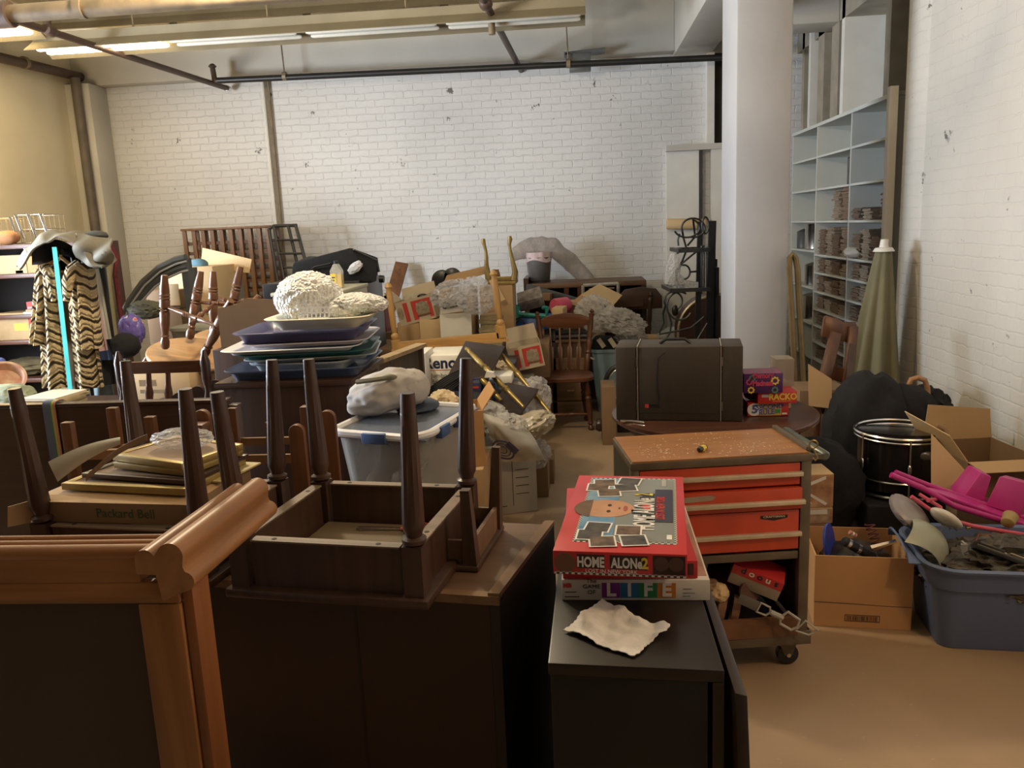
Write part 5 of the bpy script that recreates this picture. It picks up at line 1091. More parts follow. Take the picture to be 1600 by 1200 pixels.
tray('plastic_tray', 'small pale grey lid lying inside the lowest blue lid', mx_+.04, 3.60, zt+.016, .36, .3, .048, gry1, 0)
tray('plastic_tray', 'pale grey-blue lid second from the bottom of the pile on the dresser', mx_+.055, 3.66, zt+.066, .48, .42, .018, gry1, 10)
tray('plastic_tray', 'dark teal storage lid in the middle of the pile on the dresser', mx_+.045, 3.64, zt+.086, .49, .42, .022, teal1, 8)
tray('plastic_tray', 'white storage lid sticking out furthest left in the pile', mx_+.0, 3.62, zt+.111, .51, .43, .020, wht1, 6)
tray('plastic_tray', 'pinkish white lid right under the violet-blue tray', mx_+.055, 3.65, zt+.134, .46, .42, .018, mat('pinkish_white_plastic', (.62, .56, .60), .35, bump=0), 6)
tray('storage_tray', 'violet-blue deep tray under the cream tray in the pile', mx_+.035, 3.64, zt+.155, .48, .40, .045, nav1, 4)
ct_ = tray('cream_tray', 'cream plastic tray on top of the pile holding bubble wrap', mx_+.125, 3.64, zt+.203, .34, .34, .050, crm1, 2, out=.05)
bw = mat('bubble_wrap_film', (.92, .92, .88), .15, alpha=.92, scale=60, var=.06, bump=1, dist=.012)
for n_ in bw.node_tree.nodes:
    if n_.type == 'BUMP':
        v_o = bw.node_tree.nodes.new('ShaderNodeTexVoronoi'); v_o.inputs['Scale'].default_value = 75; bw.node_tree.links.new(bw.node_tree.nodes['Texture Coordinate'].outputs['Object'], v_o.inputs[0]); bw.node_tree.links.new(v_o.outputs['Distance'], n_.inputs['Height']); n_.invert = True
zb_ = zt+.222
solo(MB().blob((0, 0, .105), (.30, .28, .23), 31, .16, 2.2, 5).blob((.16, .0, .055), (.26, .24, .11), 8, .2, 2.5, 4), 'bubble_wrap', bw, 'big puffed bundle of bubble wrap heaped on the cream tray', 'bubble wrap', (mx_+.05, 3.64, zb_), smooth=True)
solo(MB().blob((0, 0, .05), (.24, .20, .085), 17, .22, 2.5, 4, rot=(0, R(6), 0)), 'bubble_wrap', bw, 'flatter clear tail of bubble wrap hanging over the right of the cream tray', 'bubble wrap', (mx_+.30, 3.60, zb_+.028), smooth=True)
o = thing('plastic_basket', 'small white basket with square holes under the bubble wrap', 'basket', aY(490, 500, 3.46), (R(-12), 0, R(-4)))
mb = MB().bb((-.07, 0, 0), (.07, .003, .012)).bb((-.07, 0, .05), (.07, .003, .058))
for i in range(8): mb.bb((-.07+i*.0195, 0, .012), (-.064+i*.0195, .003, .05))
mb.bb((-.07, 0, .028), (.07, .003, .034)); mb.bb((-.07, .003, 0), (.07, .06, .003)); mb.build('basket_body', wht1, o)
# black bent rod + blue cord beside the trays
solo(MB().tube([aY(548, 523, 3.9), aY(568, 514, 3.9), aY(572, 518, 3.9), aY(593, 556, 4.0)], .008, 8), 'bent_rod', black, 'thin black bent metal rod sticking out right of the lids', 'rod', world=True, smooth=True)
solo(MB().tube([aY(548, 535, 3.95), aY(552, 550, 3.95), aY(560, 568, 4.0)], .004, 6), 'blue_wire', mat('blue_cord_mat', (.05, .15, .4), .6), 'short blue cord hanging beside the right end of the lid pile', 'cord', world=True, smooth=True)
# open dark carton with curved rim behind trays left
p = aY(364, 476, 4.3)
solo(MB().prism([(0, 0), (.5, 0), (.5, .27), (.30, .235), (.16, .245), (.10, .215), (0, .20)], (p.x, 4.1, 1.15), (1, 0, 0), (0, 0, 1), (0, 1, 0), .006).bb((p.x, 4.106, 1.15), (p.x+.006, 4.45, 1.35)).bb((p.x, 4.1, 1.144), (p.x+.5, 4.45, 1.15)), 'open_carton', cardd, 'dark brown open carton with curved rim between the oak chairs and the bubble wrap', 'box', world=True)
solo(MB().bb((p.x-.02, 4.03, 0), (p.x+.52, 4.6, 1.142)), 'tall_cabinet', dwood, 'tall dark cabinet behind the lid pile, under the curved open carton', 'cabinet', world=True, bevel=.005)
# ---- cream file cabinet and things on it
fcm = mat('cream_grey_enamel', (.46, .45, .34), .45, var=.06, bump=0)
o = thing('file_cabinet', 'cream metal file cabinet, tall, with a yellow jug and small bottles on top', 'file cabinet', (-1.78, 5.65, 0))
wpart(MB().bb((-2.02, 5.31, 0), (-1.555, 6.0, 1.31)), 'body', fcm, o, bevel=.006)
wpart(MB().bb((-2.03, 5.30, 1.3105), (-1.548, 6.01, 1.335)), 'top', fcm, o, bevel=.005)
for i in range(4): d_ = wpart(MB().bb((-2.0, 5.293, .03+i*.32), (-1.58, 5.309, .33+i*.32)), 'drawer', fcm, o, bevel=.004)
jug = thing('jug', 'clear jug two-thirds full of yellow liquid with a black cap on the file cabinet', 'jug', aZ(528, 450, 1.336))
Jx = jug.location.copy(); jm = mat('clear_glass', (.8, .8, .75), .08, alpha=.35, bump=0); yel = mat('yellow_liquid', (.85, .55, .02), .2, bump=0, emit=0)
MB().prism([(-.04, 0), (.04, 0), (.04, .12), (.025, .145), (.015, .165), (-.015, .165), (-.025, .145), (-.04, .12)], (0, -.03, 0), (1, 0, 0), (0, 0, 1), (0, 1, 0), .06).build('bottle', jm, jug, bevel=.006)
MB().bb((-.036, -.026, .003), (.036, .026, .095)).build('liquid', yel, jug)
MB().lathe((0, 0, .165), (0, 0, .185), [(0, .016), (1, .016)], 14).build('cap', blackpl, jug)
MB().bb((-.038, -.0315, .02), (.0, -.0305, .10)).build('label', inkyel, jug)
MB().bb((-.034, -.0325, .03), (-.004, -.0316, .038)).bb((-.034, -.0325, .05), (-.010, -.0316, .058)).bb((-.034, -.0325, .07), (-.006, -.0316, .078)).build('label_print', ink, jug)
for i, x in enumerate((478, 488, 501)):
    p = aZ(x, 452, 1.336); bo = thing('small_bottle', ['leftmost small white bottle behind the bubble wrap', 'middle small white bottle behind the bubble wrap', 'rightmost small white bottle, nearest the yellow jug'][i], 'bottle', (p.x, p.y+.05, 1.336), group='small bottles on the file cabinet')
    MB().lathe((0, 0, 0), (0, 0, .05), [(0, .018), (.7, .019), (.85, .012), (1, .009)], 12).build('bottle', wht1, bo, True); MB().lathe((0, 0, .05), (0, 0, .063), [(0, .010), (1, .010)], 10).build('cap', inkblue, bo)
# ---- black suitcase on a dark cabinet behind
solo(MB().bb((-2.45, 6.25, 0), (-1.68, 7.0, 1.34)), 'dark_cabinet', blackpl, 'dark cabinet standing behind the file cabinet under the black suitcase', 'cabinet', world=True, bevel=.004)
o = thing('suitcase', 'large black soft suitcase lying tilted behind the file cabinet', 'suitcase', (-1.95, 6.5, 1.35))
def sp(x, y, Y=6.4): return aY(x, y, Y)
wpart(MB().hexa([sp(455, 440, 6.3), sp(583, 442, 6.3), sp(590, 440, 6.95), sp(470, 440, 6.95), sp(457, 411, 6.3), sp(549, 386, 6.3), sp(592, 402, 6.95), sp(480, 400, 6.95)]), 'shell', blackfab, o, bevel=.02)
wpart(MB().tube([sp(487, 421, 6.29), sp(492, 417, 6.26), sp(516, 412, 6.26), sp(520, 414, 6.29)], .008, 6), 'handle', blackpl, o, True)
wpart(MB().tube([sp(552, 390, 6.29), sp(590, 407, 6.8)], .006, 5), 'zip', gsteel, o, True)
wpart(MB().lathe(sp(593, 436, 6.6), sp(600, 436, 6.6), [(0, .03), (1, .03)], 12), 'wheel', blackpl, o, True)
wpart(MB().tube([sp(588, 405, 6.85), sp(592, 425, 6.85)], .012, 6), 'side_handle', blackpl, o, True)
solo(MB().blob(sp(555, 418, 6.27), (.13, .05, .07), 5, .4, 3, 3, rot=(0, R(-35), 0)), 'white_tissue', mat('white_tissue_mat', (.75, .78, .85), .8), 'crumpled white tissue caught on the front of the black suitcase', 'tissue', world=True)
p = sp(588, 476, 6.9); o = thing('red_box', 'red and white small box below the suitcase beside the leaning plank', 'box', (p.x-.12, 7.36, .7985))
MB().bb((-.08, 0, 0), (.08, .2, .33)).build('body', mat('brick_red', (.35, .05, .03), .6), o); MB().bb((-.081, -.001, .24), (.08, 0.2, .331)).build('white_top', whitecard, o)
solo(MB().bb((-1.98, 7.33, 0), (-1.6, 7.7, .797)), 'kraft_carton', cardd, 'kraft carton on the floor under the red and white box', 'box', world=True)
# ---- wine rack against the far wall
wr = wood('chestnut_slat', (.24, .12, .055), .45); wrx = wood('chestnut_rail', (.15, .07, .035), .5, axis=0)
x0, x1 = -4.23, -3.30; Yr = 8.72
o = thing('wine_rack', 'tall chestnut wooden wine rack with scalloped rails against the far brick wall', 'wine rack', ((x0+x1)/2, Yr, 0))
N_ = 10
for k in range(N_):
    x = x0+(x1-x0)*k/(N_-1)
    for y in (0, .30): wpart(MB().bb((x-.021, Yr+y, 0), (x+.021, Yr+y+.022, 1.80)), 'upright', wr, o)
for j in range(16):
    z = 1.70-j*.105; mb = MB()
    for y in (.023, .278): mb.prism(scal(N_-1, x1-x0, -.022)[1:-1]+[(x1-x0, -.055), (0, -.055)], (x0, Yr+y, z), (1, 0, 0), (0, 0, 1), (0, 1, 0), .02)
    wpart(mb, 'scalloped_rail', wrx, o)
wpart(MB().bb((x0-.03, Yr-.02, 1.801), (x1+.03, Yr+.35, 1.825)), 'top', wr, o, bevel=.003)
# black metal tube rack leaning next to it
o = thing('metal_rack', 'black tubular metal rack leaning between the wine rack and the suitcase', 'rack', (-3.0, 8.5, 0))
for x, y, X2, Y2, Z2 in ((420, 358, -3.05, 8.45, 0), (428, 354, -2.92, 8.4, 0), (462, 352, -2.55, 8.4, 0), (450, 352, -2.75, 8.6, 0)):
    t0_ = aY(x, y, 8.65); wpart(MB().tube([t0_, (X2, Y2, Z2+.02)], .018, 8), 'upright', black, o, True)
wpart(MB().tube([aY(420, 358, 8.65), aY(428, 353, 8.65), aY(464, 352, 8.65)], .018, 8), 'top_bar', black, o, True)
for y in (375, 396, 418, 440): wpart(MB().tube([aY(430+(y-352)*.12, y, 8.6), aY(464+(y-352)*.16, y, 8.6)], .013, 6), 'rung', black, o, True)
# ---- kraft boxes behind the oak chairs
def kbox(lab, x0, x1, yb, yt, Y, d, mt_, rz=0, name='cardboard_box', z0=None, cat='box', bev=.004, tiltx=0):
    a_ = aY(x0, yb, Y); b2 = aY(x1, yb, Y); z1_ = aY(x0, yt, Y).z; z0_ = a_.z if z0 is None else z0
    return solo(MB().bb((0, 0, 0), (b2.x-a_.x, d, z1_-z0_)), name, mt_, lab, cat, (a_.x, Y, z0_), (R(tiltx), 0, R(rz)), bevel=bev), b2.x-a_.x, z1_-z0_
kbox('big kraft carton on the floor under the refrigerated carton', 250, 348, 640, 556, 6.2, .5, cardd, z0=.001)
zk = aY(250, 556, 6.2).z+.002
o, w_1, h_1 = kbox('tall kraft carton marked REFRIGERATED with a round red stamp, behind the oak chairs', 262, 347, 556, 419, 6.2, .42, cardl, 0, z0=zk)
text('lettering', 'REFRIGERATED', .055, mat('faint_black_ink', (.13, .09, .05), .8, bump=0), o, (w_1*.58, -.0012, h_1*.48), FRONT, .8)
MB().grid(lambda u, v_: (w_1*.20+(.05-.012*v_)*math.cos(u*6.283), -.0012-.0004*v_, h_1*.22+(.05-.012*v_)*math.sin(u*6.283)), 30, 2, .0005, True).build('red_stamp', mat('stamp_red', (.5, .12, .05), .8, bump=0), o)
MB().blob((w_1*.20, -.001, h_1*.22), (.055, .004, .06), 4, .3, 2, 2).build('stamp_figure', MC['stamp_red'], o)
solo(MB().prism([(0, 0), (.42, -.06), (.44, .05), (.02, .16)], (aY(268, 420, 6.15).x, 6.64, h_1+zk-.02), (1, 0, 0), (0, .25, 1), (0, 1, 0), .005), 'cardboard_piece', cardl, 'big pale cardboard flap standing up at the back of the refrigerated carton', 'cardboard', world=True)
solo(MB().blob(aY(310, 414, 6.4), (.16, .12, .10), 3, .15, 2, 3), 'folded_hat', mat('muted_blue_cloth', (.12, .25, .33), .8), 'muted blue cloth hat peeking over the refrigerated carton', 'cap', world=True, smooth=True)
o, w_1, h_1 = kbox('dark kraft carton left of the refrigerated carton inside the arched frame', 231, 282, 484, 455, 6.0, .17, cardd)
solo(MB().bb((aY(228, 480, 6.0).x, 6.0, 0), (aY(282, 480, 6.0).x, 6.19, aY(231, 485, 6.0).z)), 'kraft_carton', cardd, 'plain carton under the dark kraft carton left of the refrigerated carton', 'box', world=True)
kbox('pale open flap of cardboard standing over the dark kraft carton', 262, 282, 478, 444, 5.98, .01, cardl, 0, 'cardboard_piece')
kbox('grey-green box right behind the refrigerated carton near the wine rack', 349, 362, 485, 420, 6.6, .3, mat('grey_green_board', (.26, .25, .18), .7), z0=.4)
solo(MB().bb((aY(347, 485, 6.6).x, 6.6, 0), (aY(364, 485, 6.6).x, 6.95, .399)), 'kraft_carton', cardd, 'carton on the floor under the grey-green box', 'box', world=True)
# arched window frame
o = thing('arched_window', 'dark grey quarter-round window frame leaning in front of the cartons', 'window frame', aY(195, 560, 5.8))
Ya = 5.82
def af(x, y): return aY(x, y, Ya)
fg = mat('dark_grey_paint', (.07, .075, .075), .5, var=.3); fl = mat('grey_frame_edge', (.35, .35, .33), .5)
outer = [(188, 520), (190, 500), (205, 470), (225, 442), (250, 420), (275, 408), (291, 404)]
inner = [(197, 515), (203, 493), (220, 465), (240, 443), (262, 428), (280, 420), (293, 417)]
for pts_, mt_, r_, nm in ((outer, fg, .035, 'outer_arc'), (inner, fg, .03, 'inner_arc'), ([(x+4, y+4) for x, y in outer], fl, .008, 'edge_line'), ([(x+5, y+5) for x, y in inner], fl, .008, 'edge_line')):
    wpart(MB().tube([af(x, y)+V(0, -.03 if mt_ is fl else 0, 0) for x, y in pts_], r_, 8), nm, mt_, o, True)
wpart(MB().bar(af(290, 404), af(308, 560), .06, .05, (0, -1, 0)), 'stile', fg, o); wpart(MB().bar(af(297, 418)+V(.02, -.01, 0), af(313, 555)+V(.02, -.01, 0), .05, .05, (0, -1, 0)), 'stile', fg, o)
wpart(MB().bar(af(190, 520), V(af(188, 600).x, Ya, 0), .06, .05, (0, -1, 0)), 'leg', fg, o); wpart(MB().bar(af(308, 560), V(af(312, 600).x, Ya, 0), .06, .05, (0, -1, 0)), 'leg', fg, o)
# grey bin, purple bag, dark bag, soft bundle
gb_ = mat('warm_grey_plastic', (.26, .25, .20), .5, var=.1)
p = aY(222, 552, 5.0)
solo(shell([(0, 0), (.30, .04), (.31, .05), (.33, .05), (.31, .03)], 0, .28, 0, .25, .06), 'grey_bin', gb_, 'warm grey plastic bin standing left of the upturned oak chair', 'bin', (p.x, 5.45, .78), smooth=True)
solo(MB().bb((p.x-.35, 5.3, 0), (p.x+.35, 5.75, .778)), 'kraft_carton', cardd, 'wide carton on the floor under the grey bin and purple bag', 'box', world=True)
pb = mat('purple_dotted_film', (.16, .12, .42), .3, bump=.4)
nt = pb.node_tree; vo_ = nt.nodes.new('ShaderNodeTexVoronoi'); vo_.inputs['Scale'].default_value = 16; nt.links.new(nt.nodes['Texture Coordinate'].outputs['Object'], vo_.inputs[0])
cr_ = nt.nodes.new('ShaderNodeValToRGB'); cr_.color_ramp.interpolation = 'CONSTANT'; e_ = cr_.color_ramp.elements; e_[0].color = (.7, .15, .12, 1); e_[1].position = .22; e_[1].color = (.65, .62, .7, 1); e3 = e_.new(.3); e3.color = (.16, .12, .42, 1)
nt.links.new(vo_.outputs['Distance'], cr_.inputs[0]); nt.links.new(cr_.outputs[0], nt.nodes['Principled BSDF'].inputs['Base Color'])
solo(MB().blob(aY(206, 516, 5.45), (.17, .14, .22), 6, .25, 2.5, 4), 'gift_bag', pb, 'purple film bag with red and white dots beside the grey bin', 'bag', world=True, smooth=True)
solo(MB().blob(aY(196, 540, 5.2), (.19, .18, .17), 9, .15, 2, 3), 'black_pouch', blackfab, 'black pouch below the purple dotted bag', 'bag', world=True, smooth=True)
solo(MB().blob(aY(228, 484, 5.7), (.26, .14, .13), 19, .35, 3, 4), 'cloth_bundle', mat('greenish_grey_cloth', (.11, .11, .08), .8), 'greenish grey crumpled bundle above the grey bin behind the arched frame', 'cloth', world=True, smooth=True)
# ================================================================== BACK HEAP
def cbox(name, lab, lo, hi, mt_, bev=.004, cat='box'): return solo(MB().bb(lo, hi), name, mt_, lab, cat, world=True, bevel=bev)
# pale pallet-like slatted crate side with bag and clear tote in front
slm = wood('weathered_slat', (.10, .07, .042), .6, scale=3); slt = wood('weathered_slat_top', (.42, .30, .16), .6, axis=0, scale=3)
o = thing('slatted_crate', 'weathered brown slatted crate with a pale top edge behind the white bag', 'crate', aY(600, 640, 4.6))
a = aY(548, 586, 3.95); b_ = aY(652, 543, 4.9)
n_ = 13
for i in range(n_):
    p0 = a.lerp(b_, i/n_); p1 = a.lerp(b_, (i+.93)/n_)
    wpart(MB().hexa([V(p0.x, p0.y, .3), V(p1.x, p1.y, .3), V(p1.x, p1.y+.03, .3), V(p0.x, p0.y+.03, .3), p0, p1, p1+V(0, .03, 0), p0+V(0, .03, 0)]), 'slat', slm, o)
wpart(MB().bar(a+V(-.02, .04, .01), b_+V(.02, .04, .01), .07, .022), 'top_edge', slt, o)
wpart(MB().bar(V(a.x, a.y+.05, .12), V(b_.x, b_.y+.05, .12), .06, .24), 'bottom_beam', slm, o)
for k in (0, 1): q = (a, b_)[k]; wpart(MB().bar(V(q.x, q.y+.05, .0), q+V(0, .05, -.005), .05, .05, (0, 1, 0)), 'post', slm, o)
# clear tote
Yt = 2.84
tot = mat('cloudy_clear_plastic', (.42, .42, .40), .28, alpha=.45, scale=5, var=.15, bump=0); ltrim = mat('blue_latch_plastic', (.06, .12, .28), .4)
c0 = aY(540, 742, Yt); tw0 = aY(520, 668, Yt); tw1 = aY(628, 668, Yt)
tzt = tw0.z; TH = .34
o = thing('clear_tote', 'cloudy clear plastic tote with blue latches, filled with soft toys, in the middle', 'storage tote', (tw0.x+.05, Yt+.02, tzt-TH), (0, 0, R(-14)))
TW, TD = .28, .40
shell([(0, 0), (.01, .004), (TH-.04, .045), (TH-.03, .05), (TH-.028, .045), (.02, -.006), (.012, -.03)], 0, TW, 0, TD, .04).build('body', tot, o, True)
MB().grid(lambda u, v_: ((TW+.12)*u-.06, (TD+.12)*v_-.06, TH-.025+.02*math.sin(math.pi*u)**.5*math.sin(math.pi*v_)**.5), 14, 14, .004).build('lid', mat('smoky_lid', (.14, .16, .20), .25, alpha=.9, bump=0), o, True)
lp = rr_loop(-.055, TW+.055, -.055, TD+.055, .07, 6)
MB().tube([(x, y, TH-.022+.010*math.cos(x*18)) for x, y in lp], .015, 8, True).build('rim', wht1, o, True)
MB().bb((TW*.33, -.075, TH-.045), (TW*.67, -.05, TH-.005)).build('latch', ltrim, o, bevel=.005); MB().bb((TW+.05, TD*.1, TH-.045), (TW+.078, TD*.3, TH-.002)).build('latch', ltrim, o, bevel=.005); MB().bb((TW+.05, TD*.5, TH-.045), (TW+.078, TD*.75, TH-.002)).build('latch', ltrim, o, bevel=.005)
ms_ = [mat('plush_%d' % i, c_, .9, scale=20, bump=.4) for i, c_ in enumerate([(.40, .28, .18), (.45, .36, .28), (.18, .15, .14), (.35, .20, .13)])]
Mt_ = Matrix.Translation(o.location) @ Matrix.Rotation(R(-14), 4, 'Z')
for i, (x, y, z, d_) in enumerate([(.08, .08, .08, .14), (.20, .08, .10, .15), (.13, .10, .21, .14), (.22, .23, .17, .14), (.07, .25, .15, .14), (.21, .11, .22, .12), (.16, .30, .08, .16)]):
    solo(MB().blob((0, 0, 0), (d_, d_*.9, d_), 40+i, .3, 2, 3), 'soft_toy', ms_[i % 4], 'soft brown toy seen dimly through the wall of the clear tote', 'soft toy', Mt_ @ V(x, y, z), smooth=True, group='soft toys in the clear tote')
cbox('support_carton', 'dark carton on the floor underneath the clear tote', (tw0.x-.02, Yt-.02, 0), (tw0.x+.40, Yt+.42, tzt-TH-.002), cardd)
# white canvas bag with zip on the tote
wb = thing('canvas_bag', 'dirty white canvas bag with a zip lying on the clear tote', 'bag', aY(600, 650, 3.75))
cv = mat('dirty_white_canvas', (.44, .41, .38), .85, scale=7, var=.25, bump=.3)
c_ = aY(600, 612, 3.08)
wpart(MB().blob(c_, (.30, .26, .165), 22, .13, 1.9, 5, rot=(0, R(-16), 0), ridged=False), 'body', cv, wb, True)
wpart(MB().blob(c_+V(.10, .03, .01), (.15, .22, .14), 23, .10, 2, 4, rot=(0, R(20), 0)), 'end_fold', cv, wb, True)
wpart(MB().tube([c_+V(-.08, -.09, .058), c_+V(-.02, -.105, .066), c_+V(.05, -.105, .074)], .010, 6).blob(c_+V(.05, -.10, .075), (.06, .03, .025), 1, 0, sub=2), 'zip', mat('olive_zip', (.20, .18, .12), .7), wb, True)
solo(MB().blob(aY(652, 634, 3.15), (.17, .24, .05), 2, .1, 1, 3), 'dark_blue_bag', mat('navy_nylon', (.02, .03, .06), .4), 'dark navy folded bag under the right end of the white canvas bag', 'bag', world=True, smooth=True)
# cartons right of the tote
o = open_box('cardboard_box', 'open orange-brown box with yellow-green crumpled film, right of the clear tote', (aY(700, 700, 4.15).x-.02, 4.12, .46), (0, 0, R(12)), .22, .3, .30, boxo, (('r', .12, 35),))
cbox('kraft_carton', 'kraft carton on the floor under the box of yellow-green film', (-.90, 4.10, 0), (-.52, 4.5, .458), card)
solo(MB().blob(aY(706, 665, 4.25), (.16, .2, .22), 6, .35, 3, 4), 'yellow_film', mat('yellow_green_film', (.60, .60, .20), .35, alpha=.9), 'crumpled yellow-green plastic film in the orange-brown box', 'plastic film', world=True, smooth=True)
solo(MB().blob(aY(692, 636, 4.4), (.2, .2, .18), 16, .35, 3, 4), 'cream_paper', mat('cream_crumple', (.62, .50, .32), .8), 'crumpled cream paper between the tote and the leaning brass-legged shelf', 'paper', world=True, smooth=False)
# white printed carton tilted with logo, and white box below it
wpm = mat('grey_white_card', (.50, .48, .42), .75, scale=3, var=.15, bump=.05)
p = aZ(745, 785, .0)
o = thing('white_carton', 'greyish white carton with thin black outlines standing on the floor in the middle', 'box', (-.62, 4.62, .001), (0, 0, R(18)))
MB().bb((0, 0, 0), (.36, .3, .42)).build('body', wpm, o, bevel=.004)
MB().bb((.0, -.0012, .0), (.001, 0, .4)).bb((.06, -.0012, .05), (.065, 0, .36)).bb((.06, -.0012, .355), (.17, 0, .36)).bb((.06, -.0012, .05), (.17, 0, .055)).bb((.21, -.0012, .05), (.213, 0, .36)).bb((.21, -.0012, .355), (.33, 0, .358)).build('outline_print', ink, o)
for i in range(4): MB().bb((.23, -.0012, .12+i*.05), (.31, 0, .124+i*.05)).build('small_print', ink, o)
o = thing('printed_bag', 'white paper bag with a bold dark logo slumped over the white carton', 'bag', aY(800, 700, 4.5))
def pb_(u, v_):
    c_ = aY(750+72*u+30*(1-v_), 722-78*v_+28*u*(v_-.1)-6*math.sin(v_*3), 4.52+.05*u); return c_+V(0, -.10*math.sin(math.pi*v_)*math.sin(math.pi*u)+.02*noise.noise(V(u*4, v_*4, 2)), 0)
wpart(MB().grid(pb_, 20, 20, .012), 'bag_sheet', mat('white_paper_bag', (.52, .50, .44), .6, scale=6, bump=.3), o, True)
nl = mat('navy_logo', (.06, .05, .10), .6, bump=0)
for k_, rr in enumerate((.052, .036, .020)):
    c_ = aY(785, 703, 4.385); wpart(MB().tube([c_+V(rr*(math.cos(a_)+.25*(math.cos(a_) > 0)), 0, rr*.95*math.sin(a_)-.35*rr*math.cos(a_)) for a_ in [q_*math.pi/9 for q_ in range(18)]], .006 if k_ == 0 else .0035, 5, True), 'logo_ring', nl, o, True)
wpart(MB().bar(aY(792, 693, 4.385), aY(808, 707, 4.385), .036, .004, (0, -1, 0)), 'logo_bar', nl, o)
solo(MB().blob(aY(825, 668, 4.8), (.34, .26, .16), 11, .22, 2, 5, rot=(0, R(-22), 0)), 'stuffed_plastic_bag', mat('amber_tinted_film', (.58, .50, .36), .25, alpha=.92, scale=7, var=.35, bump=.5), 'milky plastic bag stuffed with something tan, right of the logo bag', 'plastic bag', world=True, smooth=True)
solo(MB().blob(aY(835, 708, 4.9), (.2, .16, .18), 12, .4, 2.5, 4), 'plastic_bag', plasbagw, 'thin crumpled plastic bag hanging below the tan stuffed bag', 'plastic bag', world=True, smooth=True)
cbox('small_carton', 'small brown carton lying on the floor right of the crumpled plastic bags', (aY(840, 712, 5.3).x, 5.25, 0), (aY(858, 712, 5.3).x+.03, 5.5, .17), cardd)
cbox('kraft_carton', 'kraft carton on the floor under the tan stuffed plastic bag', (-.50, 4.98, 0), (-.22, 5.24, .28), cardd)
for i, (x, y, Y, d_, lab) in enumerate([(745, 650, 4.7, (.34, .26, .18), 'big crumpled clear plastic bag under the lower end of the brass-legged shelf'), (790, 668, 4.6, (.24, .2, .16), 'crumpled plastic bag just behind the logo bag'), (720, 668, 4.5, (.20, .2, .2), 'crumpled clear plastic bag right behind the orange-brown box'), (838, 620, 5.3, (.2, .16, .26), 'tall thin plastic bag hanging off the right of the brass-legged shelf')]):
    solo(MB().blob(aY(x, y, Y), d_, 50+i, .35, 2.2, 4), 'plastic_bag', plasbagw if i != 3 else plasbag, lab, 'plastic bag', world=True, smooth=True)
cbox('kraft_carton', 'kraft carton on the floor behind the white outlined carton', (-1.0, 5.0, 0), (-.55, 5.5, .50), cardd)
# brass-legged two-tier shelf lying tilted
shm = wood('dark_shelf_board', (.035, .02, .014), .4, axis=0, scale=2); gbr = mat('antique_gold_paint', (.36, .25, .08), .35, .6, var=.35, scale=14)
o = thing('tiered_stand', 'dark two-tier shelf with antique gold turned rods lying tilted over the plastic bags', 'shelf', aY(760, 640, 5.2))
def quad(ps, Ys, th=.022): 
    P = [aY(x, y, Y) for (x, y), Y in zip(ps, Ys)]; n1 = (P[1]-P[0]).cross(P[3]-P[0]).normalized()*th; return MB().hexa(P+[p_+n1 for p_ in P])
wpart(quad([(700, 590), (762, 597), (789, 545), (727, 537)], [5.0, 5.0, 5.5, 5.5]), 'shelf_board', shm, o, bevel=.003)
wpart(quad([(757, 652), (802, 665), (841, 612), (792, 602)], [4.75, 4.75, 5.2, 5.2]), 'shelf_board', shm, o, bevel=.003)
GK = [(0, .006), (.02, .014), (.04, .012), (.05, .02), (.07, .013), (.1, .015), (.25, .019), (.32, .015), (.34, .022), (.36, .014), (.38, .022), (.42, .02), (.45, .015), (.6, .018), (.68, .014), (.7, .022), (.72, .013), (.74, .022), (.76, .014), (.8, .016), (.97, .011), (1, .010)]
for x0, y0, x1, y1, Y0, Y1 in ((727, 543, 818, 636, 5.3, 4.85), (777, 546, 862, 648, 5.5, 5.1), (703, 587, 733, 618, 4.95, 4.85), (727, 612, 768, 660, 4.9, 4.65), (750, 590, 783, 626, 5.0, 4.9)):
    wpart(MB().lathe(aY(x0, y0, Y0), aY(x1, y1, Y1), GK, 14), 'turned_rod', gbr, o, True)
# boxes round it: Renov box, airmess box etc.
cbox('base_carton', 'dark carton on the floor below the white Renov carton', (-1.40, 5.35, 0), (-.80, 5.95, .50), cardd)
o, w_1, h_1 = kbox('white carton lettered Renov, jumbo bath, behind the tote', 668, 735, 628, 556, 5.3, .4, whitecard, 0)
text('lettering', 'Renova', .105, mat('navy_ink', (.02, .03, .09), .6, bump=0), o, (w_1*.50, -.0012, h_1*.83), FRONT, 1.0, bold=.003)
MB().bb((w_1*.08, -.0012, h_1*.68), (w_1*.9, 0, h_1*.69)).build('red_line', inkred, o)
text('lettering', 'Jumbo\nBath Tissue', .042, mat('grey_ink', (.15, .15, .15), .6, bump=0), o, (w_1*.12, -.0012, h_1*.50), FRONT, 1.0, align='LEFT')
kbox('bright white side carton just left of the Renov carton', 655, 668, 622, 553, 5.15, .3, whitecard, 0, 'white_carton')
o, w_1, h_1 = kbox('blue printed carton with red lettering behind the brass-legged shelf', 700, 752, 624, 592, 4.98, .15, mat('blue_picture_box', (.05, .07, .18), .5, scale=18, var=.7, bump=0), 0)
text('lettering', 'KX-THESS', .024, mat('dim_white_ink', (.35, .36, .4), .6, bump=0), o, (w_1*.74, -.0012, h_1*.82), FRONT, .9); MB().bb((w_1*.52, -.0012, h_1*.5), (w_1*.94, 0, h_1*.6)).build('red_print', inkred, o)
kbox('small dark blue carton right of the blue printed carton', 755, 775, 628, 600, 5.05, .2, mat('dark_teal_box', (.03, .07, .13), .5), 0)
kbox('flat white box with dark lettering above the dark blue carton', 752, 800, 600, 588, 5.2, .2, whitecard, 0, 'flat_box')
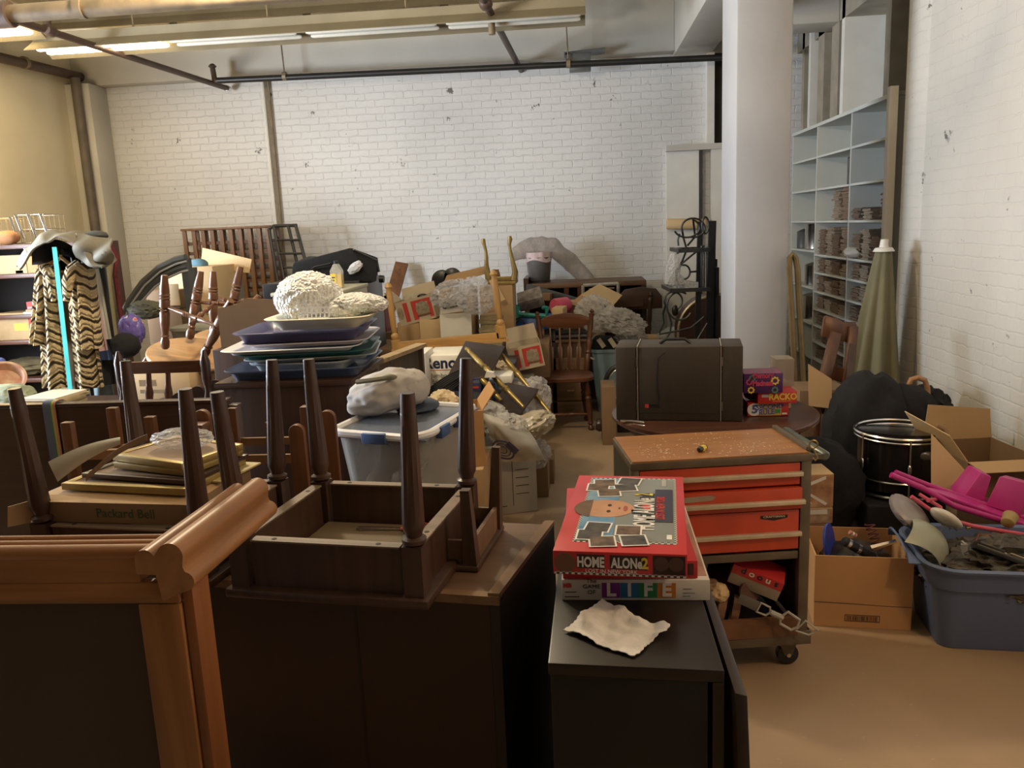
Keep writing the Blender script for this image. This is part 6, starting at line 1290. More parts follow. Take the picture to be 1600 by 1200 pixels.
solo(MB().blob(aY(775, 580, 5.7), (.22, .2, .15), 71, .4, 3, 4), 'crumpled_paper', mat('tan_paper', (.42, .34, .22), .8), 'crumpled tan paper behind the gold rods', 'paper', world=True)
solo(MB().prism([(0, 0), (.07, 0), (.06, .03), (.015, .04)], aY(758, 588, 5.05)+V(0, -.05, 0), (1, 0, 0), (0, 0, 1), (0, 1, 0), .05), 'white_scrap', inkwhite, 'bright white scrap between the two gold rods', 'paper', world=True)
solo(MB().blob(aY(805, 602, 5.4), (.3, .2, .09), 77, .3, 2, 4), 'white_cloth', cv, 'off-white cloth lying behind the lower shelf board', 'cloth', world=True, smooth=True)
# coil of black hose
o = thing('coiled_cable', 'coil of black cable in front of the Renov carton', 'cable', aY(690, 600, 4.9))
for i in range(5):
    c_ = aY(694+i*2, 597+i*2, 4.9-i*.02); wpart(MB().tube([c_+V(.10*math.cos(k*.52)+.05*math.sin(k*.52), .02*math.sin(k*.7), .05*math.sin(k*.52)+.045*math.cos(k*.52)) for k in range(12)], .006, 6, True), 'cable_loop', blackpl, o, True)
cbox('storage_chest', 'black trunk under the coil of black cable', (-1.10, 4.85, 0), (-.62, 5.0, .50), blackpl)
solo(MB().blob(aY(715, 628, 4.75), (.4, .26, .12), 80, .2, 2, 4), 'black_cloth', blackfab, 'black cloth heaped below the blue printed carton', 'cloth', world=True, smooth=True)
# ---- maple bed end with turned posts
mp = wood('yellow_maple', (.62, .36, .13), .35, scale=2); mpx = wood('yellow_maple_across', (.62, .36, .13), .35, axis=0, scale=2)
Ym = 6.25
o = thing('maple_bed_end', 'yellow maple bed end with two turned posts and a long bottom rail on the heap', 'bed end', aY(700, 540, Ym))
MK = [(0, .035), (.16, .035), (.17, .022), (.2, .03), (.24, .03), (.27, .016), (.3, .022), (.6, .026), (.85, .024), (.9, .020), (.93, .030), (.97, .022), (1, .004)]
for x0, y0, x1, y1 in ((620, 549, 606, 441), (785, 527, 770, 421)): wpart(MB().lathe(aY(x0, y0, Ym), aY(x1, y1, Ym), MK, 16), 'turned_post', mp, o, True)
wpart(MB().bar(aY(615, 542, Ym), aY(790, 525, Ym), .05, .07), 'bottom_rail', mpx, o, bevel=.004)
wpart(MB().bar(aY(612, 549, Ym-.03), aY(795, 531, Ym-.03), .02, .02), 'lower_lip', mpx, o)
wpart(MB().bar(aY(785, 527, Ym), aY(781, 507, Ym), .075, .05, (0, 1, 0)), 'post_block', mp, o)
cbox('black_cabinet_low', 'low black cabinet on the floor under the maple bed end', (-1.46, 6.0, 0), (-.48, 6.6, .70), blackpl, cat='cabinet')
kbox('yellow wooden board lying across just under the maple rail', 640, 735, 570, 563, 5.9, .3, mpx, 0, 'wooden_board', cat='board')
# ---- support layer of cartons and the items stacked on it
cbox('kraft_carton', 'wide kraft carton on the floor behind the maple bed end, left of two', (-1.75, 6.68, 0), (-1.0, 7.3, .74), cardd)
cbox('kraft_carton', 'wide kraft carton on the floor behind the maple bed end, right of two', (-.98, 6.68, 0), (-.25, 7.3, .74), cardd)
kbox('brown kraft carton standing under the red and white beer carton', 622, 657, 533, 505, 6.75, .3, card, z0=.742)
o, w_1, h_1 = kbox('kraft carton with small black print beside the white Glass carton', 657, 690, 533, 500, 6.72, .35, cardl, z0=.742)
text('lettering', '00716', .03, ink, o, (w_1*.5, -.001, h_1*.15), FRONT)
def beer(lab, x, y, Y, rot, w, d, h, flaps):
    o = open_box('printed_carton', lab, aY(x, y, Y), rot, w, d, h, whitecardb, flaps)
    MB().bb((w*.20, -.0012, .02), (w*.32, 0, h-.02)).bb((w*.42, -.0012, .02), (w*.55, 0, h-.02)).bb((w*.86, -.0012, .02), (w-.012, 0, h-.02)).bb((w*.55, -.0012, h-.045), (w*.86, 0, h-.02)).build('red_panel', inkred, o)
    MB().blob((w*.70, -.0018, h*.5), (w*.36, .003, h*.62), 3, .15, 2, 3).build('crest_print', mat('tan_crest', (.42, .35, .24), .7, scale=40, var=.5), o)
    MB().blob((w*.10, -.0018, h*.5), (w*.16, .003, h*.5), 4, .15, 2, 3).build('crest_print', MC['tan_crest'], o)
    MB().bb((w*.52, -.0042, h*.2), (w*.9, -.0035, h*.28)).build('banner_print', mat('brown_ink', (.2, .08, .04), .7, bump=0), o)
    return o
whitecardb = mat('off_white_beer_card', (.55, .46, .33), .75, scale=4, var=.15)
beer('red and cream beer carton, tilted, on the kraft carton left of the Glass carton', 626, 510, 6.75, (0, R(-12), R(-3)), .32, .26, .20, (('b', .10, 20), ('l', .12, 35)))
solo(MB().blob(aY(652, 470, 6.9), (.26, .14, .12), 31, .3, 2, 4), 'paper_wad', mat('pale_paper_wad', (.55, .48, .36), .8), 'pale paper wad poking out of the tilted beer carton', 'paper', world=True)
solo(MB().blob(aY(660, 463, 6.85), (.09, .05, .05), 33, .2, 2, 2), 'black_object', blackpl, 'small black object on top of the tilted beer carton', 'object', world=True, smooth=True)
o = beer('red and cream beer carton standing tilted just left of the wooden chair', 800, 582, 6.4, (R(4), R(-10), R(6)), .27, .22, .19, (('b', .12, 12),))
cbox('cream_box', 'cream metal box on the floor under the tilted beer carton by the wooden chair', (-.66, 6.62, 0), (-.38, 6.95, aY(820, 586, 6.62).z), fcm)
# white Glass carton
o = thing('white_carton', 'white carton with its flap up, lettered Glass, in the middle of the heap', 'box', (aY(683, 530, 6.45).x, 6.63, .742))
a = aY(683, 530, 6.6); b_ = aY(732, 530, 6.6); zt1 = aY(683, 492, 6.6).z-.742; zt2 = aY(700, 462, 6.6).z-.742; wG = b_.x-a.x
MB().bb((0, 0, 0), (wG, .04, zt1)).build('body', whitecard, o, bevel=.003)
MB().prism([(0, 0), (wG-.03, .02), (wG-.06, .12), (wG*.6, zt2-zt1+.04), (0, .11)], (0, .03, zt1), (1, 0, 0), (0, .12, 1), (0, 1, 0), .004).build('flap', whitecard, o)
text('lettering', 'Glass', .085, ink, o, (wG*.32, .026, zt1+.075), (R(90), R(-10), 0), .75, bold=.002, shear=.3)
MB().bb((wG*.58, .03, zt1+.09), (wG*.8, .0335, zt1+.1)).bb((wG*.58, .03, zt1+.07), (wG*.82, .0335, zt1+.08)).build('small_print', ink, o)
# dark round things + flap box top + plastic bags on it
for x, y, r_ in ((690, 438, .09), (706, 433, .08)): solo(MB().lathe(aY(x, y, 7.1), aY(x, y, 7.1)+V(0, .05, 0), [(0, r_*.85), (.2, r_), (1, r_)], 22), 'black_disc', blackpl, ['left', 'right'][x > 700]+' black round rim standing up at the top of the middle heap', 'disc', world=True, smooth=True)
cbox('tall_kraft_carton', 'kraft carton behind the white Glass carton supporting the clear plastic bag', (aY(690, 500, 6.95).x, 6.9, .742), (aY(742, 500, 6.95).x, 7.25, aY(700, 452, 6.95).z), card)
solo(MB().prism([(0, 0), (.40, .05), (.42, .12), (.05, .09)], aY(690, 448, 7.05), (1, 0, .12), (0, .1, 1), (0, 1, 0), .006), 'cardboard_piece', card, 'brown cardboard flap sloping up above the clear plastic bags', 'cardboard', world=True)
for i, (x, y, Y, d_, rt, lab) in enumerate([(706, 458, 6.55, (.34, .2, .20), -15, 'grey crumpled clear plastic bag left over the Glass carton'), (742, 462, 6.5, (.30, .2, .28), 25, 'grey crumpled clear plastic bag right over the Glass carton')]):
    solo(MB().blob(aY(x, y, Y), d_, 60+i, .35, 2.4, 5, rot=(0, R(rt), 0)), 'plastic_bag', plasbag, lab, 'plastic bag', world=True, smooth=True)
# books stack
zz = .742; bcol = [(.55, .42, .26), (.45, .36, .22), (.50, .40, .25), (.42, .30, .18)]
kk = ['bottom', 'second', 'third', 'fourth', 'fifth', 'sixth', 'seventh', 'topmost']
random.seed(4)
xb = aY(747, 520, 6.5).x
for i in range(8):
    h_ = random.uniform(.026, .036); o = thing('book', kk[i]+' tan book counted upward in the pile leaning by the maple post', 'book', (xb+random.uniform(-.01, .01), 6.62, zz), (0, 0, R(random.uniform(-5, 5))), 'tan books beside the maple post')
    MB().bb((0, 0, 0), (.19, .2, .004)).bb((0, 0, h_-.004), (.19, .2, h_)).bb((0, .0, .004), (.004, .2, h_-.004)).build('cover', mat('book_cover_%d' % (i % 4), bcol[i % 4], .7), o)
    MB().bb((.006, .004, .0042), (.185, .196, h_-.0042)).build('pages', bookm, o); zz += h_+.001
cbox('kraft_carton', 'tall brown kraft carton under the upturned gold table legs', (aY(752, 490, 7.0).x, 6.95, .742), (aY(803, 490, 7.0).x, 7.35, aY(770, 446, 7.0).z), card)
solo(MB().bb((0, 0, 0), (.05, .01, .2)), 'cardboard_strip', cardl, 'loose cardboard strip leaning on the carton behind the right maple post', 'cardboard', aY(781, 472, 6.88), (0, R(-25), 0))
# gold cabriole legs upturned
gl_ = mat('antique_gold_leg', (.34, .25, .09), .4, .45, var=.4, scale=12)
o = thing('gold_leg_table', 'small table upside down with curved antique gold legs pointing up at the wall', 'table', aY(780, 446, 7.0))
zb1 = aY(770, 446, 7.0).z+.002
wpart(MB().bb((aY(763, 446, 7.0).x, 6.97, zb1), (aY(806, 446, 7.0).x, 7.3, zb1+.03)).bb((aY(766, 446, 7.0).x, 6.99, zb1+.03), (aY(803, 446, 7.0).x, 7.01, zb1+.07)), 'apron', gl_, o, bevel=.006)
def cab(pts, Y, sc=1): wpart(MB().tube([aY(x, y, Y) for x, y in pts], [.03*sc, .026*sc, .02*sc, .016*sc, .013*sc, .014*sc, .020*sc, .016*sc], 10), 'cabriole_leg', gl_, o, True)
cab([(764, 440), (762, 428), (760, 415), (760, 402), (759, 392), (757, 384), (755, 377), (755, 373)], 7.0)
cab([(803, 438), (805, 425), (802, 412), (799, 400), (797, 390), (796, 382), (797, 374), (796, 369)], 7.0)
for x in (772, 777): wpart(MB().lathe(aY(x, 440, 7.25), aY(x, 421, 7.25), [(0, .02), (.5, .028), (.8, .02), (.85, .014), (1, .016)], 10), 'rear_foot', mat('brown_foot', (.30, .14, .06), .5), o, True)
# ---- long dark shelf / sideboard behind on the right with trash can
Ys = 8.45
a = aY(818, 441, Ys); b_ = aY(1010, 441, Ys)
o = thing('open_shelf_unit', 'dark wooden open shelf unit low against the far wall, waste bin on top', 'shelf unit', ((a.x+b_.x)/2, Ys, 0))
zt = 1.11
wpart(MB().bb((a.x, Ys, 0), (a.x+.05, Ys+.6, zt+.06)), 'end_post', dwood, o); wpart(MB().bb((a.x+.05, Ys, zt-.05), (b_.x, Ys+.6, zt)), 'top', wood('mid_brown_top', (.16, .085, .04), .5, axis=0), o, bevel=.004)
wpart(MB().bb((b_.x-.05, Ys, 0), (b_.x, Ys+.6, zt-.051)), 'end_post', dwood, o); wpart(MB().bb((a.x+.05, Ys+.57, .02), (b_.x-.05, Ys+.6, zt-.051)), 'back_panel', dwoodx, o)
for z in (.75, .40): wpart(MB().bb((a.x+.051, Ys+.02, z), (b_.x-.051, Ys+.56, z+.025)), 'shelf', dwoodx, o)
for x in (.33, .44, .62): xx = a.x+(b_.x-a.x)*x; wpart(MB().bb((xx, Ys+.01, .776), (xx+.05, Ys+.03, zt-.051)), 'divider', mwood, o)
# waste bin with liner
wc = aY(843, 441, 8.7)
o = thing('waste_bin', 'black mesh waste bin with a pinkish liner on the shelf unit at the wall', 'waste bin', (wc.x, 8.72, zt+.001))
hw_ = aY(843, 395, 8.7).z-zt
MB().lathe((0, 0, 0), (0, 0, hw_*.85), [(0, .105), (.02, .11), (1, .135)], 28).build('bin_body', mat('grey_mesh', (.06, .06, .065), .4, scale=3, var=.5, col2=(.16, .16, .16)), o, True)
MB().lathe((0, 0, 0), (0, 0, .02), [(0, .118), (1, .118)], 28).build('base_ring', blackpl, o, True)
def lin(u, v_): a_ = u*6.283; r_ = .138+.006*math.sin(a_*9)*v_-.01*v_; return (r_*math.cos(a_), r_*math.sin(a_), hw_*(.72+.30*v_)+.015*math.sin(a_*3+1)*(1-v_))
MB().grid(lin, 48, 6, .002, True).build('liner', mat('pink_white_liner', (.68, .55, .58), .5, bump=.4, scale=20), o, True)
# long plastic sleeve behind the bin
def slv(u, v_):
    c_ = [aY(800, 400, 8.75), aY(830, 384, 8.78), aY(862, 384, 8.8), aY(895, 412, 8.9), aY(925, 446, 8.95)]
    k = min(int(u*4), 3); p_ = c_[k].lerp(c_[k+1], u*4-k); a_ = v_*6.283; r_ = .085+.03*noise.noise(V(u*9, v_*5, 1))
    return p_+V(.4*r_*math.sin(a_)*(u > .5), r_*.5*math.cos(a_), r_*math.sin(a_))
solo(MB().grid(slv, 40, 18, 0), 'plastic_sleeve', mat('grey_film_sleeve', (.50, .44, .40), .25, alpha=.62, scale=12, var=.4, bump=.8, dist=.01), 'long greyish plastic sleeve draped behind the waste bin and down the wall', 'plastic film', smooth=True, world=True)
# black long panel, aluminium frame, open box, plank
solo(MB().bar(aY(823, 452, 8.3), aY(914, 478, 8.0), .05, .11, (0, 0, 1)), 'dark_board', mat('charcoal_board', (.05, .055, .065), .6), 'long charcoal board leaning down in front of the shelf unit', 'board', world=True, bevel=.003)
o = thing('metal_stand', 'scuffed white metal frame behind the open tan box at the wall', 'frame', aY(940, 470, 8.35)); sf = mat('scuffed_white_metal', (.42, .40, .36), .45, .2, var=.6, scale=14)
P = [aY(911, 470, 8.35), aY(911, 446, 8.35), aY(966, 443, 8.35), aY(966, 470, 8.35)]
for i in range(3): wpart(MB().tube([P[i], P[i+1]], .018, 8), 'tube', sf, o, True)
wpart(MB().tube([aY(920, 452, 8.36), aY(960, 450, 8.36)], .008, 6), 'tube', sf, o, True)
o = thing('cardboard_box', 'open tan box tipped on its corner on the right of the heap', 'box', aY(935, 478, 7.9))
for ps, Ys_ in (([(889, 476), (927, 484), (937, 462), (909, 460)], [7.7, 7.7, 8.0, 8.0]), ([(908, 461), (956, 480), (972, 462), (936, 444)], [7.8, 7.7, 8.0, 8.1]), ([(927, 484), (956, 484), (958, 478), (936, 462)], [7.7, 7.7, 7.8, 7.9])):
    wpart(quad(ps, Ys_, .006), 'panel', [card, cardl, cardd][len(o.children) % 3], o)
cbox('storage_carton', 'big carton standing on the floor under the tipped open tan box', (-.15, 7.9, 0), (.25, 8.35, .89), cardd)
# teal/blue crate with appliance, pink tub
tl = mat('sea_green_plastic', (.03, .30, .25), .4); bl = mat('bright_blue_plastic', (.02, .10, .38), .4)
cbox('dark_chest', 'dark chest on the floor under the blue crate', (aY(812, 520, 7.3).x, 7.25, 0), (aY(868, 520, 7.3).x, 7.6, aY(830, 514, 7.3).z-.002), blackpl, cat='chest')
a = aY(806, 514, 7.2); zc_ = aY(830, 514, 7.3).z
o = thing('plastic_crate', 'blue crate with a sea-green handle frame left of the wooden chair back', 'crate', aY(834, 514, 7.3))
wpart(quad([(803, 514), (866, 515), (862, 490), (808, 490)], [7.25, 7.25, 7.3, 7.3], .02), 'crate_side', bl, o, bevel=.004)
wpart(MB().tube([aY(806, 505, 7.22), aY(809, 478, 7.3), aY(812, 478, 7.3)], .022, 6).tube([aY(810, 491, 7.26), aY(853, 494, 7.26), aY(855, 481, 7.26), aY(849, 481, 7.3)], .022, 6), 'handle_frame', tl, o, True)
wpart(MB().tube([aY(802, 502, 7.2), aY(812, 496, 7.2), aY(820, 505, 7.2), aY(828, 540, 7.15)], .008, 5).tube([aY(818, 492, 7.2), aY(806, 506, 7.2)], .008, 5), 'black_cord', blackpl, o, True)
o = solo(quad([(813, 488), (852, 478), (848, 461), (812, 472)], [7.4, 7.4, 7.5, 7.5], .12), 'packaged_appliance', mat('silvery_pack_print', (.40, .36, .34), .35, scale=18, var=.7), 'silvery packaged appliance sticking out of the blue crate', 'package', world=True, bevel=.004)
solo(MB().lathe(aY(866, 480, 7.6), aY(887, 477, 7.7), [(0, .075), (.1, .08), (.9, .08), (1, .07)], 20), 'pink_tub', mat('hot_pink_plastic', (.70, .10, .18), .45), 'hot pink tub behind the top rail of the wooden chair', 'tub', world=True, smooth=True)
for i, (x0, x1, yb, yt, Y, mt_, lab) in enumerate([(884, 917, 492, 472, 7.75, card, 'brown carton right of the hot pink tub'), (862, 880, 500, 482, 7.3, cardl, 'pale carton with small print right above the chair top rail'), (840, 860, 470, 460, 8.0, cardd, 'dark brown carton piece below the charcoal board')]):
    kbox(lab, x0, x1, yb, yt, Y, .25, mt_, -8)
cbox('storage_carton', 'large carton on the floor behind the drawer desk', (-.42, 7.95, 0), (-.17, 8.3, .72), cardd)
# desk with drawers behind the chair
dk_ = wood('light_oak_front', (.33, .20, .10), .5, axis=0, scale=2)
a = aY(813, 516, 7.0); b_ = aY(918, 516, 7.0)
xd0, xd1 = aY(862, 560, 7.25).x, aY(917, 560, 7.25).x
o = thing('desk', 'light oak desk with drawers behind the wooden chair', 'desk', ((xd0+xd1)/2, 7.27, 0))
zd = aY(880, 532, 7.25).z
wpart(MB().bb((xd0-.02, 7.27, 0), (xd1, 7.8, zd-.02)), 'carcass', wood('dim_oak', (.18, .11, .06), .5), o)
wpart(MB().bb((xd0-.04, 7.25, zd-.0199), (xd1+.02, 7.82, zd)), 'desk_top', dk_, o, bevel=.003)
hz = zd-.16
for i in range(3):
    d_ = wpart(MB().bb((xd0, 7.25, hz-.19), (xd1-.02, 7.269, hz)), 'drawer', dk_, o, bevel=.003); c_ = V((xd0+xd1)/2, 7.245, hz-.095)
    wpart(MB().tube([c_+V(-.03, 0, 0), c_+V(-.02, -.02, 0), c_+V(.02, -.02, 0), c_+V(.03, 0, 0)], .009, 6), 'drawer_pull', mpx, o, True); hz -= .20
kbox('pinkish brown flat box standing behind the left of the wooden chair', 813, 852, 560, 516, 7.2, .06, mat('pinkish_brown_board', (.34, .20, .14), .7), 0, z0=.47)
for i in range(3): solo(MB().bb((0, 0, 0), (.34-.03*i, .25, .018)), 'magazine', blackpl if i != 1 else mat('grey_cover', (.2, .2, .2), .6), ['lowest of the thin dark magazines on the oak desk', 'middle grey magazine on the oak desk', 'top thin dark magazine on the oak desk'][i], 'magazine', (xd0+.02+.02*i, 7.30, zd+.001+i*.019), (0, 0, R(i*4)), 'magazines on the oak desk')
# ---- the wooden chair facing camera
Yh = 6.72
o = thing('wooden_chair', 'reddish brown press-back spindle chair standing on open floor in the middle', 'chair', aZ(887, 660))
cw_ = wood('warm_brown_chair', (.13, .05, .022), .32); cwx = wood('warm_brown_chair_across', (.15, .055, .024), .32, axis=0)
def hp_(x, y, Y=6.9): return aY(x, y, Y)
PK = [(0, .02), (.08, .022), (.10, .028), (.12, .017), (.16, .024), (.3, .026), (.36, .018), (.38, .026), (.42, .018), (.46, .026), (.55, .026), (.6, .018), (.63, .026), (.68, .018), (.72, .025), (.90, .020), (.93, .026), (.95, .014), (.97, .022), (1, .008)]
wpart(MB().lathe(hp_(854, 592, 6.95), hp_(839, 487, 7.08), PK, 14), 'back_post', cw_, o, True); wpart(MB().lathe(hp_(915, 592, 6.95), hp_(925, 483, 7.08), PK, 14), 'back_post', cw_, o, True)
for i, (x0, x1) in enumerate(((862, 859), (875, 874), (889, 890), (902, 905))):
    b0_, b1_ = hp_(x0+1, 590, 6.95), hp_(x1+.5, 512, 7.05); mb = MB()
    mb.prism([(-.008, 0), (.008, 0), (.02, .45), (.022, .6), (.012, .62), (.008, .72), (.006, 1), (-.006, 1), (-.008, .72), (-.012, .62), (-.022, .6), (-.02, .45)], b0_, (1, 0, 0), b1_-b0_, (0, 1, 0), .014); wpart(mb, 'arrow_spindle', cw_, o, bevel=.002)
l0_, l1_ = hp_(845, 510, 7.05), hp_(922, 508, 7.05); W__ = l1_.x-l0_.x
cr = [(0, -.02), (.08, -.0), (.2, -.025), (.35, -.03), (.5, -.018), (.65, -.03), (.8, -.025), (.92, 0), (1, -.02), (1, .06), (.93, .075), (.8, .095), (.65, .10), (.5, .11), (.35, .10), (.2, .095), (.07, .075), (0, .06)]
wpart(MB().prism([(x*W__, y) for x, y in cr], l0_, (1, 0, 0), (0, 0, 1), (0, 1, 0), .022), 'crest_rail', cwx, o, bevel=.003)
s0, s1 = hp_(845, 596, 6.62), hp_(925, 592, 6.62); zs_ = s0.z
mb = MB(); vs = []
for dz, k in ((0, .94), (.006, 1), (.032, 1), (.04, .96)):
    for i in range(36):
        a_ = i*math.pi/18; cx_ = math.copysign(abs(math.cos(a_))**.6, math.cos(a_)); sy = math.copysign(abs(math.sin(a_))**.6, math.sin(a_)); vs.append(V((s0.x+s1.x)/2+cx_*.225*k*(1-.06*sy), 6.80+sy*.21*k, zs_-.015+dz))
mb.add(vs, [[k*36+i, k*36+(i+1) % 36, (k+1)*36+(i+1) % 36, (k+1)*36+i] for k in range(3) for i in range(36)]+[list(range(36))[::-1], [108+i for i in range(36)]]); wpart(mb, 'seat', cwx, o, True)
CK = [(0, .016), (.03, .026), (.06, .024), (.1, .014), (.14, .026), (.2, .018), (.3, .022), (.5, .028), (.6, .022), (.64, .028), (.68, .018), (.72, .028), (.8, .026), (1, .018)]
g0, g1 = aZ(924, 672), aZ(847, 662); legs = []
for gx, gy, tx, ty in ((g0.x, g0.y, .05, 6.72), (g0.x-.42, g0.y+.0, -.27, 6.72), (g0.x-.03, 7.05, .02, 6.92), (g0.x-.40, 7.05, -.24, 6.92)):
    b0_, b1_ = V(gx, gy, 0.0), V(tx, ty, zs_-.013); legs.append((b0_, b1_)); wpart(MB().lathe(b0_, b1_, CK, 14), 'leg', cw_, o, True)
for (i, j, t_2) in ((0, 1, .32), (0, 2, .5), (1, 3, .5)): wpart(MB().lathe(mid(legs[i], t_2), mid(legs[j], t_2), [(0, .008), (.2, .013), (.4, .017), (.45, .011), (.5, .018), (.55, .011), (.6, .017), (.8, .013), (1, .008)], 10), 'stretcher', cw_, o, True)
# ---- blue-grey laundry bin with things
bb_m = mat('grey_blue_plastic', (.22, .32, .38), .45, var=.08, bump=0)
p = aZ(952, 630, .10); x0, x1 = aY(924, 555, 7.3).x, aY(1000, 555, 7.3).x; zt = aY(950, 546, 7.3).z
solo(shell([(0, -.05), (zt*.5, -.02), (zt-.03, .0), (zt-.03, .012), (zt, .014), (zt-.004, -.004), (.03, -.06), (.02, -.10)], 0, x1-x0, 0, .40, .08), 'laundry_bin', bb_m, 'tall grey-blue plastic bin behind the brown case, heaped with baskets and plastic', 'bin', (x0, 7.3, .001), smooth=True)
o = thing('black_basket', 'black padded basket with white rims on top of the grey-blue bin', 'basket', aY(945, 545, 7.4))
c_ = aY(948, 540, 7.5)
wpart(MB().blob(c_+V(-.02, 0, -.0), (.42, .36, .18), 6, .06, 1.5, 4, rot=(0, R(6), 0), ridged=False), 'body', blackfab, o, True)
for dx_, dz_, rx in ((0.02, .055, .165), (-.03, -.02, .2)): wpart(MB().tube([c_+V(dx_+rx*math.cos(k*.42), -.12+.05*math.sin(k*.42), dz_+.085*math.sin(k*.42)*1.0) for k in range(15)], .009, 6, True), 'rim', mat('cream_piping', (.50, .46, .36), .5), o, True)
for k_ in (-.06, .04): wpart(MB().bar(c_+V(k_-.02, -.19, .09), c_+V(k_+.03, -.19, .015), .04, .012, (0, 1, 0)), 'cream_stripe', MC['cream_piping'], o)
for i, (x, y, Y, d_, rt, lab) in enumerate([(930, 490, 7.35, (.34, .2, .30), 30, 'knotted clear plastic bag at the upper left over the grey-blue bin'), (970, 502, 7.3, (.42, .22, .22), 15, 'bright crumpled clear plastic bag hanging right over the black basket'), (985, 535, 7.5, (.3, .2, .24), 0, 'dim clear plastic bag right of the black basket')]):
    solo(MB().blob(aY(x, y, Y), d_, 80+i, .40, 2.6, 5, rot=(0, R(rt), 0)), 'plastic_bag', plasbag if i == 2 else plasbagw, lab, 'plastic bag', world=True, smooth=True)
# dark chair at the wall
o = thing('dark_chair', 'very dark chair with a turned post against the far wall right of the plastic bags', 'chair', aY(1000, 540, 8.3))
wpart(MB().prism([(0, 0), (.42, 0), (.42, .12), (.36, .2), (.2, .22), (.05, .2), (0, .15)], aY(969, 484, 8.3), (1, 0, 0), (0, 0, 1), (0, 1, 0), .03), 'crest_panel', dwoodx, o, bevel=.004)
t0_ = aY(1017, 456, 8.3); wpart(MB().lathe((t0_.x-.06, 8.3, .0), t0_, PK, 12), 'back_post', dwood, o, True); wpart(MB().lathe((t0_.x-.44, 8.3, .0), t0_+V(-.38, 0, -.02), PK, 12), 'back_post', dwood, o, True)
wpart(MB().bb((t0_.x-.42, 8.28, .86), (t0_.x-.08, 8.31, .94)), 'cross_rail', dwoodx, o); wpart(MB().bb((t0_.x-.46, 7.9, .42), (t0_.x-.02, 8.28, .46)), 'seat', dwoodx, o, bevel=.006)
for x in (-.43, -.06): wpart(MB().lathe((t0_.x+x, 7.93, 0), (t0_.x+x, 7.93, .419), CK, 10), 'leg', dwood, o, True)
# crates right of the chair, bicycle wheel hint
kbox('open kraft box on the floor left of the brown case', 941, 963, 668, 605, 6.2, .3, cardd, 0, z0=.001)
solo(MB().lathe(aY(931, 664, 6.4), aY(941, 664, 6.4), [(0, .04), (.5, .055), (1, .05)], 14), 'dark_jar', mat('dark_brown_glaze', (.05, .03, .02), .3), 'small dark jar on the floor left of the open kraft box', 'jar', world=True, smooth=True)
o = thing('wheel', 'part of a small spoked black wheel showing left of the brown case', 'wheel', aY(975, 600, 6.6)); c_ = aY(978, 600, 6.65)
wpart(MB().tube([c_+V(.17*math.cos(k*.2618), 0, .17*math.sin(k*.2618)) for k in range(24)], .018, 8, True), 'tyre', blackpl, o, True)
wpart(MB().tube([c_+V(.145*math.cos(k*.2618), 0, .145*math.sin(k*.2618)) for k in range(24)], .006, 6, True), 'rim', chrome, o, True)
for k in range(10): wpart(MB().tube([c_, c_+V(.145*math.cos(k*.628), 0, .145*math.sin(k*.628))], .0025, 4), 'spoke', chrome, o)
wpart(MB().lathe(c_+V(0, -.03, 0), c_+V(0, .03, 0), [(0, .02), (1, .02)], 10), 'hub', chrome, o, True); cbox('wheel_block', 'dark block on the floor holding up the spoked wheel', (c_.x-.08, 6.58, 0), (c_.x+.1, 6.75, c_.z-.19), blackpl)
# small brown carton on the floor behind the case and pipe-legged things
kbox('brown carton seen over the top edge of the case', 1000, 1030, 545, 528, 7.7, .25, card, 0, z0=.001)
solo(MB().prism([(0, 0), (.5, 0), (.5, .2), (.12, .17), (0, .1)], aY(1030, 545, 7.9), (1, 0, 0), (0, 0, 1), (0, 1, 0), .3), 'grey_bundle', mat('grey_white_bundle', (.42, .42, .40), .7), 'grey-white wrapped bundle behind the wire rack', 'bundle', world=True)
# ---- leaning plank
plm = wood('reddish_plank', (.20, .085, .035), .5, scale=2)
t0_ = aY(628, 411, 9.15); t1_ = aY(590, 545, 8.55); d_ = (t1_-t0_); k_ = (t0_.z-.02)/-d_.z; bt_ = t0_+d_*k_
o = thing('leaning_plank', 'wide reddish brown plank leaning against the far wall behind the maple bed end', 'plank', bt_)
wpart(MB().bar(bt_, t0_, .145, .035, (0, -1, .1)), 'board', plm, o, bevel=.004)
for tt in (.95, .72, .45): q_ = bt_.lerp(t0_, tt); wpart(MB().lathe(q_+V(0, -.02, 0), q_+V(0, -.0225, 0), [(0, .009), (1, .009)], 8), 'bolt_hole', ink, o)
# ---- black wire baker's rack and panels by the pillar
o = thing('wire_rack', 'tall black wrought iron rack with scroll sides left of the pillar', 'rack', (1.0, 6.9, 0))
Yk_ = 6.75
def rk(x, y, Y=Yk_): return aY(x, y, Y)
for x, y in ((1094, 346), (1113, 345)):
    t0_ = rk(x, y, 6.95); b0_ = V(t0_.x-.04, 6.95, 0); wpart(MB().bar(b0_, t0_, .042 if x < 1100 else .06, .04, (0, 1, 0)), 'upright', black, o)
for (x0, x1, y, dY) in ((1049, 1110, 384, .0), (1036, 1110, 446, 0)):
    a_, b2 = rk(x0, y, 7.1), rk(x1, y, 7.1); f_, f2 = rk(x0+14, y+8, 6.6), rk(x1, y+7, 6.6); z_ = f_.z
    wpart(MB().bar(V(f_.x, 6.6, z_), V(f2.x, 6.6, z_), .02, .03).bar(V(a_.x, 7.1, z_), V(f2.x, 7.1, z_), .02, .02).bar(V(f_.x, 6.6, z_), V(a_.x, 7.1, z_), .03, .03), 'shelf_frame', black, o)
    mb = MB()
    for k in range(6): xx = f_.x+(f2.x-f_.x)*(k+.5)/6; mb.bar(V(xx, 6.6, z_), V(xx, 7.1, z_), .008, .008)
    wpart(mb, 'shelf_wires', black, o)
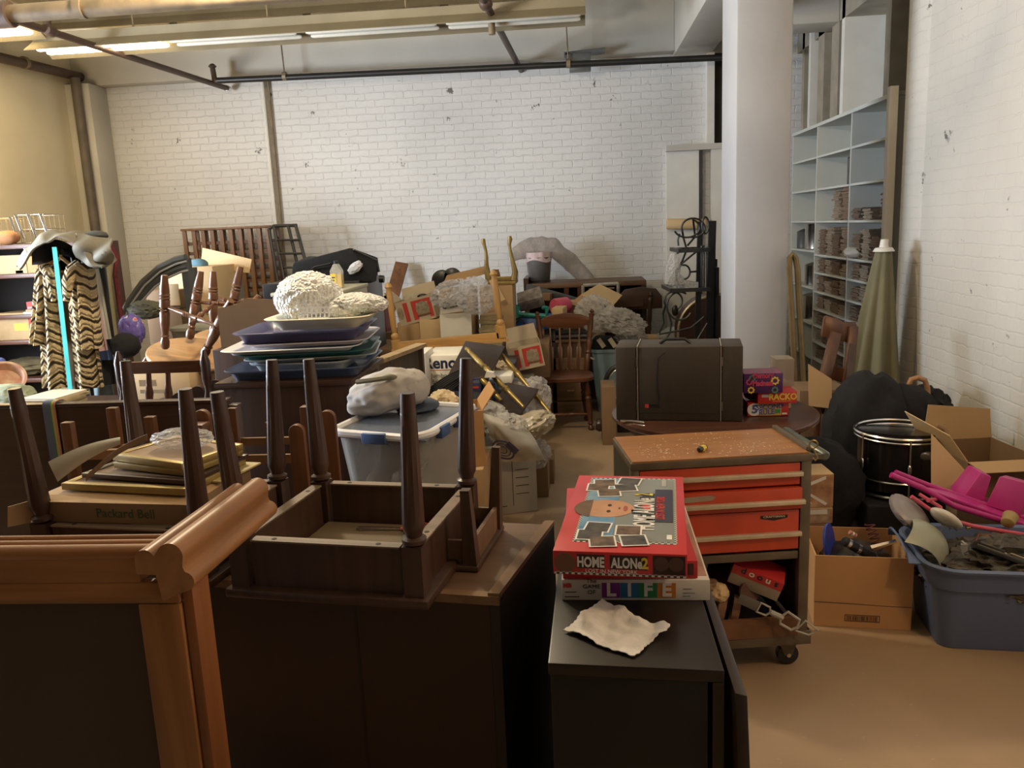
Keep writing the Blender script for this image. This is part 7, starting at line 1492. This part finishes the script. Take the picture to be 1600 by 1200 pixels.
def arcs(cx, cy, rx, ry, a0, a1, Y=6.62, n=18): return [rk(cx+rx*math.cos(R(a0+(a1-a0)*i/n)), cy-ry*math.sin(R(a0+(a1-a0)*i/n)), Y) for i in range(n+1)]
sc_ = [arcs(1073, 356, 20, 15, -160, 60)+[rk(1086, 370), rk(1074, 384)], arcs(1083, 356, 18, 15, -100, 200)+[rk(1068, 372), rk(1073, 390), rk(1066, 408), rk(1056, 425), rk(1058, 442), rk(1066, 452)],
    arcs(1102, 352, 5, 13, 0, 340), [rk(1063, 392), rk(1049, 404), rk(1043, 418), rk(1043, 428)], [rk(1062, 365), rk(1059, 375), rk(1060, 384)], [rk(1100, 384), rk(1082, 398), rk(1065, 412), rk(1056, 430), rk(1058, 444), rk(1068, 452)],
    arcs(1069, 425, 9, 11, -90, 110), [rk(1078, 425), rk(1090, 424)], arcs(1062, 478, 20, 22, 60, 330), arcs(1052, 470, 14, 14, -60, 210)+[rk(1036, 490), rk(1037, 505), rk(1030, 520)], [rk(1045, 490), rk(1049, 505), rk(1047, 520), rk(1036, 535), rk(1028, 545)], [rk(1100, 495), rk(1080, 512), rk(1060, 517), rk(1030, 522)], [rk(1105, 505), rk(1090, 530), rk(1065, 540)]]
for s_ in sc_: wpart(MB().tube(s_, .0085, 6), 'scroll', black, o, True)
for i, (x, y, w, Y) in enumerate([(1117, 396, .03, 7.0), (1120, 405, .025, 7.05), (1123, 418, .02, 6.9)]):
    t0_ = rk(x, y, Y); solo(MB().bb((t0_.x-w, Y, 0), (t0_.x+w*.2, Y+.25, t0_.z)), 'black_plank', black, ['tallest', 'middle', 'lowest'][i]+' of the narrow black panels standing between wire rack and pillar', 'panel', world=True)
wpart(MB().tube([rk(1096, 384), rk(1096, 455)], .006, 5).tube([rk(1100, 384), rk(1100, 455)], .006, 5).tube([rk(1104, 384), rk(1104, 455)], .006, 5), 'vertical_rods', black, o)
solo(MB().tube([rk(1054, 396, 6.6), rk(1052, 415, 6.6), rk(1050, 435, 6.65), rk(1070, 447, 6.7), rk(1090, 448, 6.7)], [.03, .06, .07, .05, .04], 10), 'hanging_plastic', plasbagw, 'torn white plastic bag hanging in the scrolls of the wire rack', 'plastic bag', world=True, smooth=True)
# arched dark door behind the rack
o = thing('arched_cabinet', 'dark brown arched wooden panel with a pale edge behind the wire rack', 'cabinet', (1.15, 7.6, 0))
p0 = aY(1060, 560, 7.6); ar = [(0, 0), (.62, 0), (.62, 1.0)]
zt = aY(1095, 463, 7.6).z
arp = [(0, 0), (.5, 0), (.5, zt)]+[(.32+.0-.32*math.sin(R(a_)), zt-.32+.32*math.cos(R(a_))) for a_ in range(0, 91, 10)]
wpart(MB().prism(arp, (p0.x, 7.6, 0), (1, 0, 0), (0, 0, 1), (0, 1, 0), .3), 'panel', wood('dark_red_brown', (.07, .03, .02), .4), o)
wpart(MB().tube([V(p0.x+x, 7.6, z) for x, z in arp[3:]]+[V(p0.x, 7.6, 0.02)], .014, 6), 'edge_moulding', mat('pale_edge_metal', (.45, .38, .25), .35, .5), o, True)
wpart(MB().blob((p0.x-.03, 7.58, zt-.12), (.06, .05, .10), 3, .2, 2, 3), 'clasp', black, o, True)
solo(MB().tube([(p0.x-.08, 7.5, 0), (p0.x-.08, 7.5, .62)], .022, 10), 'metal_post', mat('dull_brass_post', (.35, .30, .2), .4, .6), 'short dull metal post in front of the arched panel', 'post', world=True, smooth=True)
# ================================================================== LEFT: shelves and coat rack
Yl = 6.6
lx0, lx1 = -5.42, aY(118, 500, Yl).x+.15
bk = wood('reddish_bookcase', (.13, .05, .03), .4, axis=0, scale=2); bkv = wood('reddish_bookcase_side', (.11, .045, .028), .4, scale=2)
o = thing('bookcase', 'reddish brown open bookcase at the left edge behind the coat rack', 'bookcase', ((lx0+lx1)/2, Yl, 0))
zs_ = [aY(30, y, Yl).z for y in (382, 428, 492, 532, 592)]+[.25]
for z in zs_: wpart(MB().bb((lx0, Yl, z-.035), (lx1, Yl+.5, z)), 'shelf', bk, o, bevel=.003)
for x in (lx1, lx0-.0): wpart(MB().bb((x, Yl, 0), (x+.03, Yl+.5, zs_[0])), 'side_panel', bkv, o)
wpart(MB().bb((lx0+.031, Yl+.49, .02), (lx1, Yl+.505, zs_[0]-.036)), 'back_panel', mat('black_back', (.02, .015, .012), .7), o)
# wire dish racks on top
wi = mat('bright_wire', (.62, .55, .42), .25, .9, bump=0)
def wrack(lab, x, w, h):
    o = thing('wire_basket', lab, 'wire rack', (x, Yl+.1, zs_[0]+.001), group='wire racks on the bookcase'); mb = MB()
    for z in (.01, h*.5, h): mb.tube([(0, 0, z), (w, 0, z), (w, .28, z), (0, .28, z)], .004, 5, True)
    mb.build('frame_wire', wi, o)
    mb = MB()
    for i in range(6): xx = w*i/5; mb.tube([(xx, 0, h), (xx, 0, .01), (xx, .28, .01), (xx, .28, h)], .003, 4)
    mb.build('cross_wire', wi, o)
    for xx in (0, w*.5, w): MB().tube([(xx-.02, -.01, h+.01), (xx+.03, -.01, h*.2)], .009, 6).build('bright_leg', chrome, o, True)
xw = aY(0, 375, Yl).x
wrack('wire rack on top of the bookcase, right one, nearest the corner pipe', xw+.12, .22, .24); wrack('wire rack on top of the bookcase, cut off by the left edge', xw-.25, .32, .22)
solo(MB().blob((0, 0, .06), (.2, .18, .12), 3, .08, 2, 3), 'orange_bundle', mat('dull_orange_cloth', (.45, .22, .10), .8), 'dull orange soft bundle on the bookcase top at the left edge', 'cloth', (aY(5, 372, Yl).x, Yl+.05, zs_[0]), smooth=True)
def on_shelf(i, x0, x1, h, mt_, lab, nm='box', cat='box', d=.3, dy=.04):
    a_ = aY(x0, 400, Yl).x; b2 = aY(x1, 400, Yl).x; return solo(MB().bb((0, 0, 0), (b2-a_, d, h)), nm, mt_, lab, cat, (a_, Yl+dy, zs_[i]+.001), bevel=.003), b2-a_
on_shelf(1, -40, 34, .155, cardl, 'tan carton on the second shelf of the bookcase', 'cardboard_box'); on_shelf(1, 35, 52, .14, boxo, 'orange-brown carton on the second shelf beside the tan one', 'cardboard_box')
on_shelf(1, 15, 28, .03, inkwhite, 'small pale box on top of the tan carton on the second shelf')
for i, (x0, x1, h) in enumerate(((20, 60, .02), (24, 62, .018), (28, 58, .02))):
    o2, _ = on_shelf(2, x0, x1, h, [inkwhite, bookm, mat('grey_mag', (.3, .3, .3), .6)][i], ['lowest', 'middle', 'top'][i]+' magazine on the third shelf of the bookcase', 'magazine', 'magazine', .25, .02); o2.location.z += i*.021
o2, w2_ = on_shelf(3, -30, 24, .23, mat('tan_tape_box', (.52, .36, .18), .7), 'tan box with a yellow label on the fourth shelf', 'cardboard_box'); MB().bb((w2_*.55, -.001, .08), (w2_*.95, 0, .14)).build('yellow_label', inkyel, o2)
o2, w2_ = on_shelf(3, 25, 54, .32, mat('white_red_pack', (.60, .56, .55), .6), 'white package with a red stripe on the fourth shelf beside the coat', 'package'); MB().bb((-.001, -.0015, 0), (w2_*.3, 0, .32)).bb((w2_*.75, -.0015, .02), (w2_*.85, 0, .16)).build('red_stripe', inkred, o2)
solo(MB().blob((0, 0, .08), (.5, .3, .15), 5, .3, 2, 4), 'folded_cloth', mat('olive_brown_cloth', (.14, .11, .05), .9), 'olive brown folded cloth on the fifth shelf of the bookcase', 'cloth', (aY(20, 560, Yl).x, Yl+.2, zs_[4]), smooth=True)
# basket with plaid and papers in front
o = thing('round_basket', 'striped round basket at the left edge in front of the bookcase', 'basket', aY(5, 620, 4.6)); c_ = aY(6, 596, 4.6)
wpart(MB().lathe(c_+V(-.0, 0, -.02), c_+V(.03, -.04, .03), [(0, .03), (.2, .10), (.9, .12), (1, .125), (1, .11), (.4, .09)], 28), 'bowl', mat('striped_straw', (.62, .48, .32), .6, scale=14, var=.5, col2=(.42, .16, .10)), o, True)
solo(MB().blob(aY(15, 618, 4.5), (.30, .2, .14), 8, .25, 2, 4), 'green_bag', mat('grey_green_film', (.30, .33, .22), .4, alpha=.95), 'grey-green film bag below the round basket', 'bag', world=True, smooth=True)
solo(MB().blob(aY(2, 565, 4.7), (.05, .05, .05), 1, 0, sub=2), 'blue_ball', inkblue, 'small blue ball at the left edge above the round basket', 'ball', world=True, smooth=True)
cbox('low_chest', 'dark low chest at the far left carrying the basket and the papers', (-3.9, 4.25, 0), (-2.35, 4.9, .755), dwood, cat='chest')
random.seed(9); zz = .757
for i in range(6):
    xx = aY(44, 620, 4.4).x+random.uniform(0, .03); solo(MB().bb((0, 0, 0), (.24+random.uniform(-.03, .05), .26, .016)), 'paper_bundle', [bookm, whitecardb][i % 2], kk[i]+' flat paper folder counted upward in the pile below the coat', 'folder', (xx, 4.32, zz), (0, 0, R(random.uniform(-8, 8))), 'folders piled below the coat'); zz += .0175
# coat rack
Yc = 5.2
def cr_p(x, y, Y=Yc): return aY(x, y, Y)
o = thing('clothes_rack', 'black clothes rack at left holding the chevron coat and other garments', 'clothes rack', (cr_p(110, 600).x, Yc, 0))
zr = cr_p(110, 392).z; xr = cr_p(112, 392).x
wpart(MB().tube([(xr, Yc, 0), (xr, Yc, zr)], .014, 8).tube([(xr+.02, Yc+.3, 0), (xr+.02, Yc+.3, zr)], .014, 8), 'upright', black, o, True)
wpart(MB().tube([(xr, Yc-.1, zr), (xr+.02, Yc+.35, zr)], .014, 8), 'top_rail', black, o, True)
wpart(MB().tube([(xr-.25, Yc, .03), (xr+.25, Yc, .03)], .014, 8).tube([(xr-.23, Yc+.3, .03), (xr+.27, Yc+.3, .03)], .014, 8), 'foot', black, o, True)
wpart(MB().tube([(cr_p(57, 383).x, Yc-.12, zr+.03), (cr_p(60, 390).x, Yc-.12, zr-.01)], .008, 6).tube([(cr_p(103, 383).x, Yc-.12, zr+.03), (cr_p(106, 390).x, Yc-.12, zr-.01)], .008, 6), 'hook', inkwhite, o, True)
# teal strap/tape
t0_ = cr_p(85, 386, Yc-.28); t1_ = cr_p(112, 627, Yc-.28)
solo(MB().bar(t0_, t1_, .03, .004, (0, -1, 0)), 'teal_strap', mat('teal_webbing', (.04, .48, .46), .6, bump=0), 'long bright teal strap hanging down the middle of the chevron coat', 'strap', world=True)
# chevron coat
cm_ = bpy.data.materials.new('chevron_fur'); cm_.use_nodes = True; nt = cm_.node_tree; N = nt.nodes; L = nt.links; b = N['Principled BSDF']; b.inputs['Roughness'].default_value = .95
tc = N.new('ShaderNodeTexCoord'); sp_ = N.new('ShaderNodeSeparateXYZ')
nz = N.new('ShaderNodeTexNoise'); nz.inputs['Scale'].default_value = 9; L.new(tc.outputs['Object'], nz.inputs[0])
vsc = N.new('ShaderNodeVectorMath'); vsc.operation = 'MULTIPLY_ADD'; vsc.inputs[1].default_value = (.035, .035, .035); L.new(nz.outputs['Color'], vsc.inputs[0]); L.new(tc.outputs['Object'], vsc.inputs[2]); L.new(vsc.outputs[0], sp_.inputs[0])
def mth(op, a_, b2=None, c__=None):
    n = N.new('ShaderNodeMath'); n.operation = op
    for i, q_ in enumerate((a_, b2, c__)):
        if q_ is None: continue
        if isinstance(q_, (int, float)): n.inputs[i].default_value = q_
        else: L.new(q_, n.inputs[i])
    return n.outputs[0]
pp = mth('PINGPONG', sp_.outputs[0], .045); zz_ = mth('MULTIPLY_ADD', pp, 1.15, sp_.outputs[2]); fr_ = mth('FRACT', mth('MULTIPLY', zz_, 1/.072))
cr_ = N.new('ShaderNodeValToRGB'); L.new(fr_, cr_.inputs[0]); e_ = cr_.color_ramp.elements; e_[0].position = .0; e_[0].color = (.035, .025, .018, 1); e_[1].position = .22; e_[1].color = (.06, .04, .025, 1)
for ps, c_ in ((.30, (.62, .47, .24, 1)), (.55, (.72, .60, .38, 1)), (.72, (.50, .36, .18, 1)), (.88, (.68, .55, .33, 1)), (.97, (.3, .2, .1, 1))): q_ = e_.new(ps); q_.color = c_
L.new(cr_.outputs[0], b.inputs['Base Color'])
n2 = N.new('ShaderNodeTexNoise'); n2.inputs['Scale'].default_value = 90; L.new(tc.outputs['Object'], n2.inputs[0]); ba = mth('MULTIPLY_ADD', mth('SINE', mth('MULTIPLY', zz_, 6.283/.036)), .5, n2.outputs[0])
bp_ = N.new('ShaderNodeBump'); bp_.inputs['Strength'].default_value = .9; bp_.inputs['Distance'].default_value = .02; L.new(ba, bp_.inputs['Height']); L.new(bp_.outputs[0], b.inputs['Normal'])
o = thing('fur_coat', 'long cream fur coat with black chevron stripes hanging at left, open in front', 'coat', cr_p(105, 610, Yc-.1))
def panel(xt0, xt1, xb0, xb1, yt, yb, Y, th=.07, ph=0):
    def f(u, v_):
        y = yt+(yb-yt)*v_; x = (xt0+(xb0-xt0)*v_)*(1-u)+(xt1+(xb1-xt1)*v_)*u
        q_ = cr_p(x, y, Y); return q_+V(0, -.05*math.sin(math.pi*u)-.022*math.sin(u*9+ph+v_*1.5)*(.3+v_), 0)
    return f
def closed(xt0, xt1, xb0, xb1, yt, yb, Y, ph=0, dep=.12):
    f = panel(xt0, xt1, xb0, xb1, yt, yb, Y, ph=ph)
    def g(u, v_):
        if u < .5: return f(u*2, v_)
        q_ = f(2-u*2, v_); return V(q_.x, Y+dep*math.sin(math.pi*(2-u*2))**.5, q_.z)
    return g
wpart(MB().grid(closed(62, 83, 68, 104, 414, 606, Yc-.12, 1), 48, 34, 0, True), 'left_front', cm_, o, True)
wpart(MB().grid(closed(103, 128, 119, 158, 418, 606, Yc-.12, 2), 48, 34, 0, True), 'right_front', cm_, o, True)
wpart(MB().grid(closed(58, 72, 49, 70, 420, 538, Yc-.13, 0, .14), 36, 22, 0, True), 'sleeve', cm_, o, True)
wpart(MB().grid(closed(116, 136, 130, 152, 412, 545, Yc-.16, 3, .14), 36, 22, 0, True), 'sleeve', cm_, o, True)
wpart(MB().tube([cr_p(104, 470, Yc-.22), cr_p(106, 440, Yc-.22), cr_p(114, 422, Yc-.2), cr_p(124, 414, Yc-.16)], [.02, .035, .045, .04], 12), 'collar', cm_, o, True)
wpart(MB().tube([cr_p(83, 470, Yc-.2), cr_p(78, 430, Yc-.22), cr_p(70, 418, Yc-.18)], [.015, .03, .035], 12), 'collar', cm_, o, True)
wpart(MB().grid(lambda u, v_: cr_p((80+4*v_)*(1-u)+(108+10*v_)*u, 424+186*v_, Yc+.02), 10, 10, .006), 'lining', mat('tan_satin_lining', (.28, .21, .11), .4, scale=4), o, True)
wpart(MB().tube([cr_p(95, 398, Yc-.08), cr_p(95, 402, Yc-.08), cr_p(78, 420, Yc-.08)], .010, 6).tube([cr_p(95, 402, Yc-.08), cr_p(118, 420, Yc-.08)], .012, 6), 'hanger', cardl, o, True)
wpart(MB().tube([cr_p(72, 424, Yc-.1), cr_p(118, 424, Yc-.1)], .008, 6), 'hanger_bar', mat('amber_bar', (.30, .16, .05), .4), o, True)
# pink garment behind and others
def garment(nm, lab, quad_, mt_, Y, ph=0, cat='garment'):
    xt0, xt1, xb0, xb1, yt, yb = quad_; o = solo(MB().grid(closed(xt0, xt1, xb0, xb1, yt, yb, Y, ph, .08), 36, 18, 0, True), nm, mt_, lab, cat, smooth=True, world=True); return o
garment('pink_garment', 'pale pink garment sleeve showing right behind the chevron coat', (124, 140, 138, 166, 414, 548), mat('pale_pink_cloth', (.68, .42, .42), .85), Yc+.1, 1)
garment('white_garment', 'narrow white garment edge behind the pink sleeve', (142, 150, 158, 171, 420, 530), mat('off_white_cloth', (.6, .58, .5), .85), Yc+.25, 2)
garment('denim_garment', 'dark blue garment hanging low behind the coat', (140, 158, 142, 176, 520, 562), mat('dark_denim', (.02, .04, .10), .85), Yc+.3, 3)
garment('black_garment', 'black garment hanging behind the coat beside the pink sleeve', (126, 158, 140, 180, 396, 600), blackfab, Yc+.38, 0)
garment('teal_garment', 'thin teal garment edge behind the black one', (150, 160, 156, 166, 418, 470), mat('teal_cloth', (.05, .22, .24), .8), Yc+.32, 0)
garment('gold_garment', 'long pale gold satin garment hanging right of the coat', (162, 176, 168, 190, 404, 560), mat('pale_gold_satin', (.42, .36, .22), .35, scale=4, var=.2), Yc+.5, 1)
garment('jeans', 'faded blue-green jeans legs hanging low right of the coat hem', (143, 168, 143, 180, 560, 632), mat('faded_jeans', (.11, .15, .16), .85, scale=6, var=.5), Yc+.55, 2)
solo(MB().tube([cr_p(172, 384, Yc+.45), cr_p(183, 400, Yc+.45), cr_p(180, 430, Yc+.45), cr_p(186, 470, Yc+.45), cr_p(191, 505, Yc+.45)], .018, 8), 'red_scarf', mat('dark_red_braid', (.16, .02, .02), .8, scale=40, var=.6), 'thin dark red braided scarf hanging at the far right of the coat rack', 'scarf', world=True, smooth=True)
# grey hat-like draped jacket over the top
gj = mat('grey_green_gabardine', (.17, .155, .115), .75, scale=5, var=.15, bump=.15)
o = thing('draped_jacket', 'grey-green jacket draped over the top of the clothes rack', 'jacket', cr_p(100, 390))
def jk(u, v_):
    top_ = [(28, 418), (40, 392), (62, 370), (88, 362), (118, 364), (145, 370), (168, 388), (180, 408)]; bot = [(32, 420), (50, 398), (70, 378), (90, 374), (118, 380), (130, 396), (142, 410), (160, 420)]
    k = min(int(u*7), 6); f_ = u*7-k; tx = top_[k][0]*(1-f_)+top_[k+1][0]*f_; ty = top_[k][1]*(1-f_)+top_[k+1][1]*f_; bx = bot[k][0]*(1-f_)+bot[k+1][0]*f_; by = bot[k][1]*(1-f_)+bot[k+1][1]*f_
    Y = Yc+.25-.55*math.sin(math.pi*min(1, v_*1.0)*.5); return cr_p(tx+(bx-tx)*v_, ty+(by-ty)*v_**1.5, Y)+V(0, 0, .012*math.sin(u*22+v_*4))
wpart(MB().grid(jk, 60, 18, .012), 'jacket_shell', gj, o, True)
def jk2(u, v_): return cr_p(118+58*u, 366+10*u+34*v_+10*math.sin(u*3)*v_, Yc-.22-.08*math.sin(math.pi*v_))+V(0, .02*math.sin(u*9+v_*7), 0)
wpart(MB().grid(jk2, 26, 14, .012), 'jacket_sleeve', gj, o, True)
wpart(MB().blob(cr_p(150, 368, Yc-.05), (.16, .10, .06), 5, .2, 2, 3), 'dark_collar', mat('charcoal_cloth', (.06, .065, .06), .8), o, True)
wpart(MB().grid(lambda u, v_: cr_p(52+66*u, 388-14*math.sin(math.pi*u)+(26+8*math.sin(u*5))*v_, Yc-.02-.02*math.sin(u*9)), 24, 8, .01), 'dark_lining', blackfab, o, True)
# small glass/white things on low table near left (books stack right of coat rack already)
# ================================================================== PAPER SHELVES in the right recess
sh = mat('pale_grey_shelf_paint', (.60, .62, .58), .55, var=.08, scale=3); shb = mat('grey_shelf_back', (.36, .38, .37), .6, var=.12)
SX = 2.3
y0, y1, y2, y3 = 6.32, aX(1331, 190, SX).y, aX(1277, 225, SX).y, 9.15
o = thing('wall_shelves', 'tall pale grey wall of shelves behind the pillar holding paper bundles and pots', 'shelving', (SX+.2, (y0+y3)/2, 0))
for y in (y0, y1, y2, y3): wpart(MB().bb((SX, y-.012, 0), (SX+.40, y+.012, 2.50)), 'upright', sh, o)
wpart(MB().bb((SX+.40, y0-.01, 0), (SX+.41, y3+.01, 2.50)), 'back_panel', shb, o)
wpart(MB().bb((SX-.01, y0-.02, 2.501), (SX+.41, y3+.02, 2.53)), 'top_board', sh, o)
ZR = [2.225, 1.925, 1.625, 1.31, 1.14, .96, .79, .63, .47, .30]; ZL = [2.225, 1.925, 1.625, 1.34, .98, .63, .29]
for z in ZR:
    for a_, b2 in ((y0, y1), (y1, y2)): wpart(MB().bb((SX-.006, a_+.012, z-.012), (SX+.399, b2-.012, z+.006)), 'shelf', sh, o)
for z in ZL: wpart(MB().bb((SX-.006, y2+.012, z-.012), (SX+.399, y3-.012, z+.006)), 'shelf', sh, o)
wpart(MB().bb((SX-.06, y0-.06, 0), (SX-.006, y0+.01, 2.56)), 'end_post', white, o)
# paper bundles
pmat = [mat('brown_paper_stack_%d' % i, c_, .85, scale=50, var=.45, bump=.5) for i, c_ in enumerate([(.26, .18, .12), (.32, .24, .17), (.20, .13, .09), (.36, .29, .21)])]
def bundle_mesh(seed, h, w=.2, d=.26):
    random.seed(seed); mb = MB(); z = 0
    while z < h-.004:
        t_ = random.uniform(.006, .018); t_ = min(t_, h-z); dx_, dy_ = random.uniform(-.012, .012), random.uniform(-.01, .01)
        mb.box((dx_, dy_, z+t_/2), (d*random.uniform(.93, 1), w*random.uniform(.9, 1.0), t_*.86), (0, 0, random.uniform(-.05, .05))); z += t_
    return mb
rows = {2: ['', ''], 3: [], }
nm_sh = ['first', 'second', 'third', 'fourth', 'fifth', 'sixth', 'seventh', 'eighth', 'ninth', 'tenth']
plan = []   # (shelf index, bay, position 0..1, height)
plan += [(2, 1, .15, .28), (2, 1, .42, .26), (2, 0, .90, .10), (2, 0, .62, .09), (2, 0, .18, .20)]
for si, hmax in ((3, .26), (4, .13), (5, .145), (6, .13), (7, .12), (8, .13), (9, .12)):
    random.seed(si*5)
    for bay in (0, 1):
        n = 4 if bay == 0 else 4
        for k in range(n):
            if si > 6 and random.random() < .2: continue
            plan.append((si, bay, .14+k*.24, hmax*random.uniform(.72, 1)))
for i, (si, bay, u, h) in enumerate(plan):
    a_, b2 = (y0, y1) if bay == 0 else (y1, y2)
    y = b2-.02-(b2-a_-.04)*u if False else a_+.02+(b2-a_-.04)*u
    order = sorted([q_[2] for q_ in plan if q_[0] == si and q_[1] == bay]); rk_ = order.index(u)
    pos = ['nearest the umbrella', 'second from the umbrella', 'third from the umbrella', 'farthest from the umbrella'][min(rk_, 3)]
    zt_s = ZR[si]+.0065
    solo(bundle_mesh(i, h, min(.2, (b2-a_)*.20), .28), 'paper_bundle', pmat[i % 4], 'old paper bundle on the %s shelf board down, %s bay, %s' % (nm_sh[si], 'right' if bay == 0 else 'middle', pos), 'paper bundle', (SX+.16, y, zt_s), (0, 0, 0), 'paper bundles on the wall shelves')
# white wrapped bundle and dark framed box
solo(MB().blob((0, 0, .05), (.16, .22, .10), 7, .3, 2, 3), 'white_wrap', mat('white_wrap_mat', (.6, .58, .52), .7), 'white wrapped lump lying in front of the paper bundles on the fourth shelf board', 'package', (SX+.02, y1-.12, ZR[3]+.007), smooth=True)
o = thing('dark_case', 'small dark two-panel case alone on the second shelf board of the middle bay', 'case', (SX+.06, y1+.16, ZR[1]+.007))
MB().bb((0, -.11, 0), (.16, .11, .235)).build('body', mat('charcoal_case', (.05, .05, .05), .5), o, bevel=.004); MB().bb((-.001, -.09, .12), (.0, .09, .22)).bb((-.001, -.09, .015), (.0, .09, .105)).build('panel', mat('grey_panel', (.10, .10, .10), .4), o)
def pot(lab, u, z, r_, h, lid, mt_=chrome):
    o = thing('metal_pot', lab, 'pot', (SX+r_+.01, y2+.02+(y3-y2-.04)*u, z+.007))
    MB().lathe((0, 0, 0), (0, 0, h), [(0, r_*.9), (.03, r_), (.97, r_), (1, r_*1.05)], 28).build('body', mt_, o, True)
    if lid: MB().lathe((0, 0, h), (0, 0, h+.03), [(0, r_*1.05), (.5, r_*.7), (1, .01)], 24).build('lid', mt_, o, True)
    MB().tube([(0, -r_, h*.7), (0, -r_-.03, h*.7), (0, -r_-.03, h*.5), (0, -r_, h*.5)], .006, 6).build('handle', blackpl, o, True)
pot('tall shiny steel stock pot on the third shelf board of the left bay', .42, ZL[3]-.0, .12, .25, False); pot('small dark-rimmed pot beside the tall stock pot', .78, ZL[3], .07, .17, True, gsteel)
pot('coffee percolator with black handle in the left bay, below the stock pot', .4, ZL[4]-.0, .09, .2, True); pot('rounded shiny kettle low in the left bay behind the brass hoop', .45, ZL[5]-.0, .13, .24, True)
